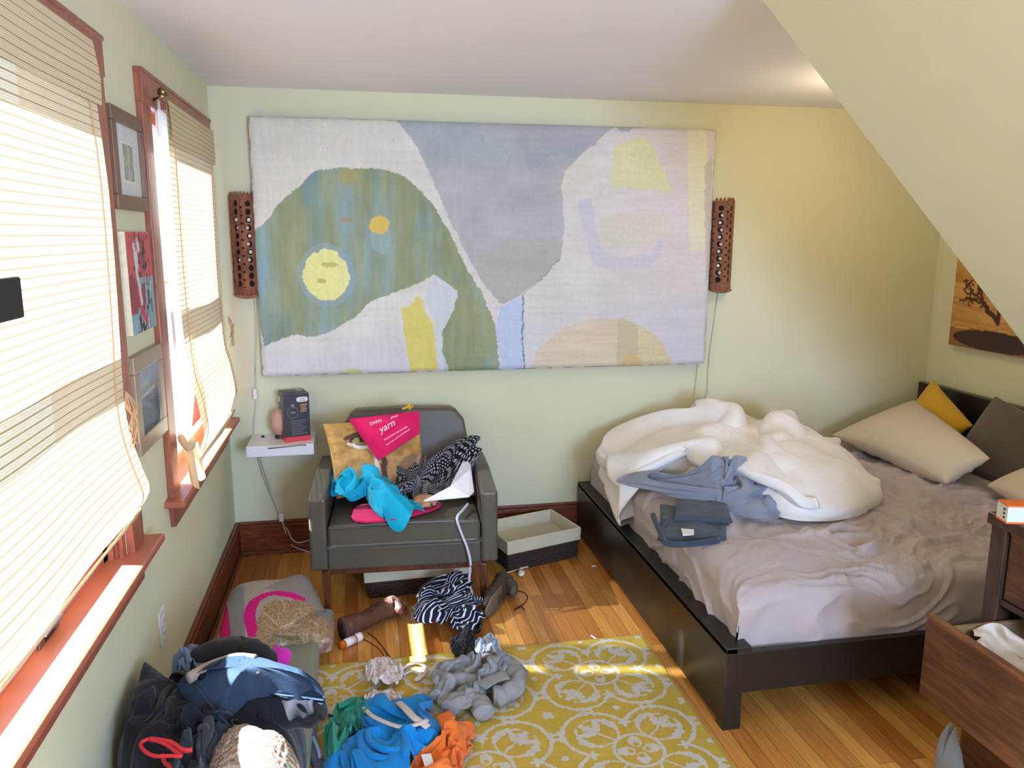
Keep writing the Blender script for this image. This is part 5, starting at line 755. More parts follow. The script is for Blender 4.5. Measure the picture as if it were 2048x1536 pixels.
-2,5,6,3,6,-5,-2,6,-3,-4,1,0,-10,-1,1,-10,3,-3,-8,7,-1,-5,6,2,-4,-2,3,-8,5,1,-8,9,1,-1,7,1,6,4,6,8,8,-1,-4,6,0,-4,2,3,9,5,0,1,5,1,7,8,2,1,-2,-2,-10,6,-3,-5,4,4,10,5,3,1,4,1,3,2,3,8,8,2,5,6,8,6,-2,6,11,0,7,-5,4,-4,-3,-1,-2,-9,3,-8,-5,6,1,7,6,6,3,4,-4,-4,2,-4,5,3,4,6,2,-8,-5,6,2,2,6,5,6,5,-5,-5,4,-1,-8,
4,-1,-8,-3,-1,-10,2,-1,-8,9,2,2,5,2,-2,1,4,-7,7,-1,-3,7,2,-5,6,3,7,4,1,6,5,1,-6,6,0,-1,3,3,7,6,-1,-2,5,3,2,8,0,-5,5,-5,-6,3,3,6,1,5,5,5,0,4,-3,3,10,6,1,6,2,6,10,7,9,5,-2,-2,-11,6,4,5,6,-2,-3,2,-6,-6,2,-7,-3,4,0,3,7,6,-2,4,-5,2,0,6,9,3,-2,0,6,-4,-6,4,3,6,6,2,4,3,-2,-10,3,-1,-8,4,-2,-7,-4,1,-10,6,1,-2,
6,2,6,6,0,-5,7,2,-1,3,4,-6,5,1,1,5,2,1,6,-1,6,3,2,-8,4,-1,-1,7,0,0,6,-1,-4,8,5,4,7,0,-6,7,-4,-1,3,0,7,-3,5,8,-2,6,11,7,1,7,0,5,8,-1,7,7,-4,-2,-5,6,5,2,8,3,2,1,-6,-5,6,-4,-5,4,-6,-2,7,1,-1,6,4,4,0,5,7,0,2,8,7,-3,-3,5,-1,-4,4,5,5,7,0,-4,1,-1,-9,5,-2,-6,-6,1,-9,6,0,-7,6,1,6,5,0,-5,5,4,1,6,2,3,3,0,-8,6,2,
6,7,1,5,2,0,-9,2,-1,-7,7,2,4,7,-1,-1,7,-1,-7,10,1,-3,9,-3,-1,6,-3,8,-3,6,9,-2,2,11,4,7,8,3,7,6,1,1,8,-5,5,-1,6,-3,-5,8,8,3,1,-5,-4,5,-3,-4,8,1,3,6,-1,-1,9,3,0,-1,4,9,2,3,6,4,-2,6,4,-2,-8,5,1,-6,5,5,9,8,-2,-6,4,0,-10,0,-5,-9,-2,5,-9,8,-1,-1,6,2,5,2,5,-5,8,1,5,3,0,-7,5,0,4,6,2,6,5,-2,-6,-2,2,-9,8,-3,-3,
7,3,7,8,-2,-3,7,2,-7,9,0,1,8,-3,6,3,-1,9,-4,3,10,8,-2,3,2,8,5,2,7,7,2,7,3,1,-2,-8,5,0,-3,8,3,-1,6,-1,0,4,1,7,8,0,2,3,1,-7,0,3,8,3,0,7,8,1,2,5,-1,-5,4,0,-8,8,3,7,3,-2,-6,-2,-6,-10,10,2,0,2,4,-9,5,1,1,5,-3,8,3,6,-8,1,5,-7,7,0,-1,3,-3,-3,6,2,4,8,2,3,3,-1,-11,5,-1,-5,9,-1,3,4,-1,9,4,3,-1,8,3,-2,4,-4,6,4,
-1,3,6,1,5,9,-4,1,5,1,6,0,11,5,-6,0,-5,6,5,-3,5,-1,-7,6,4,3,6,-1,2,6,0,3,5,5,1,5,0,-3,4,2,6,3,-4,0,7,0,2,4,4,4,4,-2,-5,6,-1,-4,4,-1,-5,0,-3,-11,9,2,6,6,5,-4,6,1,0,6,-4,10,4,1,-6,1,5,-8,-1,4,-8,8,-1,-1,5,2,0,5,1,-2,6,1,-7,7,-2,1,5,-1,7,-1,-4,10,6,2,6,7,5,-3,5,-4,0,8,1,1,6,-4,-5,7,-4,-1,8,3,4,3,8,7,-6,
0,-5,7,4,-4,8,5,-5,9,3,0,5,-1,8,0,-1,10,7,6,0,9,2,-1,5,3,-3,5,-6,-1,3,-2,-3,5,7,6,7,2,4,5,-7,-4,2,-1,-10,1,1,-10,9,1,9,6,5,-2,5,-1,1,9,-3,1,6,0,2,5,1,-7,-7,6,-4,4,3,-6,9,-1,2,3,4,-8,5,1,-4,8,-3,3,0,-2,8,1,-1,9,6,3,7,8,-2,1,7,2,-8,6,-1,-4,8,-3,5,7,-2,-6,5,1,-5,8,4,5,-3,4,7,5,5,-9,8,5,-4,9,4,-1,10,-1,2,
1,-1,11,3,2,11,11,1,0,8,4,-4,6,0,-6,0,-3,-9,7,1,0,7,0,6,7,2,5,1,-5,-7,-4,5,-13,12,0,1,5,5,8,10,-2,0,3,-1,-7,8,1,5,8,0,-3,-5,6,-6,-1,3,-9,9,-2,4,8,0,1,1,4,-6,8,-1,5,-3,-1,9,3,-2,6,8,1,-3,7,1,6,8,-5,-2,4,3,-10,8,-3,-3,7,1,6,3,3,-9,4,-5,-5,-3,5,0,8,3,-1,10,0,-2,6,6,-1,9,2,-3,5,3,1,0,1,11,8,1,2,8,5,-4,6,
-1,-4,4,-2,-9,5,-4,-3,7,3,4,8,-2,3,4,1,0,-2,6,-9,9,1,-6,7,4,8,8,0,5,-1,-2,-11,8,0,1,9,2,4,0,4,-8,0,4,-6,7,-2,7,8,-1,0,3,4,-5,2,0,7,-1,0,10,7,-5,1,7,0,-5,6,-3,-3,6,3,5,7,-3,-2,4,3,-8,8,-1,7,7,-2,-4,1,1,-11,2,2,-9,3,5,9,10,-1,4,10,0,1,4,8,-6,6,6,-5,1,-2,6,7,0,-3,6,3,-6,6,3,2,7,1,-5,5,-1,1,8,-2,5,5,1,-2,
6,1,4,8,3,-7,1,4,-11,8,3,3,5,3,8,4,-1,-6,4,0,-6,6,0,6,5,3,-3,2,5,-6,7,-3,6,4,-1,-6,6,4,2,-1,1,10,5,-2,4,5,-5,-5,3,-2,-7,9,1,0,4,-3,2,6,1,5,6,2,2,9,0,-4,5,0,-3,-1,-1,-9,7,1,-7,0,7,10,4,3,10,7,-4,7,9,4,-5,2,10,-6,7,1,6,7,-2,-6,0,7,-10,7,0,-5,8,1,-4,8,-1,2,5,2,9,6,2,6,7,0,-4,9,0,-3,0,5,-10,6,2,-7,4,6,6,
5,0,7,5,0,-6,5,0,-4,4,-1,7,8,1,0,3,2,-6,2,0,-8,6,5,5,4,0,6,7,-1,3,1,-7,-4,6,0,-7,4,-6,-3,9,-3,0,3,3,6,1,4,11,9,1,0,8,2,-8,-3,-6,-3,-5,7,1,10,2,3,5,2,9,0,3,11,9,-2,5,6,7,-4,5,8,-2,7,-2,-2,1,5,-9,4,3,-9,8,1,-5,9,-1,-3,8,-3,3,5,5,6,6,3,5,7,0,-2,4,5,-7,-1,2,-8,8,-1,-2,7,4,5,3,2,5,7,0,0,5,1,-4,8,1,3,2,1,-5,
-3,1,-9,6,0,-2,6,3,7,8,-4,1,3,-5,-3,7,-2,5,6,-3,-4,6,-2,-4,7,-2,4,-1,6,7,2,4,7,9,-3,0,3,-1,-8,-5,1,8,10,6,-1,8,2,1,5,3,10,4,-2,12,7,1,4,5,9,-2,9,-1,-8,6,3,-6,4,3,-8,8,2,-3,6,3,-7,4,-1,-7,8,2,2,4,3,6,4,4,6,7,2,-2,3,3,-6,2,3,-7,8,1,1,3,1,-1,6,-2,-2,6,1,2,7,4,3,4,3,-2,1,1,-8,4,0,-6,6,-1,3,5,-5,4,7,-3,0,
8,-2,4,2,-4,5,6,1,-6,6,-1,-5,7,-1,4,0,6,6,5,2,6,6,-3,-2,-5,3,0,8,7,5,11,4,-2,6,0,10,8,2,8,3,0,11,10,1,2,9,1,-10,9,4,-7,5,4,-10,0,3,-6,6,4,-2,4,1,-7,7,3,-3,5,5,4,3,-2,2,7,3,2,6,6,-1,4,3,-5,7,2,-2,2,1,-8,7,-5,0,4,-3,-5,5,5,1,2,6,6,7,1,0,6,0,-6,7,-1,-2,7,-6,1,4,-3,3,2,2,8,5,-5,5,6,-2,-1,4,2,-10,7,-2,-6,
6,2,3,2,5,7,5,2,4,5,3,-9,3,7,10,6,6,4,4,-1,11,13,5,3,4,2,13,10,0,6,5,1,-13,9,3,-8,8,5,-8,-2,1,-9,8,4,-2,6,4,-4,1,-2,-8,6,6,5,6,-2,-4,7,0,-2,2,8,3,5,6,3,9,3,0,8,-4,-3,7,-1,-3,-2,-3,-10,7,2,-4,7,4,5,3,6,7,7,-5,2,8,-3,-1,7,0,-4,3,-4,-5,5,-2,6,3,2,10,7,-3,4,5,0,-4,0,1,-10,6,1,-7,6,3,2,-1,3,9,-9,6,2,8,5,1,
3,6,9,6,1,13,13,5,4,11,2,6,8,3,5,6,1,-11,1,-2,-9,8,4,-7,4,3,-8,5,1,-6,6,6,-3,5,0,-6,7,0,1,5,7,2,3,-5,-7,8,0,-2,3,7,6,6,7,2,8,0,1,8,2,-1,1,-2,-10,7,0,2,5,2,-4,6,1,5,6,0,6,7,-2,1,5,0,-8,4,-4,-3,9,-6,0,4,-1,8,3,2,8,5,2,6,6,0,-6,-2,3,-8,2,2,-7,4,3,3,-1,6,6,6,4,-8,7,4,7,4,3,13,7,6,8,12,1,3,10,0,-4,7,7,-6,
4,-3,-8,5,4,-7,1,-2,-8,8,2,-2,4,4,-5,8,5,2,7,1,3,3,3,-6,4,1,-8,8,-2,-3,9,-1,4,8,5,3,0,8,5,6,4,-1,6,-3,-3,5,2,-2,5,-1,1,7,1,1,8,0,-2,7,-3,-1,-3,-2,-7,2,-6,-4,10,-1,1,8,2,7,5,0,8,2,1,9,9,1,1,5,3,-5,-4,3,-7,-2,1,-6,-5,5,4,9,5,-6,10,3,-4,4,3,10,7,2,7,9,-4,0,9,4,-6,8,7,-2,6,5,1,2,3,-7,4,-1,-6,10,-1,5,4,5,
-6,2,4,-7,8,3,5,7,1,0,4,3,-9,6,-3,-1,8,3,-5,10,-3,-2,2,9,5,-2,7,8,9,-3,3,7,4,-5,4,-1,2,8,1,1,9,-4,-2,8,0,-6,-6,-1,-11,4,-5,-5,10,-2,1,7,-1,5,0,2,10,3,-2,6,8,1,0,5,3,5,4,6,-5,-4,-4,-3,-5,7,-5,11,3,-1,9,4,0,10,2,-1,7,1,9,5,-1,1,6,1,-10,8,6,-3,7,6,5,9,3,4,3,-1,-8,4,2,-2,7,4,4,4,2,-7,4,4,-3,7,2,-5,7,2,4,
7,-3,0,8,2,-5,6,1,-10,8,1,-1,-1,8,6,1,4,10,6,0,1,2,0,-10,9,-3,-4,11,0,5,10,-2,2,1,-1,-11,0,1,-6,9,-2,-1,8,-2,3,-6,-1,8,2,1,10,6,-2,-4,5,2,5,6,5,3,4,2,-7,-1,8,2,10,1,3,10,-1,2,7,7,-1,8,4,-1,9,-2,4,6,-1,-4,5,6,-7,6,5,-1,7,2,3,6,2,-2,2,-1,-9,5,5,2,6,3,-3,6,4,2,5,2,-4,7,3,-5,8,0,2,5,-1,-4,7,0,-7,9,1,-6,6,
5,3,-4,5,11,4,3,9,7,1,-4,4,-2,-8,10,-3,2,8,-6,-4,5,4,0,6,-1,-3,7,0,-5,5,0,-3,1,-4,7,-4,2,8,1,1,4,7,-2,2,6,1,-2,4,6,-3,4,9,-5,9,-2,7,6,-2,10,10,3,3,6,7,-5,7,4,-5,9,-1,5,8,1,-3,3,5,-6,1,1,-8,6,4,0,1,-2,-9,6,5,0,8,6,-1,7,3,3,7,3,0,8,1,1,8,3,-3,5,-5,-5,1,1,-10,6,2,-7,10,5,0,-3,-5,9,5,8,9,8,4,5,8,-2,-1,8,
-2,-6,4,-7,-9,6,4,2,8,-1,5,6,-1,-2,2,2,-9,8,-1,1,1,-2,5,-4,2,9,1,-1,8,9,-1,2,3,4,-7,-2,3,9,11,2,-4,5,-1,8,6,0,12,12,4,0,6,7,-5,6,6,-6,6,-2,-5,10,2,2,-1,3,-10,0,1,-9,8,-1,0,8,0,5,6,8,-2,4,9,-6,8,1,6,9,1,4,8,-3,1,10,0,-7,-1,3,-13,-2,1,-10,8,5,-2,6,-6,8,-1,4,7,11,2,-1,7,4,5,7,-5,-10,6,-5,-10,8,1,1,7,0,6,
7,4,3,2,1,-10,9,2,1,6,-4,4,-6,1,7,-4,1,7,8,-1,6,7,0,5,1,3,10,9,5,-8,9,-2,-2,4,1,11,7,5,9,10,1,3,7,2,-7,6,5,-6,2,3,-10,13,0,-2,-3,5,-10,3,2,-6,6,1,5,7,4,5,9,6,-2,8,6,2,4,-3,9,8,2,-6,11,-1,-5,-1,1,-11,-3,2,-11,5,-1,-4,9,1,4,1,3,10,6,1,-2,7,-1,-5,7,-5,-8,9,-2,-1,8,3,1,8,0,-1,6,2,-2,6,6,-2,4,-4,8,6,1,4,6,
-7,2,-8,6,7,-3,-1,7,4,-5,1,2,9,8,8,1,-7,7,0,-6,8,-1,1,6,4,8,4,6,9,7,3,-3,9,3,-6,5,0,-11,10,3,-2,0,1,-7,1,5,-7,5,3,-4,7,1,3,8,3,5,5,7,9,8,0,6,9,2,-4,7,1,-10,1,-2,-10,4,0,-8,0,3,-9,7,-3,1,5,4,9,4,3,4,7,-4,-6,6,-3,-9,7,-1,-2,7,-2,9,7,1,-2,6,4,-4,8,2,-2,10,3,0,6,-2,5,8,-5,4,-4,-1,8,-5,4,6,1,-6,6,3,8,11,6,
1,-9,5,-1,-5,6,0,-9,11,1,3,3,5,3,3,7,2,11,4,-5,7,-2,-10,5,4,0,5,0,-3,6,2,1,2,5,-7,4,3,-5,10,2,3,3,6,9,5,3,7,8,-2,-7,9,3,-10,-2,-3,-10,9,1,-1,4,1,-5,2,-1,-10,7,0,5,2,5,7,8,-2,4,6,-4,-4,4,3,-9,6,-2,-1,2,-2,6,9,2,-7,9,-1,7,11,1,1,9,3,-1,10,0,2,1,-4,10,-4,1,7,-3,-3,7,5,5,8,7,0,-10,5,1,-10,-2,3,-11,9,-1,-4,
9,0,-2,6,3,-1,5,10,-2,6,1,-6,6,-3,-2,3,7,8,6,3,4,6,3,-4,5,2,-5,6,2,1,9,2,-2,4,6,7,9,1,0,-1,1,-12,5,1,-9,2,-3,-8,6,3,4,6,0,-2,5,0,-9,7,-4,1,6,-2,7,3,4,7,7,-1,-3,7,2,-3,0,-5,6,7,-2,-6,10,6,-9,10,-2,11,9,-1,5,6,5,-4,7,0,5,1,-2,10,-5,1,7,0,7,-3,10,-1,-2,7,0,-9,-4,3,-11,2,0,-13,8,0,-6,8,2,-1,6,5,-4,7,4,-3,
8,-1,-4,4,6,7,0,6,8,6,0,-3,6,3,-5,6,2,6,7,3,-1,8,0,-3,7,6,4,5,4,-6,-1,0,-13,4,-1,-10,7,-2,-2,2,4,9,6,-1,-1,9,-1,-7,6,-8,1,6,3,5,3,3,6,7,1,3,4,-6,4,4,-3,-4,9,4,-9,10,5,-1,6,-5,9,5,1,2,6,5,-1,1,-2,9,4,5,7,-3,2,-10,10,1,2,8,4,-2,5,3,-10,0,-5,-10,1,6,-11,8,3,3,6,1,-8,5,2,-8,9,2,-1,7,4,1,2,4,7,3,5,7,7,2,-2,
6,1,-4,5,3,8,6,1,-3,5,5,-3,13,5,0,2,0,-13,-1,2,-11,7,-2,-6,7,-2,4,2,2,9,8,0,-1,3,-9,1,8,1,-7,6,1,2,6,1,7,5,-1,6,6,-6,2,7,-4,-4,4,10,-3,6,3,2,3,-5,10,6,4,-5,5,3,1,1,4,9,0,-1,-14,6,4,4,6,3,1,5,5,-6,11,-3,-3,-1,2,-6,1,4,-10,8,6,2,5,1,-6,5,4,-6,12,2,2,8,0,-1,0,7,3,1,4,9,7,0,-3,6,3,-2,4,2,9,7,0,-7,9,6,-6,
15,3,-3,-4,-2,-8,3,4,-8,9,-2,-3,4,-2,3,1,4,10,6,-7,-1,7,-3,0,7,2,-7,8,-2,-1,7,-4,5,4,1,7,1,-6,6,7,6,0,3,8,-7,5,1,6,2,2,7,8,4,-5,8,-3,-3]),
}
def simgrid(k):
    r,c,w_,h_,z=SIMS[k];q=np.array(z,float).reshape(r,c,3)
    q[:,0]=np.cumsum(q[:,0],axis=0);q=np.cumsum(q,axis=1)
    return q*.0015,r,c,w_,h_
def simshape(outline,which,h,rot=0,centre=None,soft=0,ze=1.6,mirror=False,warp=.85,paint=None):
    """fit a settled cloth shape into an outline (3-D points) with height h"""
    q,r,c,w_,h_=simgrid(which)
    for _ in range(soft):
        g=np.pad(q,((1,1),(1,1),(0,0)),'edge');q=q*.4+.15*(g[:-2,1:-1]+g[2:,1:-1]+g[1:-1,:-2]+g[1:-1,2:])
    P=q.reshape(-1,3).copy(); P[:,:2]-=P[:,:2].mean(0)
    if mirror: P[:,0]*=-1
    a=rad(rot);x=P[:,0]*math.cos(a)-P[:,1]*math.sin(a);y=P[:,0]*math.sin(a)+P[:,1]*math.cos(a)
    O=resample(np.array(smoothline(outline,8,True)),256);cc=np.array(centre,float) if centre is not None else O.mean(0)
    # source radius per direction
    th=np.arctan2(y,x);rr=np.hypot(x,y);nb=48;bins=np.zeros(nb)
    ib=((th+math.pi)/(2*math.pi)*nb).astype(int)%nb
    np.maximum.at(bins,ib,rr)
    for _ in range(3): bins=np.where(bins<=.02,np.roll(bins,1),bins)
    bs=(np.roll(bins,1)+2*bins+np.roll(bins,-1))/4; bs=np.maximum(bs,bins*.95)
    # target radius, sampled in angle (outermost point per direction)
    ot=np.arctan2(O[:,1]-cc[1],O[:,0]-cc[0]);orr=np.hypot(O[:,0]-cc[0],O[:,1]-cc[1]);nt=96;tb=np.zeros(nt);tz=np.zeros(nt)
    for k_ in range(nt):
        dd=np.abs((ot-(-math.pi+(k_+.5)/nt*2*math.pi)+math.pi)%(2*math.pi)-math.pi); m_=dd<max(dd.min()+1e-6,.05); j_=np.where(m_)[0][np.argmax(orr[m_])]; tb[k_]=orr[j_];tz[k_]=O[j_,2]
    A=-math.pi+(np.arange(nt)+.5)/nt*2*math.pi
    per=lambda t,v,n_:np.interp(t,np.r_[-math.pi-(math.pi/n_),-math.pi+(np.arange(n_)+.5)/n_*2*math.pi,math.pi+math.pi/n_],np.r_[v[-1],v,v[0]])
    rs=per(th,bs,nb);rt=per(th,tb,nt);zt_=per(th,tz,nt)
    rho=rr/np.maximum(rs,.01)
    X=cc[0]+np.cos(th)*rho*rt;Y=cc[1]+np.sin(th)*rho*rt
    zb_=cc[2]+(zt_-cc[2])*np.clip(rho,0,1.1)**ze
    zz=P[:,2]/np.percentile(P[:,2],97)*h*np.clip(1.25-rho**3*.6,.35,1)
    Q=np.stack([X,Y,zb_+.003+zz],1)
    if Q[:,0].min()<.25: Q[:,0]=np.maximum(Q[:,0],.036)
    J,I=np.meshgrid(np.arange(r),np.arange(c),indexing='ij'); uv=np.stack([I.ravel()/(c-1)*w_,J.ravel()/(r-1)*h_],1)
    col=paint(Q,uv[:,0],uv[:,1],rho) if paint else None
    return Q,gridF(c,r),uv,col
def simcloth(name,label,cat,mt,outline,which,h,parent=None,sub=2,thick=.003,group=None,**k):
    P,F,uv,col=simshape(outline,which,h,**k)
    o=ob(name,P,F,mt,parent,smooth=True,uv=uv,colors=col); s_=o.modifiers.new('thick','SOLIDIFY');s_.thickness=thick;s_.offset=0
    s_=o.modifiers.new('sub','SUBSURF');s_.levels=1;s_.render_levels=sub
    if parent is None: tag(o,label,cat,group)
    return o
# ---------------------------------------------------------------- floating shelf and what stands on it
box('floating_shelf',(.112,.436,3.915,D,.600,.655),mat('white_lacquer',(236,230,232),.22,spec=.5),bevel=.004)
tag(bpy.data.objects['floating_shelf'],'small white floating shelf on the back wall beside the armchair','shelf')
t=thing('product_box','black product carton with red base band and white rounded logo on the white shelf','box',(.33,4.03,.655))
A0=np.array((.298,3.962)); ang=rad(16); ex=np.array((math.cos(ang),math.sin(ang))); ey=np.array((-math.sin(ang),math.cos(ang)))
def bt(p): q=A0+ex*p[0]+ey*p[1]; return (q[0],q[1],p[2])
BW,BD,BH=.125,.135,.243
box('carton',(0,BW,0,BD,.681,.655+BH),mat('carton_black',(52,50,56),.35,noise=.05),t,tr=bt,bevel=.0015)
box('red_band',(-.0006,BW+.0006,-.0006,BD+.0006,.655,.681),mat('carton_red',(214,60,74),.4),t,tr=bt,bevel=.001)
wl=mat('print_white',(232,230,236),.4);gl=mat('print_grey',(120,120,130),.4);tl=mat('print_tan',(170,130,100),.4);dk=mat('print_dark',(70,70,78),.4)
def bface(name,poly,m,off=.001,side='front',parent=t):
    V,F=prism([(p[0],p[1]) for p in poly],.0006,'y',0)
    if side=='front': V=[bt((v[0],-off-v[1],v[2]+.655)) for v in V]
    elif side=='left': V=[bt((-off-v[1],v[0],v[2]+.655)) for v in V]
    else: V=[bt((v[0],v[2],.655+BH+off+v[1])) for v in V]
    return ob(name,V,F,m,parent)
def rrect(cx,cz,w_,h_,n=16): return [(cx+w_/2*abs(math.cos(a))**.6*np.sign(math.cos(a)),cz+h_/2*abs(math.sin(a))**.6*np.sign(math.sin(a))) for a in np.linspace(0,2*math.pi,n,endpoint=False)]
lb=bface('logo_badge',rrect(.090,.214,.056,.026),wl)
for s_,zz in (('STAR',.655+.2145),('WARS',.655+.2045)):
    O=bt((.0905,-.0022,zz)); textobj(s_,.0105,O,(ex[0],ex[1],0),(0,0,1),dk,lb,align='CENTER',ext=.0002,space=1.1)
ring=[(.042+.026*math.cos(a),.150+.028*math.sin(a)) for a in np.linspace(0,2*math.pi,24,endpoint=False)]
V,F=tube([bt((p[0],-.0012,.655+p[1])) for p in ring],.0016,6,True);e1=ob('round_emblem',V,F,gl,t)
bface('emblem_bars',rrect(.042,.150,.026,.010),gl,parent=e1)
bface('emblem_top',rrect(.042,.186,.018,.016),gl,parent=e1)
for k in range(4): bface('tan_print',[(.080,.190-k*.011),(.112-.004*(k%2),.190-k*.011),(.112-.004*(k%2),.183-k*.011),(.080,.183-k*.011)],tl)
for k in range(7): bface('small_print',[(.030,.108-k*.011),(.108-.01*(k%3),.108-k*.011),(.108-.01*(k%3),.105-k*.011),(.030,.105-k*.011)],gl)
bface('side_badge',rrect(.108,.205,.036,.028),wl,side='left')
bface('top_badge',rrect(.095,.095,.034,.022),wl,side='top')
bface('top_slot',rrect(.05,.06,.05,.02),dk,side='top')
bface('pale_picture_panel',rrect(.070,.105,.060,.110),mat('pale_print',(176,150,158),.4,noise=.15,nscale=40),side='left')
t=thing('salt_lamp','rounded pinkish lamp half hidden behind the black carton on the shelf','lamp',(.262,4.065,.655))
V,F=lathe([(.024,0),(.027,.004),(.026,.014),(.001,.014)],(.262,4.068,.655),20);ob('foot',V,F,M['dresserdark'],t)
V,F=lathe([(.014,.014),(.03,.03),(.043,.06),(.045,.09),(.036,.125),(.02,.145),(.002,.15)],(.262,4.068,.655),20);ob('stone',V,F,mat('pink_stone',(206,158,138),.45,noise=.12,nscale=25,sub=.2),t,smooth=True)
V,F=tube([bp for bp in [(0.224,3.854,0.658),(0.372,3.893,0.658),(0.401,3.887,0.658)]],.0036,8); o=ob('silver_pen',V,F,M['steel'],smooth=True); tag(o,'silver pen lying along the front edge of the white shelf','pen')
V,F=lathe([(.008,0),(.009,.004),(.004,.008)],[(0.173,4.101,0.655)][0],12);tag(ob('pebble',V,F,M['black']),'tiny dark pebble on the left of the white shelf','pebble')
# ---------------------------------------------------------------- armchair
ca=thing('armchair','low olive grey leather armchair with walnut legs heaped with clothes','chair',(.85,3.68,0))
_ca,_sa=math.cos(rad(-2.8)),math.sin(rad(-2.8))
def ct(p): x,y=p[0]-.85,p[1]-3.36; return (.85+x*_ca-y*_sa,3.36+x*_sa+y*_ca,p[2])
def chmesh(name,V,F,m,bevel=.01,parent=ca,**k): return ob(name,[ct(p) for p in V],F,m,parent,bevel=bevel,**k)
for x0,x1 in ((.432,.508),(1.190,1.266)):
    V,F=prism([(3.36,.212),(3.36,.548),(3.72,.572),(4.02,.560),(4.02,.212)],x1-x0,'x',x0); chmesh('armrest',V,F,M['leather'],.014,bseg=3)
V,F=boxv(.508,1.190,3.372,3.98,.208,.312);chmesh('seat_base',V,F,M['leather'],.008)
nx_,ny_=24,24;V=[]
for j in range(ny_):
    for i in range(nx_):
        s,t_=i/(nx_-1),j/(ny_-1); V.append((.512+.674*s,3.362+.46*t_,.415+.022*(math.sin(math.pi*s)*math.sin(math.pi*min(1,t_+.15)))**.6))
n0=len(V)
V+= [(v[0],v[1],.318) for v in V[:nx_]]+[(V[j*nx_+nx_-1][0],V[j*nx_+nx_-1][1],.318) for j in range(1,ny_)]+[(V[(ny_-1)*nx_+i][0],V[(ny_-1)*nx_+i][1],.318) for i in range(nx_-2,-1,-1)]+[(V[j*nx_][0],V[j*nx_][1],.318) for j in range(ny_-2,0,-1)]
ring=list(range(nx_))+[j*nx_+nx_-1 for j in range(1,ny_)]+[(ny_-1)*nx_+i for i in range(nx_-2,-1,-1)]+[j*nx_ for j in range(ny_-2,0,-1)]
m=len(ring);F=gridF(nx_,ny_)+[(ring[i],n0+i,n0+(i+1)%m,ring[(i+1)%m]) for i in range(m)]+[tuple(n0+i for i in range(m))]
sc_=chmesh('seat_cushion',V,F,M['leather'],.012,bseg=3)
V,F=tube([ct((.516+.666*k/20,3.357,.408)) for k in range(21)],.0035,6);ob('piping',V,F,M['leather'],sc_,smooth=True)
# back: tapered, leaning
V=[];F=[]
prof=[(.515,.33),(.520,.60),(.560,.74),(.590,.785),(.615,.800),(.85,.806),(1.10,.800),(1.128,.785),(1.165,.74),(1.188,.60),(1.188,.33)]
n=len(prof)
for dy in (0,.115):
    for a,b in prof: V.append((a+(.0 if not dy else 0),3.845+dy+(b-.33)*.30,b-(.01 if dy else 0)))
F=[tuple(range(n))[::-1],tuple(range(n,2*n))]+[(i,(i+1)%n,(i+1)%n+n,i+n) for i in range(n)]
bk=chmesh('backrest',V,F,M['leather'],.016,bseg=4)
fr=boxes('leg_frame',[(.475,1.222,3.405,3.435,.172,.208),(.475,1.222,3.93,3.96,.172,.208),(.475,.505,3.405,3.96,.172,.208),(1.192,1.222,3.405,3.96,.172,.208)],M['chairwood'],ca,tr=ct,bevel=.003)
for x in (.475,1.186):
    for y in (3.400,3.93):
        V=[];w0,w1=.036,.026
        for z,ww in ((0,w1),(.19,w0)):
            o_=(w0-ww)/2
            V+=[(x+o_,y+o_,z),(x+o_+ww,y+o_,z),(x+o_+ww,y+o_+ww,z),(x+o_,y+o_+ww,z)]
        chmesh('leg',V,[(3,2,1,0),(4,5,6,7)]+[(i,(i+1)%4,(i+1)%4+4,i+4) for i in range(4)],M['chairwood'],.003)
box('white_sticker',(.4305,.4318,3.42,3.45,.40,.425),M['white'],ca,tr=ct,bevel=0)
# things on the chair ------------------------------------------------
def lion(s,t):
    # s to the right, t downward
    x=s;y=t; n1=fbm(x*5,y*5,3);C=np.zeros(s.shape+(3,));C[:]=(196,150,84)
    C+=(fbm(x*10,y*14,9)*34)[...,None]; d=fbm(x*7+2,y*5,6); m=np.clip(d*1.6,0,1)[...,None]*.45; C=C*(1-m)+np.array((120,84,60))*m
    b=np.clip((y-.45)/.4,0,1)[...,None]; C=C*(1-b*.5)+np.array((170,120,96))*b*.5
    m=(abs(x-.16)<.22)&(y<.28); C[m]=C[m]*.5+np.array((220,176,100))*.5
    dd=segdist(x,y,[(.2,.25),(.32,.2),(.47,.19)]);C[dd<.03]=(96,72,56)
    e=((x-.36)/.11)**2+((y-.3)/.055)**2; C[e<1.7]=(70,52,44); C[e<1]=(170,150,90); C[((x-.36)/.04)**2+((y-.29)/.04)**2<1]=(60,44,36)
    dd=segdist(x,y,[(.22,.33),(.30,.385),(.42,.40),(.47,.50),(.47,.68),(.44,.85)]);C[dd<.022]=(226,216,200)
    dd=segdist(x,y,[(.52,.42),(.54,.60),(.52,.85)]);C[dd<.03]=(90,66,52)
    dd=segdist(x,y,[(.95,.55),(.86,.75),(.78,.9)]);C[dd<.02]=(226,216,206)
    m=np.clip(fbm(x*26,y*16,12)-.1,0,1)[...,None]*.5; C=C*(1-m)+np.array((90,66,56))*m
    m=((x-.9)**2+(y-.75)**2<.05)[...,None]*.5; C=C*(1-m)+np.array((110,84,80))*m
    return C
lc=[(.488,3.80,.785),(.955,3.86,.79),(.990,3.69,.46),(.545,3.62,.46)]
put_pillow('lion_face_cushion','square cushion printed with a big cat face leaning on the armchair back','cushion',vmat('printed_cushion',.85,.04,60,.15,300),[lc[0],lc[1],lc[2],lc[3]],.10,colfn=lion,n=70,seed=3)
pink=fabric('magenta_cotton',(216,28,92),.85,.05)
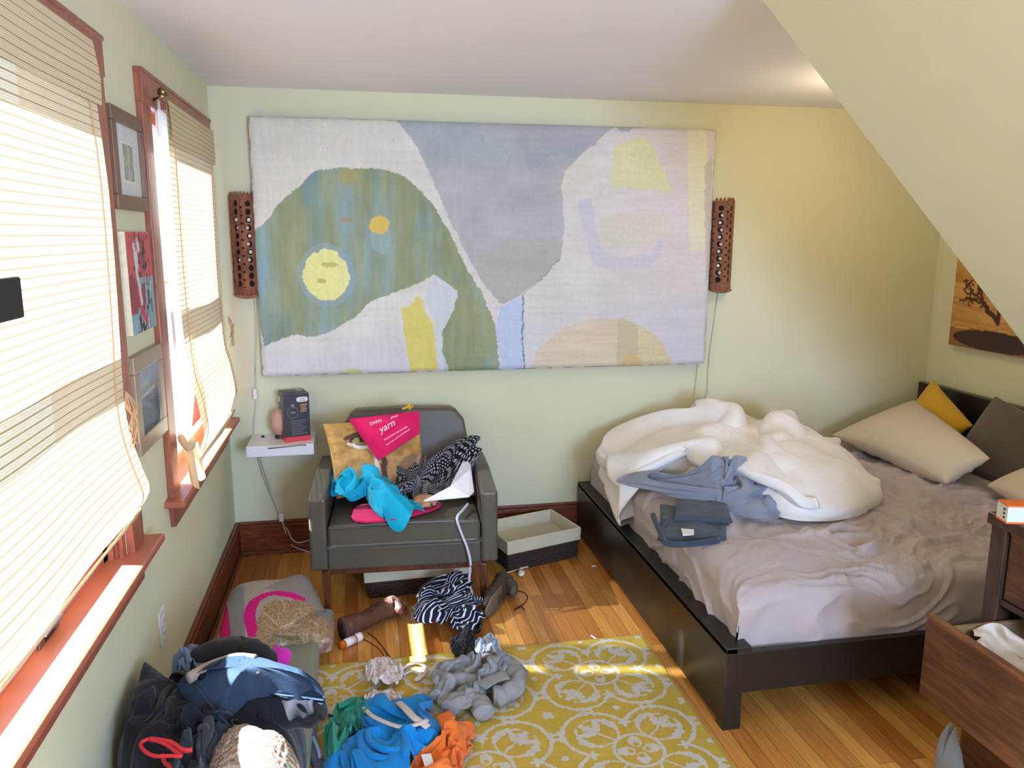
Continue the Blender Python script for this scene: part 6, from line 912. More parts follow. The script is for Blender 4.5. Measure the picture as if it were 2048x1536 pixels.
# magenta drawstring bag with lettering
qa=[(0.614,3.700,0.825)][0];qb=[(0.909,3.720,0.859)][0];qb2=[(0.948,3.710,0.848)][0];qc=[(0.943,3.660,0.752)][0];qd=[(0.746,3.600,0.644)][0]
def quadsheet(a,b,c,d,n,bulge,seed):
    a,b,c,d=[np.array(p) for p in (a,b,c,d)];S,T=np.meshgrid(np.linspace(0,1,n),np.linspace(0,1,n));s=S.ravel();t_=T.ravel()
    P=((1-s)*(1-t_))[:,None]*a+(s*(1-t_))[:,None]*b+(s*t_)[:,None]*c+((1-s)*t_)[:,None]*d
    nr=np.cross(b-a,d-a);nr/=np.linalg.norm(nr); nr=nr if nr[1]<0 else -nr
    return P+nr*(bulge*(np.sin(np.pi*s)*np.sin(np.pi*t_))**.6+.003*vnoise(s*6,t_*6,seed))[:,None],gridF(n,n),nr
t=thing('magenta_bag','magenta drawstring bag with white lettering on top of the big cat cushion','bag',(.78,3.68,.64))
P_,F_,nrm=quadsheet(qa,qb2,qc,qd,22,.014,5)
V,F=P_,F_
# close as a thin pouch
P2_=P_-nrm*.012; n_=22; nn=len(P_)
ring=list(range(n_))+[j*n_+n_-1 for j in range(1,n_)]+[(n_-1)*n_+i for i in range(n_-2,-1,-1)]+[j*n_ for j in range(n_-2,0,-1)]
V=np.vstack([P_,P2_]);F=F_+gridF(n_,n_,nn,True)+[(ring[i],ring[(i+1)%len(ring)],ring[(i+1)%len(ring)]+nn,ring[i]+nn) for i in range(len(ring))]
ob('pouch',V,F,pink,t,smooth=True)
wp=mat('white_print',(246,214,226),.6)
qa_,qb_,qd_=np.array(qa),np.array(qb2),np.array(qd)
def bagpt(s,tt): return (1-s)*(1-tt)*np.array(qa)+s*(1-tt)*np.array(qb2)+s*tt*np.array(qc)+(1-s)*tt*np.array(qd)+nrm*.0175
def bagtext(s_,sz,p0,p1,**k):
    a,b=bagpt(*p0),bagpt(*p1); ux=b-a; uy=np.cross(nrm,ux); uy=uy if uy[2]>0 else -uy
    textobj(s_,sz,a,ux,uy,wp,t,**k)
bagtext('DARN',.021,(.22,.25),(.60,.15)); bagtext('good',.016,(.56,.165),(.8,.10),shear=.3)
bagtext('yarn',.046,(.30,.50),(.72,.32),shear=.35,space=1.0)
bagtext('Rescued from the everyday',.0112,(.30,.70),(.80,.56)); bagtext('From Waste and Recycled Materials',.0092,(.28,.83),(.80,.70))
V,F=multi(tube([(0.886,3.740,0.858),(0.910,3.740,0.882),(0.920,3.740,0.867),(0.900,3.740,0.853)],.005,6),tube([(0.869,3.740,0.854),(0.910,3.740,0.867)],.005,6));tag(ob('yellow_clip',V,F,mat('yellow_plastic',(226,176,40),.4)),'small yellow clip at the top of the magenta bag','clip')
teal=fabric('teal_jersey',(16,158,190),.8,.05)
simcloth('teal_shirt','crumpled teal shirt on the left of the armchair seat, sleeve hanging over front','shirt',teal,
 [(0.526,3.607,0.450),(0.521,3.821,0.480),(0.540,3.907,0.530),(0.609,3.942,0.550),(0.708,3.890,0.560),(0.792,3.801,0.540),(0.824,3.726,0.500),(0.856,3.626,0.460)]+[(0.910,3.328,0.459),(0.927,3.328,0.428),(0.904,3.328,0.376),(0.850,3.328,0.328),(0.798,3.328,0.342),(0.755,3.328,0.391),(0.744,3.328,0.452)]+[(0.704,3.512,0.450),(0.636,3.497,0.450),(0.565,3.510,0.450)],
 'd',.115,rot=70,centre=(.685,3.54,.485),ze=3.2,soft=2)
blouse=mat('print_blouse',(30,30,40),.8,spec=.15)
blm=stripemat('black_print',(26,26,36),(186,182,186),95,.42,dash=70)
def blousefn(P,u,v,r):
    C=np.zeros((len(P),3));C[:]=(28,28,40); a=(np.floor(u*160)+np.floor(v*110))%2
    m=(vnoise(u*190,v*120,5)>.18)|((a>.5)&(vnoise(u*40,v*40,7)>.1)); C[m]=(176,172,178); q=vnoise(u*14,v*14,9)>.45; C[q]=C[q]*.7+np.array((90,96,140))*.3
    return C
vfab=vmat('patterned_fabric',.85,.05,80,.15,300,.15)
simcloth('patterned_blouse','black blouse with small white print, crumpled in the middle of the seat','blouse',blm,
 [(0.759,3.529,0.455),(0.809,3.688,0.455),(0.795,3.700,0.540),(0.855,3.836,0.560),(0.936,3.752,0.580),(0.970,3.703,0.600),(1.046,3.743,0.610),(1.107,3.733,0.640),(1.161,3.763,0.660),(1.241,3.710,0.660),(1.263,3.632,0.640),(1.232,3.655,0.600),(1.195,3.705,0.580),(1.147,3.668,0.530),(1.103,3.604,0.490),(1.047,3.533,0.455),(0.949,3.480,0.455),(0.883,3.527,0.455),(0.823,3.475,0.455)],
 'b',.085,rot=30,centre=(.945,3.60,.475),ze=1.2)
V,F=prism([(0,0),(.17,-.01),(.20,.03),(.20,.17),(.165,.20),(.10,.10),(0,.03)],.004,'z',0)
pp=[np.array(q) for q in [(0.927,3.308,0.530),(1.133,3.331,0.530),(1.165,3.395,0.530),(1.181,3.638,0.600),(1.137,3.577,0.620),(1.053,3.366,0.570)]]
V=[tuple(q) for q in pp]+[tuple(q+np.array((0,0,.006))) for q in pp];k=len(pp)
F=[tuple(range(k-1,-1,-1)),tuple(range(k,2*k))]+[(i,(i+1)%k,(i+1)%k+k,i+k) for i in range(k)]
tag(ob('white_cloth_panel',V,F,fabric('white_cotton',(232,226,230)),bevel=.002),'smooth white piece of cloth sticking out from under the printed blouse','cloth')
def bitsfn(P,u,v,r):
    C=np.zeros((len(P),3));C[:]=(190,186,200); C[vnoise(u*60,v*60,3)>.1]=(90,84,120);C[vnoise(u*70,v*50,8)>.35]=(206,150,130); return C
simcloth('print_scarf','small lilac and brown printed scarf at the right arm of the armchair','scarf',stripemat('lilac_print',(96,88,128),(204,176,170),60,.45,dash=50),[(1.129,3.532,0.450),(1.187,3.522,0.450),(1.233,3.704,0.450),(1.222,3.725,0.560),(1.188,3.725,0.600),(1.163,3.692,0.560),(1.180,3.637,0.500),(1.122,3.608,0.450)],'f',.05,rot=10)
cloth('magenta_shorts','flat magenta garment on the seat under the teal shirt','garment',pink,[(0.617,3.392,0.437),(0.636,3.534,0.437),(0.700,3.578,0.437),(0.815,3.570,0.437),(0.930,3.535,0.437),(1.018,3.533,0.437),(1.017,3.477,0.437),(0.943,3.410,0.437),(0.828,3.354,0.437),(0.740,3.332,0.437),(0.653,3.342,0.437)],.006,33,fa=.006,low=.3,dirs=((10,12,.5),))
cloth('orange_print_top','small orange and tan piece of cloth on the front of the seat','garment',mat('tan_print_cloth',(196,140,104),.8,noise=.4,nscale=60),[(0.893,3.470,0.462),(0.907,3.538,0.462),(0.954,3.544,0.462),(1.003,3.520,0.462),(0.986,3.439,0.462),(0.922,3.424,0.462)],.022,35,N=70,R=14)
V,F=tube(smoothline([(p[0],p[1],p[2]) for p in [(0.919,3.442,0.475),(0.948,3.528,0.475),(0.971,3.467,0.475),(0.977,3.383,0.475)]],6),.003,6);tag(ob('dark_strap',V,F,M['black'],smooth=True),'thin dark strap loop on the orange cloth at the seat front','strap')
wstrap=mat('white_rubber',(214,210,222),.5)
pts=[(1.148,3.478,0.448),(1.115,3.401,0.448)]+[(1.078,3.325,0.440),(1.093,3.325,0.378),(1.124,3.325,0.290),(1.137,3.325,0.213),(1.129,3.325,0.129)]+[(1.143,3.329,0.060)]+[(1.082,3.174,0.090)]
V,F=tube(smoothline(pts,6),.006,8);tag(ob('white_strap',V,F,wstrap,smooth=True),'white cable-like strap hanging from the armchair seat to the floor','strap')
# ---------------------------------------------------------------- baskets
wick=mat('wicker',(62,44,34),.75,bump=.9,bscale=45,noise=.5,nscale=70,stretch=(1,1,2.4));linen=fabric('basket_liner',(208,196,168),.85,.03,.15,300,.1)
def basket(label,A,B,C,Dq,zt):
    """A..D: outer corners (x,y) counter-clockwise from front left"""
    A,B,C,Dq=[np.array(p[:2],float) for p in (A,B,C,Dq)];cen=(A+B+C+Dq)/4
    t=thing('wicker_basket',label,'basket',(cen[0],cen[1],0))
    def rg(s,z): return [np.array((*(cen+(p-cen)*s),z)) for p in (A,B,C,Dq)]
    def wall_(name,levels,m,bev,par=t,close=True):
        V=[];F=[]
        for s,z in levels: V+=rg(s,z)
        for j in range(len(levels)-1):
            for i in range(4): F.append((j*4+i,j*4+(i+1)%4,(j+1)*4+(i+1)%4,(j+1)*4+i))
        F.append((3,2,1,0)); F.append(tuple((len(levels)-1)*4+i for i in range(4)))
        return ob(name,V,F,m,par,bevel=bev)
    wall_('woven_body',[(.93,0),(.985,zt-.03),(.978,zt-.03),(.925,.006)],wick,.008)
    # rows of weave as raised bands
    for k in range(6):
        z=.010+k*(zt-.075)/6; s=.935+.05*z/zt
        pts=[]; r4=rg(s+.008,z+.006)
        for i in range(4):
            a,b=r4[i],r4[(i+1)%4]
            for j in range(14): pts.append(a+(b-a)*(j/14)+np.array((0,0,.0012*math.sin(j*math.pi))))
        V,F=tube([tuple(p) for p in pts],[.0052+.0018*math.sin(i*2.2+k*1.6) for i in range(len(pts))],6,True);ob('weave_row',V,F,wick,t,smooth=True)
    wall_('cloth_liner',[(1.012,zt-.066),(1.02,zt),(1.0,zt+.006),(.965,zt+.002),(.92,.03)],linen,.005)
    return t
bA=[(1.368,3.676,0.000),(1.765,3.821,0.000)]
basket('brown wicker basket with cream cloth liner between the armchair and the bed',(1.372,3.665),(1.785,3.80),(1.70,4.10),(1.29,3.965),.165)
basket('brown wicker basket with cream cloth liner pushed under the armchair',(.665,3.50),(1.165,3.52),(1.16,3.84),(.66,3.82),.150)
# ---------------------------------------------------------------- bed
bd=thing('bed_frame','black-brown bed frame with low panelled footboard and headboard on right wall','bed',(2.95,3.2,0))
box('footboard',(1.862,1.905,2.268,4.135,.02,.305),M['bedwood'],bd,bevel=.003)
box('footboard_cap',(1.862,1.955,2.268,4.135,.285,.308),M['bedwood'],bd,bevel=.003)
for y in (2.268,4.075): box('leg',(1.864,1.93,y+.001,y+.055,0,.286),M['bedwood'],bd,bevel=.003)
box('side_rail',(1.90,4.00,2.272,2.300,.135,.285),M['bedwood'],bd,bevel=.003)
box('side_rail',(1.90,4.00,4.10,4.130,.135,.285),M['bedwood'],bd,bevel=.003)
box('slat_base',(1.93,3.98,2.31,4.09,.20,.235),M['bedwood'],bd,bevel=.003)
box('headboard',(3.985,4.035,2.262,4.138,0,.815),M['bedwood'],bd,bevel=.004)
# mattress with fitted sheet
x0,x1,y0,y1,zt,zb=1.925,3.975,2.318,4.085,.478,.245
NU,NV=380,340; dp=.20;rr=.055
sx=np.linspace(-dp,(x1-x0)+dp,NU);sy=np.linspace(-dp,(y1-y0)+dp,NV)
def wrap(s,W_):
    """arc-length coordinate -> (position, drop)"""
    s=np.array(s);pos=np.empty_like(s);dr=np.zeros_like(s);q=rr*math.pi/2
    for a,b in ((s,1),(W_-s,-1)):
        pass
    def one(v):
        if v>=q: return rr+(v-q),0
        if v>=0: th=(q-v)/rr; return rr-rr*math.sin(th),rr-rr*math.cos(th)
        return 0,rr-v
    for i,v in enumerate(s):
        if v<W_/2: pos[i],dr[i]=one(v)
        else: p_,d_=one(W_-v);pos[i]=W_-p_;dr[i]=d_
    return pos,dr
# clamp so the flat length fits the box
px_,dx_=wrap(sx,(x1-x0));py_,dy_=wrap(sy,(y1-y0))
PX,PY=np.meshgrid(px_,py_);DX,DY=np.meshgrid(dx_,dy_)
Z=zt-np.maximum(DX,DY)*.92-.25*np.minimum(DX,DY)*(np.minimum(DX,DY)<.05)
SX,SY=np.meshgrid(sx,sy)
wx=fbm(SX*2.2,SY*2.2,5,3)*.35;wy=fbm(SX*2.2+7,SY*2.2,6,3)*.35
def rid(ang,fr,seed,asp=.22,pw=1.8):
    ca,sa=math.cos(rad(ang)),math.sin(rad(ang));u=(SX+wx)*ca+(SY+wy)*sa;v=-(SX+wx)*sa+(SY+wy)*ca
    return np.clip(1-np.abs(vnoise(u*fr*asp,v*fr,seed))*2.3,0,1)**pw
mk=lambda s:np.clip(fbm(SX*1.6,SY*1.6,s,2)*2.2+.75,0,1)
top=(np.maximum(DX,DY)<.02)
Wr=.030*rid(-6,8,51,.2,1.1)*mk(61)+.026*rid(-26,11,52,.2,1.1)*mk(62)+.020*rid(14,15,53,.2,1.1)*mk(63)+.010*rid(60,20,54,.3,1.1)*mk(64)+.012*fbm(SX*3,SY*3,66)+.006*rid(-15,26,55,.2,1.0)*mk(65)+.004*rid(35,30,56,.2,1.0)
soft=np.clip(1-np.hypot((SX-.27)/.36,(SY-.30)/.30),0,1); Wr=Wr*(1-.75*np.clip(soft*3,0,1))+soft*.03
Wr+=.012*np.exp(-((SX-.62+.25*(SY-.1))/.02)**2)*(SY<.55)
side=np.clip(np.maximum(DX,DY)/.06,0,1); sidew=.020*rid(6,12,71,.12,1.2)+.006*vnoise(SX*9,SY*9,72)
sidew2=.020*rid(96,12,73,.12,1.2)+.006*vnoise(SX*9+3,SY*9,74)
N1=np.where(DX>=DY,sidew2,sidew)
H_=Wr*(1-side)+N1*side
nxn=np.where((DX>DY)&(DX>.01),np.where(PX<(x1-x0)/2,-1,1),0)*side; nyn=np.where((DY>=DX)&(DY>.01),np.where(PY<(y1-y0)/2,-1,1),0)*side
Vx=x0+PX+nxn*(H_-.004);Vy=y0+PY+nyn*(H_-.004);Vz=Z+H_*(1-side*.8)
Vz=np.maximum(Vz,zb)
V=np.stack([Vx.ravel(),Vy.ravel(),Vz.ravel()],1)
sheetm=fabric('taupe_sheet',(182,166,162),.7,.03,.06,300,.25)
mt_=thing('mattress','mattress in a wrinkled taupe fitted sheet on the black bed frame','mattress',(2.95,3.2,.235))
box('mattress_core',(x0+.03,x1-.03,y0+.03,y1-.03,.236,.42),fabric('mattress_ticking',(200,196,188)),mt_,bevel=.02)
ob('fitted_sheet',V,gridF(NU,NV),sheetm,mt_,smooth=True)
# duvet
duv=fabric('white_duvet_cotton',(238,230,222),.8,.02,.05,200,.2)
dout=[(1.850,3.36,.33)]+[(1.868,3.456,0.500),(2.012,3.477,0.500),(2.125,3.409,0.500),(2.199,3.260,0.500),(2.289,3.090,0.500),(2.378,2.945,0.500),(2.460,2.845,0.500),(2.638,2.836,0.500),(2.942,2.970,0.500),(3.049,3.216,0.500),(3.153,3.487,0.500)]+[(3.02,3.35,.50),(3.12,3.75,.50),(2.95,4.02,.50),(2.5,4.07,.50),(2.1,4.06,.48),(1.92,3.9,.44),(1.858,3.65,.40)]
def G(u,v,z,h,s): p=None
dl=[]
for (x,y,hh,ss) in ((2.83,3.62,.10,.17),(2.45,3.65,.07,.15),(2.20,3.50,.05,.11),(2.02,3.62,.04,.10),(2.65,3.30,.05,.14),(2.82,3.08,.02,.08),(2.35,3.28,.03,.10)): dl.append((x,y,hh,ss))
t=thing('duvet','rumpled white duvet heaped at the wall side of the foot of the bed','duvet',(2.45,3.45,.48))
P,F,uv,col=heap(dout,.12,41,centre=(2.50,3.42,.52),fa=.02,lean=.3,dirs=((30,2.6,1),(-30,4,.8),(65,7,.4)),lumps=[(a_,b_,c_*.75,d_) for a_,b_,c_,d_ in dl],N=200,R=50,wob=.014,rim=.03,prof=3.2,low=.2)
ob('duvet_body',P,F,duv,t,smooth=True,sub=1)
simcloth('duvet_fold','','',duv,dout,'d',.285,parent=t,rot=15,centre=(2.52,3.42,.50),ze=2.5,thick=.05,sub=2,soft=5)
shirt=fabric('grey_blue_cotton',(138,140,150),.8,.04)
simcloth('grey_blue_shirt','crumpled grey-blue shirt lying against the front of the white duvet','shirt',shirt,
 [(1.828,3.365,0.500),(1.875,3.376,0.540),(1.978,3.324,0.560),(2.033,3.220,0.580),(2.094,3.115,0.610),(2.123,3.095,0.660),(2.181,3.109,0.680),(2.308,3.099,0.660),(2.411,3.074,0.630),(2.437,3.011,0.580),(2.559,3.054,0.500),(2.475,2.927,0.500),(2.383,2.871,0.500),(2.307,2.898,0.500),(2.236,2.984,0.500),(2.152,3.050,0.500),(2.109,3.164,0.500),(2.003,3.197,0.500),(1.902,3.243,0.500)],
 'd',.10,rot=-20,centre=(2.20,3.02,.53),ze=1.2)
jd=fabric('dark_grey_denim',(70,78,88),.8,.06)
t=thing('folded_trousers','dark grey folded trousers with white care label on the front left of the bed','trousers',(1.95,2.85,.49))
def slab(name,corn,z0,th,m,seed,parent,n=30,amp=.006,b=.5):
    A,B,C,Dd=[np.array((p[0],p[1],z0+(p[2] if len(p)>2 and False else 0))) for p in corn]
    up=np.array((0,0,th/2)); V,F,_=pillow(A+up,B+up,C+up,Dd+up,th*1.15,seed=seed,n=n,puff=.18,crease=amp); return ob(name,V,F,m,parent,smooth=True,sub=1)
slab('lower_fold',[(1.790,2.753,0.500),(2.072,2.717,0.500),(2.206,2.959,0.500),(1.962,3.164,0.500)],.488,.035,jd,3,t)
slab('upper_fold',[(1.912,2.889,0.530),(2.145,2.811,0.530),(2.243,3.072,0.530),(2.003,3.083,0.530)],.520,.030,jd,4,t)
ft=fabric('dark_blue_denim',(58,68,82),.8,.06)
P_=[(1.808,2.749,0.515),(1.885,2.900,0.515),(1.933,2.938,0.515),(2.077,2.841,0.515),(2.072,2.786,0.515)]
V,F=tube(smoothline(P_,6),.011,10);ob('rolled_hem',V,F,ft,t,smooth=True)
P_=[(1.877,3.017,0.512),(1.838,2.837,0.512),(1.815,2.714,0.512),(1.902,2.687,0.512),(2.030,2.705,0.512)]
V,F=tube(smoothline(P_,6),.012,10);ob('waistband',V,F,ft,t,smooth=True)
c=[(1.911,2.798,0.530),(1.958,2.779,0.530),(1.936,2.729,0.530),(1.889,2.727,0.530)]; V=[tuple(np.array(p)) for p in c]+[tuple(np.array(p)+np.array((0,0,.003))) for p in c]
ob('care_label',V,[(3,2,1,0),(4,5,6,7),(0,1,5,4),(1,2,6,5),(2,3,7,6),(3,0,4,7)],M['white'],t)
# pillows
cream=fabric('cream_pillowcase',(206,190,166),.8,.02,.05,200,.2)
put_pillow('cream_pillow','large cream pillow lying tilted in the middle of the head end','pillow',cream,[(3.30,3.95,.56),(3.86,4.00,.735),(3.52,3.03,.67),(3.33,3.06,.55)],.17,seed=5,n=48,crease=.011)
cr2=put_pillow('cream_pillow','cream pillow corner at the right photo edge above the dresser','pillow',cream,[(3.50,3.02,.545),(3.80,2.98,.66),(3.74,2.42,.66),(3.34,2.48,.56)],.15,seed=8,n=48,crease=.011)
put_pillow('yellow_cushion','mustard yellow cushion standing in the corner against the headboard','cushion',fabric('mustard_velvet',(206,160,44),.8,.04,.1,260,.3),[(3.900,3.917,0.876)]+[(3.860,3.531,0.690)]+[(3.74,3.66,.52),(3.80,4.05,.55)],.13,seed=6,n=34)
put_pillow('grey_cushion','dark grey-brown cushion standing against the headboard right of the yellow one','cushion',fabric('grey_velvet',(92,82,76),.85,.05,.1,260,.3),[(3.900,3.460,0.871)]+[(3.90,3.02,.80),(3.70,2.98,.50),(3.62,3.42,.51)],.15,seed=7,n=34)
cloth('dark_throw','dark grey cloth bunched behind the cream pillow at the back wall','throw',fabric('dark_grey_knit',(88,80,80)),[(3.45,3.98,.5),(3.55,4.10,.5),(3.80,4.11,.5),(3.93,4.07,.5),(3.85,3.93,.5),(3.60,3.90,.5)],.125,45,low=.3)
# wooden wall art on the right wall
def artfn(X,Y):
    C=np.zeros(X.shape+(3,));C[:]=(190,140,78); g=vnoise(X*3+1,Y*70+fbm(X*4,Y*6,3)*6,4)[...,None];C+=g*18
    C[Y+fbm(X*5,Y*5,8)*.03<.10]=(148,104,66)
    lk=((X-.33)/.30)**2+((Y-.055+.02*0)/.055)**2; C[lk<1]=(66,44,46)
    d=np.full(X.shape,9.)
    rnd=random.Random(8)
    for (a,b) in (((.34,.16),(.22,.26)),((.22,.26),(.12,.33)),((.22,.26),(.10,.27)),((.22,.26),(.16,.40)),((.34,.16),(.34,.5)),((.34,.4),(.2,.5)),((.34,.4),(.5,.52))):
        pts=[a];
        for k in range(1,6): f=k/5;pts.append((a[0]+(b[0]-a[0])*f+rnd.uniform(-.012,.012),a[1]+(b[1]-a[1])*f+rnd.uniform(-.012,.012)))
        d=np.minimum(d,segdist(X,Y,pts)-(.012 if a==(.34,.16) else .005))
    for k in range(60):
        a=(rnd.uniform(.06,.24),rnd.uniform(.24,.44));b=(a[0]+rnd.uniform(-.03,.03),a[1]+rnd.uniform(-.03,.03));d=np.minimum(d,segdist(X,Y,[a,b])-.003)
    C[d<.002]=(74,44,38); return C
tag(grid_panel('wooden_wall_art',(WX-.035,3.965,1.065),(0,-1,0),(0,0,1),(-1,0,0),1.0,.62,.03,180,110,artfn,vmat('burnt_wood',.5,.05,40,.2,80),back=(120,80,46)),'brown wooden panel with a dark burnt tree on the right wall above the bed','wall art')
# ---------------------------------------------------------------- dresser
dr=thing('dresser','dark brown wooden dresser at right with its middle drawer pulled out','dresser',(2.85,1.3,0))
dx0,dx1,dy0,dy1,dz=2.52,2.99,.62,1.93,.870
M_d=M['dresserdark'];M_f=M['dresser']
box('top',(dx0-.01,dx1,dy0-.01,dy1+.01,dz-.035,dz),M_d,dr,bevel=.004)
boxes('carcass',[(dx0+.045,dx1-.002,dy1-.028,dy1-.003,.06,dz-.037),(dx0+.045,dx1-.002,dy0+.003,dy0+.028,.06,dz-.037),(dx1-.012,dx1-.003,dy0+.03,dy1-.03,.06,dz-.037),(dx0+.02,dx1-.003,dy0+.03,dy1-.03,.06,.075)],M_d,dr,bevel=.002)
for y in (dy0,dy1-.055):
    for x in (dx0,dx1-.05): box('leg',(x,x+.05,y,y+.055,0,dz-.035),M_d,dr,bevel=.003)
boxes('drawer_divider',[(dx0+.006,dx0+.04,dy0+.03,dy1-.055,z,z+.018) for z in (.07,.322,.600)],M_d,dr,bevel=.002)
def drawer(z0,z1,pull,nm='drawer'):
    xf=dx0+.012-pull
    d=box(nm,(xf,xf+.02,dy0+.03,dy1-.062,z0,z1),M_f,dr,bevel=.002,loc=None)
    box('top_lip',(xf-.004,xf+.022,dy0+.03,dy1-.062,z1-.0005,z1+.010),woodmat('drawer_lip_wood',(104,62,40),(140,90,58),(9,1.2,9),.35),d,bevel=.002)
    boxes('drawer_box',[(xf+.02,xf+.40,dy1-.085,dy1-.073,z0+.02,z1-.03),(xf+.02,xf+.40,dy0+.04,dy0+.052,z0+.02,z1-.03),(xf+.39,xf+.40,dy0+.04,dy1-.075,z0+.02,z1-.03),(xf+.02,xf+.40,dy0+.04,dy1-.075,z0+.015,z0+.025)],mat('drawer_plywood',(150,120,84),.6),d,bevel=.001)
    return d
drawer(.622,.822,0)
drawer(.343,.588,.252)
drawer(.092,.308,.09)
wcl=fabric('ivory_cotton',(222,208,190),.8,.04)
simcloth('white_clothes','crumpled ivory clothes filling the open dresser drawer','clothes',wcl,
 [(2.33,1.40,.50),(2.33,1.62,.50),(2.35,1.78,.50),(2.44,1.83,.50),(2.505,1.78,.50),(2.50,1.30,.50),(2.46,1.05,.50),(2.34,1.08,.50)],'f',.17,rot=40,centre=(2.42,1.50,.50),soft=1)
ob_=box('folded_cream_cloth',(2.31,2.45,1.15,1.66,.385,.50),fabric('cream_cotton',(214,200,150)),bevel=.02);tag(ob_,'folded cream cloth under the ivory clothes in the drawer','cloth')
cloth('grey_cloth','grey cloth end hanging below the pulled-out dresser drawer','cloth',fabric('grey_jersey',(128,134,142)),
 [(2.360,1.814,0.286),(2.360,1.836,0.241),(2.360,1.849,0.173),(2.360,1.847,0.098),(2.360,1.833,0.033),(2.360,1.750,0.096),(2.360,1.751,0.168),(2.360,1.784,0.235)],.02,53,up=(-1,.1,.2),N=60,R=12,wob=.002,low=.2,rim=.002)
t=thing('medicine_carton','small white and orange carton on the dresser top','box',(2.56,1.80,dz))
CX0,CY0=[(2.482,1.839,0.873)][0][:2]
c=[np.array(p) for p in [(2.460,1.822,0.885),(2.474,1.776,0.885)]]
e=(c[1]-c[0]);e/=np.linalg.norm(e); 
def mt2(p): return (2.502+p[0]*.98+p[1]*.15,1.865-p[0]*.15+p[1]*.98-.0,p[2])
def mt2(p):
    a=rad(-14);return (CX0+p[0]*math.cos(a)-p[1]*math.sin(a),CY0+p[0]*math.sin(a)+p[1]*math.cos(a),p[2])
box('carton',(0,.10,0,.055,dz+.003,dz+.052),mat('carton_white',(214,214,206),.4),t,tr=mt2,bevel=.001)
og=mat('carton_orange',(232,112,44),.4)
box('orange_base',(-.0005,.1005,-.0005,.0555,dz,dz+.006),og,t,tr=mt2,bevel=.0005);box('orange_top',(-.0005,.1005,-.0005,.0555,dz+.050,dz+.055),og,t,tr=mt2,bevel=.0005)
boxes('dark_print',[(-.0012,-.0004,.012,.020,dz+.012+k*.012,dz+.018+k*.012) for k in range(3)],M['black'],t,tr=mt2,bevel=0)
# ---------------------------------------------------------------- rug
def rugfn(X,Y):
    # X,Y measured from the rug's corner (x from .30, y from 1.10)
    wx_=X+.30;wy_=Y+1.10
    n1=.0025*vnoise(X*45,Y*45,3)+.0025*vnoise(X*110,Y*110,5);n2=.0025*vnoise(X*45,Y*45,13)+.0025*vnoise(X*110,Y*110,15)
    px,py=.505,.477
    u=(wx_-1.543+px*20+px/2)%px-px/2; v=(wy_-2.690+py*20+py/2)%py-py/2
    un,vn=u+n1,v+n2
    C=np.zeros(X.shape+(3,));C[:]=(202,168,74);C+=(fbm(X*14,Y*14,9)*9)[...,None]
    cr=(208,198,186); W_=np.zeros(X.shape,bool)
    au,av=np.abs(un),np.abs(vn)
    d=np.hypot(au-.112,av-.106)-.118      # quatrefoil lobes
    d2=np.hypot(au,av)-.10
    dd=np.minimum(d,d2)
    W_|=np.abs(d+.0)*(d2>0.0)+(d2<=0)*9<.0068
    inner=np.hypot(u,v); W_|=np.abs(inner-.083)<.0062
    # four petals inside the ring
    for a in (0,90,180,270):
        ca,sa=math.cos(rad(a)),math.sin(rad(a)); p=un*ca+vn*sa;q=-un*sa+vn*ca
        W_|=(((p-.043)/.030)**2+(q/.022)**2<1)&((p-.030)**2+q**2>.00012)
    # leaf sprays in each lobe, along the diagonals
    s=.7071; p=(au+av)*s; q=(av-au)*s
    W_|=(np.abs(q)<.004)&(p>.083)&(p<.165)
    for (pc,qc,ra,rb,an) in ((.195,0,.034,.017,0),(.178,.026,.032,.014,52),(.178,-.026,.032,.014,-52)):
        ca,sa=math.cos(rad(an)),math.sin(rad(an));P_=(p-pc)*ca+(q-qc)*sa;Q_=-(p-pc)*sa+(q-qc)*ca
        W_|=(P_/ra)**2+(Q_/rb)**2<1+.35*np.sin(P_*260)
    for sg in (1,-1):
        # side leaves curling round the ring
        qq=q*sg; r_=np.hypot(p-.155,qq); an=np.arctan2(qq,p-.155)
        wd=.017*np.clip(np.sin((an-.55)/1.9*math.pi),0,1)*(1+.22*np.sin(an*15))
        W_|=(np.abs(r_-.072)<wd*.85)&(an>.55)&(an<2.45)
        W_|=(np.abs(r_-.074)<.0042)&(an>.35)&(an<.8)
        W_|=(np.abs(r_-.070)<.004)&(an>2.3)&(an<2.9)
    # florets between lobes and dots
    for (a,b,r1) in ((0,.150,.017),(.158,0,.017)):
        ang=np.arctan2(av-b,au-a); W_|=(np.hypot(au-a,av-b)<r1*(1+.38*np.cos(4*ang)))
    W_|=np.hypot(au-px/2,av-py/2)<.020*(1+.2*np.sin(5*np.arctan2(av-py/2,au-px/2)))
    for (a,b) in ((px/2-.012,.098),(px/2-.010,.128),(.098,py/2-.012),(.128,py/2-.010)):
        ang=np.arctan2(av-b,au-a);W_|=(np.hypot(au-a,av-b)<.0135*(1+.4*np.cos(3*ang)))
    W_|=(np.hypot(au-px/2,av)<.013)|(np.hypot(au,av-py/2)<.013)
    C[W_]=cr; C[W_]+=(fbm(X*20,Y*20,19)*6)[...,None][W_]
    ed=np.minimum(np.minimum(X,1.512-X),np.minimum(Y,1.842-Y)); C[ed<.012]=(188,158,74)
    sp=vnoise(X*70,Y*70,99)>.985; C[sp]=(120,104,80)
    return C
tag(grid_panel('patterned_rug',(.30,1.10,.010),(1,0,0),(0,1,0),(0,0,1),1.512,1.842,.009,505,615,rugfn,vmat('wool_rug',.95,.07,140,.5,420,.1),back=(170,150,80)),'mustard yellow rug with cream quatrefoil leaf pattern on the wooden floor','rug')
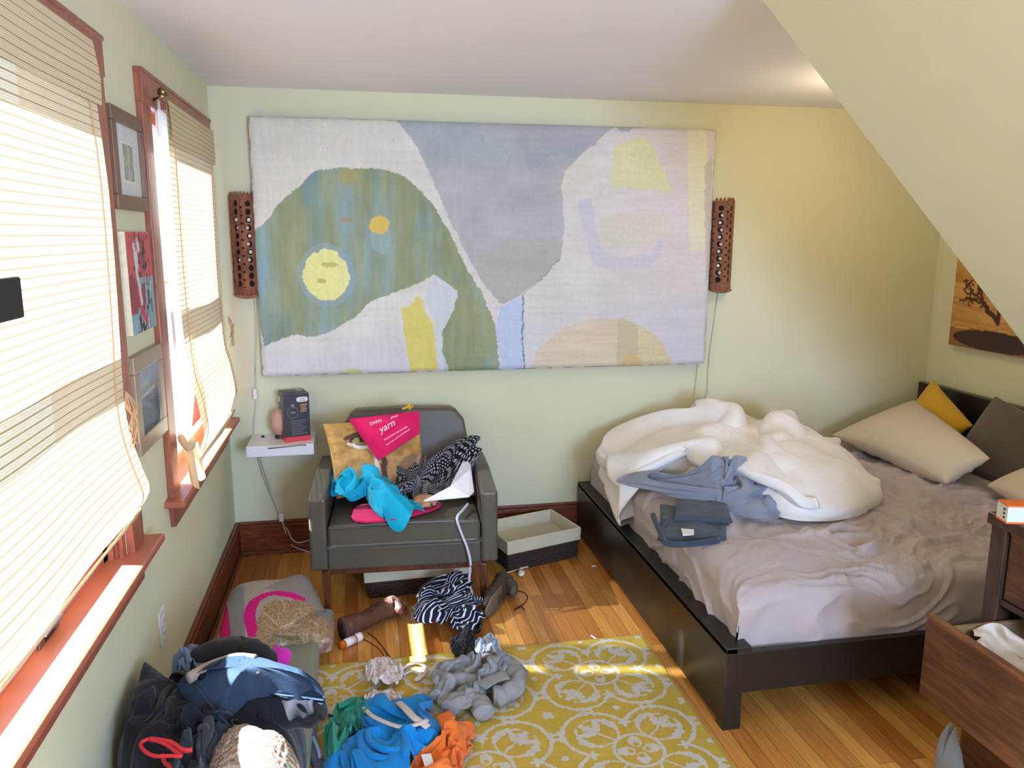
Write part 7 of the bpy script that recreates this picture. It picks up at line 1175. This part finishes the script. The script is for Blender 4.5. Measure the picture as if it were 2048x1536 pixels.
# ---------------------------------------------------------------- floor cushion, quilt and the clothes pile on the left
olive=fabric('olive_canvas',(134,130,108),.8,.05,.1,260,.1)
fc=box('floor_cushion',(.05,.482,1.30,2.99,.012,.118),olive,bevel=.022,bseg=4);tag(fc,'long flat olive floor cushion under the clothes pile along the left wall','cushion')
def quiltfn(P,u,v,r):
    x,y=P[:,0],P[:,1]; T=lambda w:[(p[0],p[1]) for p in w]
    C=np.zeros((len(P),3));C[:]=(176,162,152)
    C[inpoly(x,y,T([(0.087,3.337,0.200),(0.157,3.324,0.200),(0.265,2.556,0.200),(0.199,2.568,0.200)]))]=(140,136,138)
    C[inpoly(x,y,T([(0.248,3.282,0.200),(0.382,3.439,0.200),(0.602,3.398,0.200),(0.585,3.033,0.200),(0.404,3.111,0.200)]))]=(150,142,138)
    wv=.006*vnoise(x*60,y*60,2)
    lace=inpoly(x+wv,y+wv,T([(0.291,2.615,0.200),(0.254,2.967,0.200),(0.274,3.135,0.200),(0.403,3.134,0.200),(0.525,3.075,0.200),(0.611,2.373,0.200),(0.313,2.429,0.200)]))
    n=vnoise(x*230,y*230,4)+.5*vnoise(x*420,y*420,5); C[lace]=(172,142,106); m=lace&(n>.2);C[m]=(146,114,82);m=lace&(n<-.4);C[m]=(190,166,134)
    for pts in ([(0.264,3.049,0.200),(0.344,2.910,0.200)],[(0.344,2.910,0.200),(0.413,2.979,0.200)],[(0.446,2.911,0.200),(0.519,2.959,0.200)],[(0.307,3.199,0.200),(0.348,3.077,0.200)],[(0.329,2.779,0.200),(0.384,2.875,0.200)],[(0.409,3.044,0.200),(0.488,3.007,0.200)]):
        d=segdist(x,y,T(pts)); C[lace&(d<.0022)]=(206,188,162)
    d=segdist(x,y,T(smoothline([(0.256,2.849,0.200),(0.220,3.015,0.200),(0.226,3.158,0.200),(0.286,3.212,0.200),(0.359,3.180,0.200),(0.402,3.148,0.200)],6))); C[(d<.022)&~lace]=(218,30,132)
    C[(segdist(x,y,T([(0.087,3.189,0.180),(0.155,2.849,0.180)]))<.020)&(x<.17)]=(208,34,112)
    low_=P[:,2]<.10; C[low_]=(172,150,132); m=low_&(vnoise(x*90,P[:,2]*120+y*60,8)>.1);C[m]=(140,104,90)
    return C
qf=vmat('quilt_fabric',.9,.06,90,.3,260,.15)
qo=[(0.109,3.374,0.130),(0.293,3.425,0.130),(0.411,3.440,0.130)]+[(.500,3.16,.10)]+[(0.531,3.231,0.050),(0.536,3.056,0.050),(0.526,2.970,0.050)]+[(0.448,2.928,0.060),(0.337,2.912,0.060)]+[(0.256,2.707,0.140),(0.151,2.727,0.140)]+[(.12,2.75,.14),(.11,2.98,.14)]
cloth('folded_quilt','folded beige patchwork quilt with pink bands on the far end of the floor cushion','quilt',qf,qo,.060,61,fa=.010,lean=0,dirs=((15,5,.4),(70,9,.3)),N=260,R=80,sub=0,paint=quiltfn,low=.08,prof=7,wob=.004,rim=.02,centre=(.33,2.86,.12),ze=1)
blk=fabric('black_cotton',(26,26,32),.85,.1); blk2=fabric('charcoal_jersey',(48,48,54),.85,.06); jean=mat('dark_denim',(42,56,76),.75,noise=.1,nscale=40,bump=.15,bscale=320,spec=.2)
ltd=fabric('light_denim',(112,134,160),.85,.1)
simcloth('light_denim_garment','light blue denim garment showing at the wall edge of the clothes pile','garment',ltd,[(0.109,2.264,0.400),(0.100,2.350,0.400),(0.140,2.393,0.400),(0.206,2.350,0.400),(0.214,2.258,0.400),(0.167,2.213,0.400)],'a',.07)
cloth('black_garment_heap','heap of black garments under the jeans against the left wall','garment',blk,
 [(.10,2.32,.13),(.22,2.36,.13),(.36,2.34,.13),(.46,2.26,.14),(.49,2.12,.14),(.47,1.95,.14)]+[(.36,1.75,.14),(.20,1.62,.14)]+[(-0.005,2.034,0.160),(-0.032,2.203,0.160),(-0.039,2.319,0.160)],
 .28,71,fa=.04,dirs=((35,6,1),(-40,9,.7),(80,14,.3)),N=220,R=50,wob=.012,centre=(.27,2.02,.16),low=.15,prof=5,ze=1)
simcloth('black_garment','crumpled black garment on top of the dark heap beside the left wall','garment',blk,
 [(0.065,2.132,0.400),(0.085,2.216,0.400),(0.148,2.238,0.400),(0.223,2.127,0.400),(0.297,1.996,0.400),(0.332,1.925,0.400),(0.293,1.929,0.360),(0.225,1.890,0.340),(0.152,1.893,0.320),(0.068,1.981,0.280),(0.024,2.085,0.300)],'a',.11,rot=70,centre=(.21,1.93,.40))
t=thing('dark_jeans','dark blue jeans with tan waistband spread over the top of the pile','jeans',(.30,2.15,.30))
jo=[(0.219,2.039,0.520),(0.264,2.091,0.520),(0.319,2.112,0.520),(0.393,2.100,0.510),(0.471,2.051,0.500),(0.534,2.017,0.480),(0.558,1.989,0.450),(0.545,2.001,0.420),(0.491,2.003,0.440),(0.431,2.022,0.450),(0.367,2.015,0.450),(0.332,1.985,0.440),(0.299,1.949,0.420),(0.267,1.955,0.410),(0.220,2.006,0.440),(0.158,2.096,0.460)]
P,F,uv,col=heap(jo,.020,72,dirs=((-25,5,.8),(-60,8,.4),(40,14,.3)),fa=.010,lean=.2,N=220,R=50,wob=.003,centre=(.355,2.045,.505),low=.15,prof=6,ze=3,rim=.006)
ob('denim_body',P,F,jean,t,smooth=True,sub=1)
P_=[(0.208,2.032,0.525),(0.242,2.071,0.525),(0.276,2.095,0.525),(0.320,2.111,0.525),(0.371,2.093,0.525)];V,F=loft(smoothline(P_,6),[.012]*25,[.016]*25,12);
F=[f for f in F];ob('waistband',V,F,fabric('tan_waistband',(150,132,118)),t,smooth=True)
V,F=lathe([(.007,0),(.008,.003),(.002,.005)],[(0.390,2.006,0.535)][0],12);ob('button',V,F,M['black'],t)
V,F=tube(smoothline([(0.244,2.031,0.545),(0.269,2.052,0.545),(0.282,2.070,0.545)]),.003,6);ob('drawstring',V,F,M['black'],t,smooth=True)
V,F=tube(smoothline([(0.228,2.015,0.510),(0.265,1.963,0.495),(0.301,1.921,0.475),(0.324,1.905,0.460)]),.0022,6);ob('seam',V,F,blk2,t,smooth=True)
# rolled black sleeve lying below the sunlit patch
P_=smoothline([(0.322,1.996,0.400),(0.354,2.049,0.400),(0.425,2.055,0.400),(0.501,2.022,0.400),(0.545,2.011,0.420)],6);m=len(P_)
V,F=loft(P_,[.035+.02*math.sin(math.pi*i/(m-1)) for i in range(m)],[.035+.02*math.sin(math.pi*i/(m-1)) for i in range(m)],24,3,.15)
tag(ob('black_sleeve',V,F,blk,smooth=True,sub=1),'rolled black garment along the right edge of the pile under the jeans','garment')
simcloth('dark_grey_sweater','dark grey folded sweater at the bottom left of the pile','sweater',blk2,
 [(0.236,1.986,0.400),(0.299,1.985,0.400),(0.336,1.946,0.400),(0.304,1.870,0.400),(0.288,1.762,0.400),(0.290,1.662,0.400),(0.215,1.645,0.400),(0.211,1.759,0.400),(0.217,1.896,0.400)],'d',.08,rot=60)
# leggings with magenta cuff
t=thing('black_leggings','black leggings leg with magenta cuff lying between the quilt and the jeans','leggings',(.30,2.45,.2))
P_=smoothline([(0.171,2.251,0.460),(0.226,2.292,0.460)]+[(0.282,2.366,0.420),(0.348,2.333,0.420)]+[(0.381,2.388,0.360)],6);m=len(P_)
V,F=loft(P_,[.014+.020*math.sin(math.pi*min(1,i/(m-1)+.12)*.9) for i in range(m)],[.014+.022*math.sin(math.pi*min(1,i/(m-1)+.12)*.9) for i in range(m)],24,5,.18)
ob('legging_leg',V,F,fabric('charcoal_cotton',(46,42,46),.85,.08),t,smooth=True,sub=1)
P_=smoothline([(0.377,2.390,0.370),(0.416,2.405,0.340)],6);m=len(P_)
V,F=loft(P_,[.030-.004*i/(m-1) for i in range(m)],[.036-.002*i/(m-1) for i in range(m)],24,7,.12);ob('cuff',V,F,fabric('magenta_rib',(196,48,158),.85,.08),t,smooth=True)
red=mat('red_strap',(200,40,46),.6)
V,F=multi(tube(smoothline([(0.144,1.806,0.500),(0.161,1.816,0.500),(0.200,1.790,0.500),(0.229,1.758,0.500),(0.247,1.737,0.500),(0.222,1.742,0.500),(0.188,1.748,0.500),(0.159,1.772,0.500),(0.143,1.801,0.500)],6),.0045,8),tube(smoothline([(0.161,1.816,0.500),(0.211,1.794,0.500),(0.246,1.759,0.500),(0.268,1.755,0.500)],6),.006,8),tube(smoothline([(0.192,1.793,0.470),(0.204,1.763,0.470),(0.220,1.741,0.470),(0.235,1.696,0.470)],6),.005,8))
tag(ob('red_strap',V,F,red,smooth=True),'red strap looped on the black garments at lower left','strap')
def knitfn(P,u,v,r):
    C=np.zeros((len(P),3)); s=np.sin(v*170+3*vnoise(u*10,v*10,2)); C[:]=(176,160,140)
    C[s>.3]=(198,104,80);C[s>.8]=(120,140,128);C[s<-.6]=(150,124,104); n=vnoise(u*260,v*260,4); C[n>.5]=(204,192,176);C[n<-.5]*=.7
    return C
cloth('striped_knit','multicoloured striped knitted garment at the bottom edge of the pile','knitwear',vmat('knit_fabric',.9,.08,100,.5,280,.1),
 [(0.278,1.845,0.380),(0.278,1.913,0.380),(0.301,1.960,0.380),(0.344,1.969,0.380),(0.392,1.935,0.380),(0.427,1.899,0.380),(0.460,1.879,0.380),(0.488,1.834,0.380),(0.505,1.756,0.380),(0.490,1.657,0.380),(0.321,1.689,0.380)],.07,76,N=200,R=60,sub=0,paint=knitfn,dirs=((20,9,.4),(70,14,.3)),wob=.006)
V,F=lathe([(.001,-.004),(.014,-.003),(.016,0),(.014,.003),(.001,.004)],[(0.438,1.825,0.450)][0],18,(.3,-.6,.7));tag(ob('metal_disc',V,F,M['steel'],smooth=True),'small grey disc on the striped knitted garment','disc')
t=thing('grey_belt','dark grey belt with pale blue strip beside the floor cushion on the rug','belt',(.52,2.3,.012))
V,F=loft(smoothline([(0.480,2.576,0.030),(0.476,2.463,0.030),(0.495,2.354,0.030),(0.530,2.262,0.030)],6),[.020]*25,[.007]*25,10);ob('strap',V,F,fabric('slate_strap',(92,92,106)),t,smooth=True)
V,F=loft(smoothline([(0.485,2.433,0.040),(0.501,2.377,0.040),(0.512,2.324,0.040)],6),[.006]*25,[.005]*25,10);ob('pale_strip',V,F,fabric('pale_blue_strip',(150,172,200)),t,smooth=True)
# ---------------------------------------------------------------- clothes on the floor and rug
navy=stripemat('navy_stripe',(24,26,44),(196,196,206),38,.26,dash=0)
simcloth('striped_shirt','crumpled navy and white striped shirt on the floor in front of the armchair','shirt',navy,
 [(0.937,3.436,0.020),(1.004,3.395,0.090),(1.085,3.396,0.100),(1.159,3.346,0.080),(1.195,3.280,0.030),(1.156,3.173,0.020),(1.158,3.073,0.020),(1.098,2.999,0.020),(1.042,3.051,0.020),(0.978,3.038,0.020),(0.907,3.064,0.020),(0.850,3.087,0.020),(0.874,3.249,0.020)],
 'b',.12,rot=-35)
def sockheap(label,out,seed,h=.05,m=blk2,name='dark_sock',cat='sock'):
    return simcloth(name,label,cat,m,out,'f' if seed%2 else 'd',h*1.3,rot=seed*37)
sockheap('small charcoal sock at the lower right of the striped shirt',[(1.080,3.180,0.012),(1.129,3.217,0.012),(1.159,3.165,0.012),(1.156,3.089,0.012),(1.125,3.038,0.012),(1.084,3.046,0.012),(1.070,3.105,0.012)],82,.035)
sockheap('dark grey crumpled sock between the striped shirt and grey sweater',[(0.999,2.954,0.014),(1.016,3.013,0.014),(1.062,3.042,0.014),(1.100,3.009,0.014),(1.110,2.934,0.014),(1.086,2.841,0.014),(1.042,2.812,0.014),(1.012,2.855,0.014)],83,.05)
grk=mat('grey_knit',(150,146,146),.9,noise=.1,nscale=60,bump=.3,bscale=240,spec=.1)
t=thing('grey_sweater','grey sweater crumpled on the far edge of the yellow rug','sweater',(1.08,2.68,.01))
def part_sim(name,out,which,h,m,**k): return simcloth(name,'','',m,out,which,h,parent=t,**k)
def part_heap(name,out,h,seed,m,**k):
    P,F,uv,col=heap(out,h,seed,**k);return ob(name,P,F,m,t,smooth=True,uv=uv,colors=col,sub=1)
part_sim('sweater_body',[(0.892,2.665,0.014),(0.915,2.753,0.014),(0.980,2.787,0.014),(1.058,2.783,0.014),(1.151,2.810,0.014),(1.227,2.841,0.014),(1.247,2.737,0.014),(1.230,2.635,0.014),(1.161,2.592,0.014),(1.096,2.594,0.014),(1.049,2.587,0.014),(1.082,2.503,0.014),(1.066,2.461,0.014),(0.987,2.461,0.014),(0.923,2.512,0.014),(0.908,2.597,0.014)],'d',.095,grk,rot=15)
P_=smoothline([(1.174,2.772,0.050),(1.216,2.699,0.050),(1.210,2.603,0.050),(1.153,2.548,0.050),(1.107,2.544,0.050)],6);m=len(P_);V,F=loft(P_,[.035+.006*math.sin(i) for i in range(m)],[.035]*m,20,9,.2);ob('right_sleeve',V,F,grk,t,smooth=True,sub=1)
P_=smoothline([(0.907,2.580,0.045),(0.948,2.660,0.045),(1.024,2.673,0.045),(1.077,2.646,0.045),(1.130,2.681,0.045)],6);m=len(P_);V,F=loft(P_,[.030]*m,[.028]*m,20,10,.25);ob('left_sleeve',V,F,grk,t,smooth=True,sub=1)
P_=smoothline([(0.939,2.495,0.050),(0.989,2.541,0.050),(1.048,2.514,0.050),(1.060,2.443,0.050)],6);m=len(P_);V,F=loft(P_,[.038]*m,[.03]*m,20,11,.2);ob('hem_roll',V,F,grk,t,smooth=True,sub=1)
slabm=fabric('grey_rib',(140,136,136),.9)
V,F=loft(smoothline([(1.067,2.559,0.085),(1.126,2.601,0.085),(1.174,2.612,0.085)],6),[.030]*13,[.006]*13,12);ob('folded_band',V,F,slabm,t,smooth=True)
simcloth('pale_blue_sock','pale blue sock on top of the grey sweater','sock',fabric('pale_blue_cotton',(172,180,198)),[(1.085,2.804,0.050),(1.105,2.901,0.050),(1.148,2.950,0.050),(1.179,2.936,0.050),(1.185,2.855,0.050),(1.182,2.793,0.050),(1.136,2.780,0.050)],'f',.06,rot=30)
bram=fabric('pale_pink_lace',(220,200,194),.8,.05,.3,200,.2)
t=thing('bra','pale pink bra lying at the far edge of the yellow rug','bra',(.80,2.72,.012))
for nm,out,h in (('cup',[(0.666,2.751,0.014),(0.661,2.846,0.014),(0.687,2.915,0.014),(0.727,2.935,0.014),(0.764,2.882,0.014),(0.806,2.819,0.014),(0.786,2.735,0.014),(0.747,2.702,0.014),(0.701,2.691,0.014)],.026),('cup',[(0.652,2.584,0.014),(0.665,2.653,0.014),(0.701,2.691,0.014),(0.756,2.681,0.014),(0.781,2.637,0.014),(0.786,2.559,0.014),(0.741,2.546,0.014),(0.681,2.563,0.014)],.024)):
    simcloth('cup','','',bram,out,'f',h*2.2,parent=t,rot=h*900,thick=.002)
lines=[loft(smoothline([(0.791,2.823,0.020),(0.822,2.861,0.020),(0.861,2.869,0.020),(0.891,2.830,0.020),(0.879,2.777,0.020),(0.847,2.748,0.020),(0.875,2.796,0.020)],6),[.007]*40,[.004]*40,8),loft(smoothline([(0.801,2.796,0.018),(0.838,2.817,0.018),(0.875,2.775,0.018)],6),[.006]*20,[.004]*20,8)]
V,F=multi(*lines);ob('back_strap',V,F,bram,t,smooth=True)
V,F=loft(smoothline([(0.653,2.526,0.070),(0.681,2.425,0.100),(0.736,2.348,0.115),(0.775,2.317,0.120),(0.815,2.320,0.120),(0.858,2.347,0.115)],6),[.009]*40,[.004]*40,8);ob('shoulder_strap',V,F,bram,t,smooth=True)
V,F=loft(smoothline([(0.773,2.534,0.070),(0.793,2.444,0.100),(0.818,2.365,0.115),(0.857,2.316,0.110)],6),[.014]*30,[.005]*30,8);ob('side_band',V,F,bram,t,smooth=True)
blue=fabric('bright_blue_jersey',(18,130,200),.8,.05)
t=thing('blue_shirt','bright blue shirt crumpled on the rug at the bottom of the photo','shirt',(.75,2.3,.012))
part_sim('shirt_body',[(0.543,2.303,0.014),(0.589,2.372,0.014),(0.629,2.472,0.014),(0.646,2.570,0.014),(0.708,2.613,0.014),(0.780,2.612,0.014),(0.860,2.607,0.014),(0.885,2.540,0.014),(0.872,2.469,0.014),(0.902,2.393,0.014),(0.904,2.326,0.014),(0.859,2.283,0.014),(0.815,2.230,0.014),(0.784,2.111,0.014),(0.607,2.101,0.014),(0.539,2.201,0.014)],'b',.095,blue,rot=100)
V,F=loft(smoothline([(0.647,2.350,0.085),(0.642,2.294,0.085),(0.670,2.244,0.085),(0.722,2.210,0.085)],6),[.014]*30,[.012]*30,12);ob('neckline_fold',V,F,blue,t,smooth=True)
V,F=loft(smoothline([(0.664,2.346,0.100),(0.668,2.298,0.100),(0.709,2.245,0.100),(0.762,2.230,0.100)],6),[.010]*30,[.010]*30,12);ob('neckline_fold',V,F,blue,t,smooth=True)
simcloth('green_garment','teal green garment crumpled between the belt and the blue shirt','garment',fabric('teal_green',(44,142,118),.8,.08),
 [(0.535,2.304,0.014),(0.524,2.397,0.014),(0.529,2.490,0.014),(0.555,2.572,0.014),(0.585,2.636,0.014),(0.629,2.650,0.014),(0.669,2.611,0.014),(0.675,2.535,0.014),(0.662,2.474,0.014),(0.629,2.430,0.014),(0.605,2.382,0.014),(0.574,2.312,0.014),(0.553,2.244,0.014)],'f',.09,rot=60)
t=thing('orange_shirt','orange garment on the rug right of the blue shirt','shirt',(1.0,2.3,.012))
part_sim('garment_body',[(0.893,2.470,0.014),(0.955,2.482,0.014),(1.004,2.458,0.014),(1.019,2.398,0.014),(1.000,2.307,0.014),(0.961,2.224,0.014),(0.929,2.127,0.014),(0.798,2.108,0.014),(0.789,2.199,0.014),(0.842,2.274,0.014),(0.901,2.300,0.014),(0.909,2.378,0.014)],'d',.08,fabric('orange_jersey',(232,118,48),.8,.05),rot=80)
tg=[(0.827,2.229,0.075),(0.858,2.228,0.075),(0.862,2.173,0.075),(0.834,2.169,0.075)];V=[tuple(p) for p in tg]+[tuple(np.array(p)+np.array((0,0,.002))) for p in tg]
ob('care_label',V,[(3,2,1,0),(4,5,6,7),(0,1,5,4),(1,2,6,5),(2,3,7,6),(3,0,4,7)],M['white'],t)
# ---------------------------------------------------------------- boots and small things on the floor
lb_=mat('brown_leather',(92,58,46),.42,noise=.15,nscale=30,bump=.2,bscale=90);sole=mat('boot_sole',(120,98,76),.6);lac=mat('boot_lace',(60,34,24),.7)
def boot(label,pts,rw,rh,m,solepts=None,ring=True):
    t=thing('boot',label,'boot',(pts[2][0],pts[2][1],0)); P_=smoothline(pts,7);n=len(P_)
    rw=np.interp(np.linspace(0,1,n),np.linspace(0,1,len(rw)),rw);rh=np.interp(np.linspace(0,1,n),np.linspace(0,1,len(rh)),rh)
    V,F=loft(P_,rw,rh,24,2,.10);ob('upper',V,F,m,t,smooth=True)
    return t,P_,rw,rh
P0=[(0.566,3.134,0.055),(0.611,3.161,0.055),(0.675,3.212,0.055),(0.731,3.267,0.055),(0.785,3.300,0.055),(0.826,3.249,0.055)]
t,P_,rw,rh=boot('brown leather boot lying on its side in front of the armchair',P0,(.044,.042,.036,.040,.046,.020),(.046,.044,.038,.044,.048,.022),lb_)
for k in range(5):
    i=10+k*4; p=np.array(P_[i]);V,F=tube([tuple(p+np.array((math.cos(a)*.022,-.012,.001+rh[i]*.98-.002*abs(k-2)))+np.array((0,math.sin(a)*.004,0))) for a in np.linspace(0,math.pi,7)],.0025,6);ob('lace',V,F,lac,t,smooth=True)
V,F=loft(smoothline([tuple(np.array(p)+np.array((.012,.030,-.008))) for p in P0[2:]],5),[.012]*30,[.034]*30,12);ob('sole',V,F,sole,t,smooth=True)
V,F=loft([tuple(np.array(P_[0])+np.array((-.004,0,.002))),tuple(np.array(P_[2]))],[.036,.03],[.040,.034],20);ob('shaft_opening',V,F,M['black'],t,smooth=True)
tan_=mat('tan_suede',(110,92,72),.8,noise=.1,nscale=40)
P1=[(1.295,3.428,0.050),(1.251,3.340,0.050),(1.202,3.248,0.050),(1.177,3.194,0.050)]
t,P_,rw,rh=boot('tan-soled boot standing on edge at the right front leg of the armchair',[(1.302,3.438,0.055),(1.268,3.368,0.055),(1.227,3.293,0.055),(1.185,3.216,0.055)],(.036,.042,.040,.014),(.048,.052,.046,.02),mat('dark_boot_leather',(70,56,46),.55,noise=.1))
V,F=loft([(1.301,3.384,0.050),(1.264,3.307,0.050),(1.220,3.235,0.050),(1.183,3.174,0.050)],[.010,.012,.012,.006],[.046,.05,.044,.02],16);ob('sole',V,F,tan_,t,smooth=True)
t,P_,rw,rh=boot('grey-brown boot behind the tan-soled one by the right chair leg',[(1.306,3.516,0.045),(1.327,3.472,0.045),(1.341,3.414,0.045),(1.344,3.360,0.045)],(.034,.036,.034,.014),(.040,.044,.040,.02),mat('grey_boot_leather',(84,74,62),.6,noise=.1))
def wire(name,label,pts,r,m,cat='lace'):
    V,F=tube(smoothline(pts,6),r,6);return tag(ob(name,V,F,m,smooth=True),label,cat)
wire('boot_lace','dark brown lace looped on the floor right of the boots',[(1.362,3.473,0.003),(1.408,3.437,0.003),(1.413,3.377,0.003),(1.375,3.312,0.003),(1.327,3.271,0.003),(1.362,3.304,0.003),(1.376,3.262,0.003)],.0022,lac)
wire('boot_lace','dark brown lace trailing from the brown boot to the bra',[(0.671,3.183,0.003),(0.705,3.121,0.003),(0.736,3.032,0.003),(0.754,2.973,0.003),(0.766,2.931,0.003)],.0022,lac)
wire('shoelace','thin dark lace on the floor beside the pill bottle',[(0.643,3.141,0.003),(0.690,3.081,0.003),(0.723,3.018,0.003),(0.741,2.952,0.003),(0.775,2.918,0.003)],.0018,lac,'lace')
wire('elastic_band','dark elastic band trailing from the pile toward the green garment',[(0.498,2.618,0.020),(0.543,2.574,0.020),(0.586,2.596,0.020)],.005,mat('dark_elastic',(70,62,56),.7),'band')
# pill bottle
t=thing('pill_bottle','small orange pill bottle with white label and cap beside the quilt','bottle',(.60,3.09,0))
a=np.array([(0.558,3.062,0.018)][0]);b=np.array([(0.643,3.130,0.018)][0]);ax=(b-a);Lb=np.linalg.norm(ax);ax/=Lb
R_=.017;org=np.array((a[0],a[1],R_+.001))
V,F=lathe([(R_*.9,0),(R_,.003),(R_,Lb*.72),(R_*.8,Lb*.76)],org,24,ax);ob('bottle_body',V,F,mat('amber_plastic',(236,110,20),.2,trans=.3),t,smooth=True)
V,F=lathe([(R_+.0006,Lb*.22),(R_+.0006,Lb*.66)],org,24,ax);ob('paper_label',V,F,M['white'],t,smooth=True)
V,F=lathe([(R_*1.05,Lb*.76),(R_*1.12,Lb*.78),(R_*1.12,Lb*.98),(R_*1.0,Lb)],org,24,ax);ob('cap',V,F,M['plastic'],t,smooth=True)
# small pale things
stick=[(1.322,3.638,0.010),(1.440,3.689,0.010)];V,F=multi(loft([tuple(p) for p in stick],[.004,.005],[.004,.004],8),loft([(1.433,3.680,0.012),(1.464,3.705,0.012),(1.483,3.708,0.012)],[.006,.012,.013],[.005,.006,.006],10))
tag(ob('wooden_spoon',V,F,mat('pale_wood',(206,180,140),.6),smooth=True),'pale stick with a flat end on the floor in front of the basket','stick')
box_=[(1.815,3.674,0.000)][0];V,F=boxv(box_[0],box_[0]+.022,box_[1]-.004,box_[1]+.006,0,.003);tag(ob('paper_scrap',V,F,M['white']),'tiny white paper scrap on the floor beside the bed footboard','paper')
a=[(1.605,2.981,0.004),(1.622,2.935,0.004)];V,F=tube(a,.004,8);tag(ob('cotton_swab',V,F,M['white'],smooth=True),'short white stick at the far edge of the yellow rug','stick')
V,F=heap([(1.419,3.636,0.008),(1.437,3.651,0.008),(1.448,3.631,0.008),(1.427,3.599,0.008)],.01,5,N=40,R=8)[:2];tag(ob('tissue_scrap',V,F,M['white'],smooth=True),'crumpled white scrap beside the pale stick in front of the basket','paper')
# corner lamp behind the sloped ceiling edge
t=thing('ceiling_lamp','small round ceiling lamp near the wall behind the sloped ceiling','lamp',(3.02,3.25,H))
V,F=lathe([(.05,-.001),(.05,-.02),(.015,-.03),(.010,-.09)],(3.02,3.25,H),20);ob('canopy',V,F,M['white'],t,smooth=True)
bm=bpy.data.materials.new('bulb_glow');bm.use_nodes=True;bb=bm.node_tree.nodes['Principled BSDF'];bb.inputs['Emission Color'].default_value=(1,.75,.45,1);bb.inputs['Emission Strength'].default_value=4
V,F=lathe([(.012,-.085),(.03,-.12)],(3.02,3.25,H),16);ob('socket',V,F,M['white'],t,smooth=True)
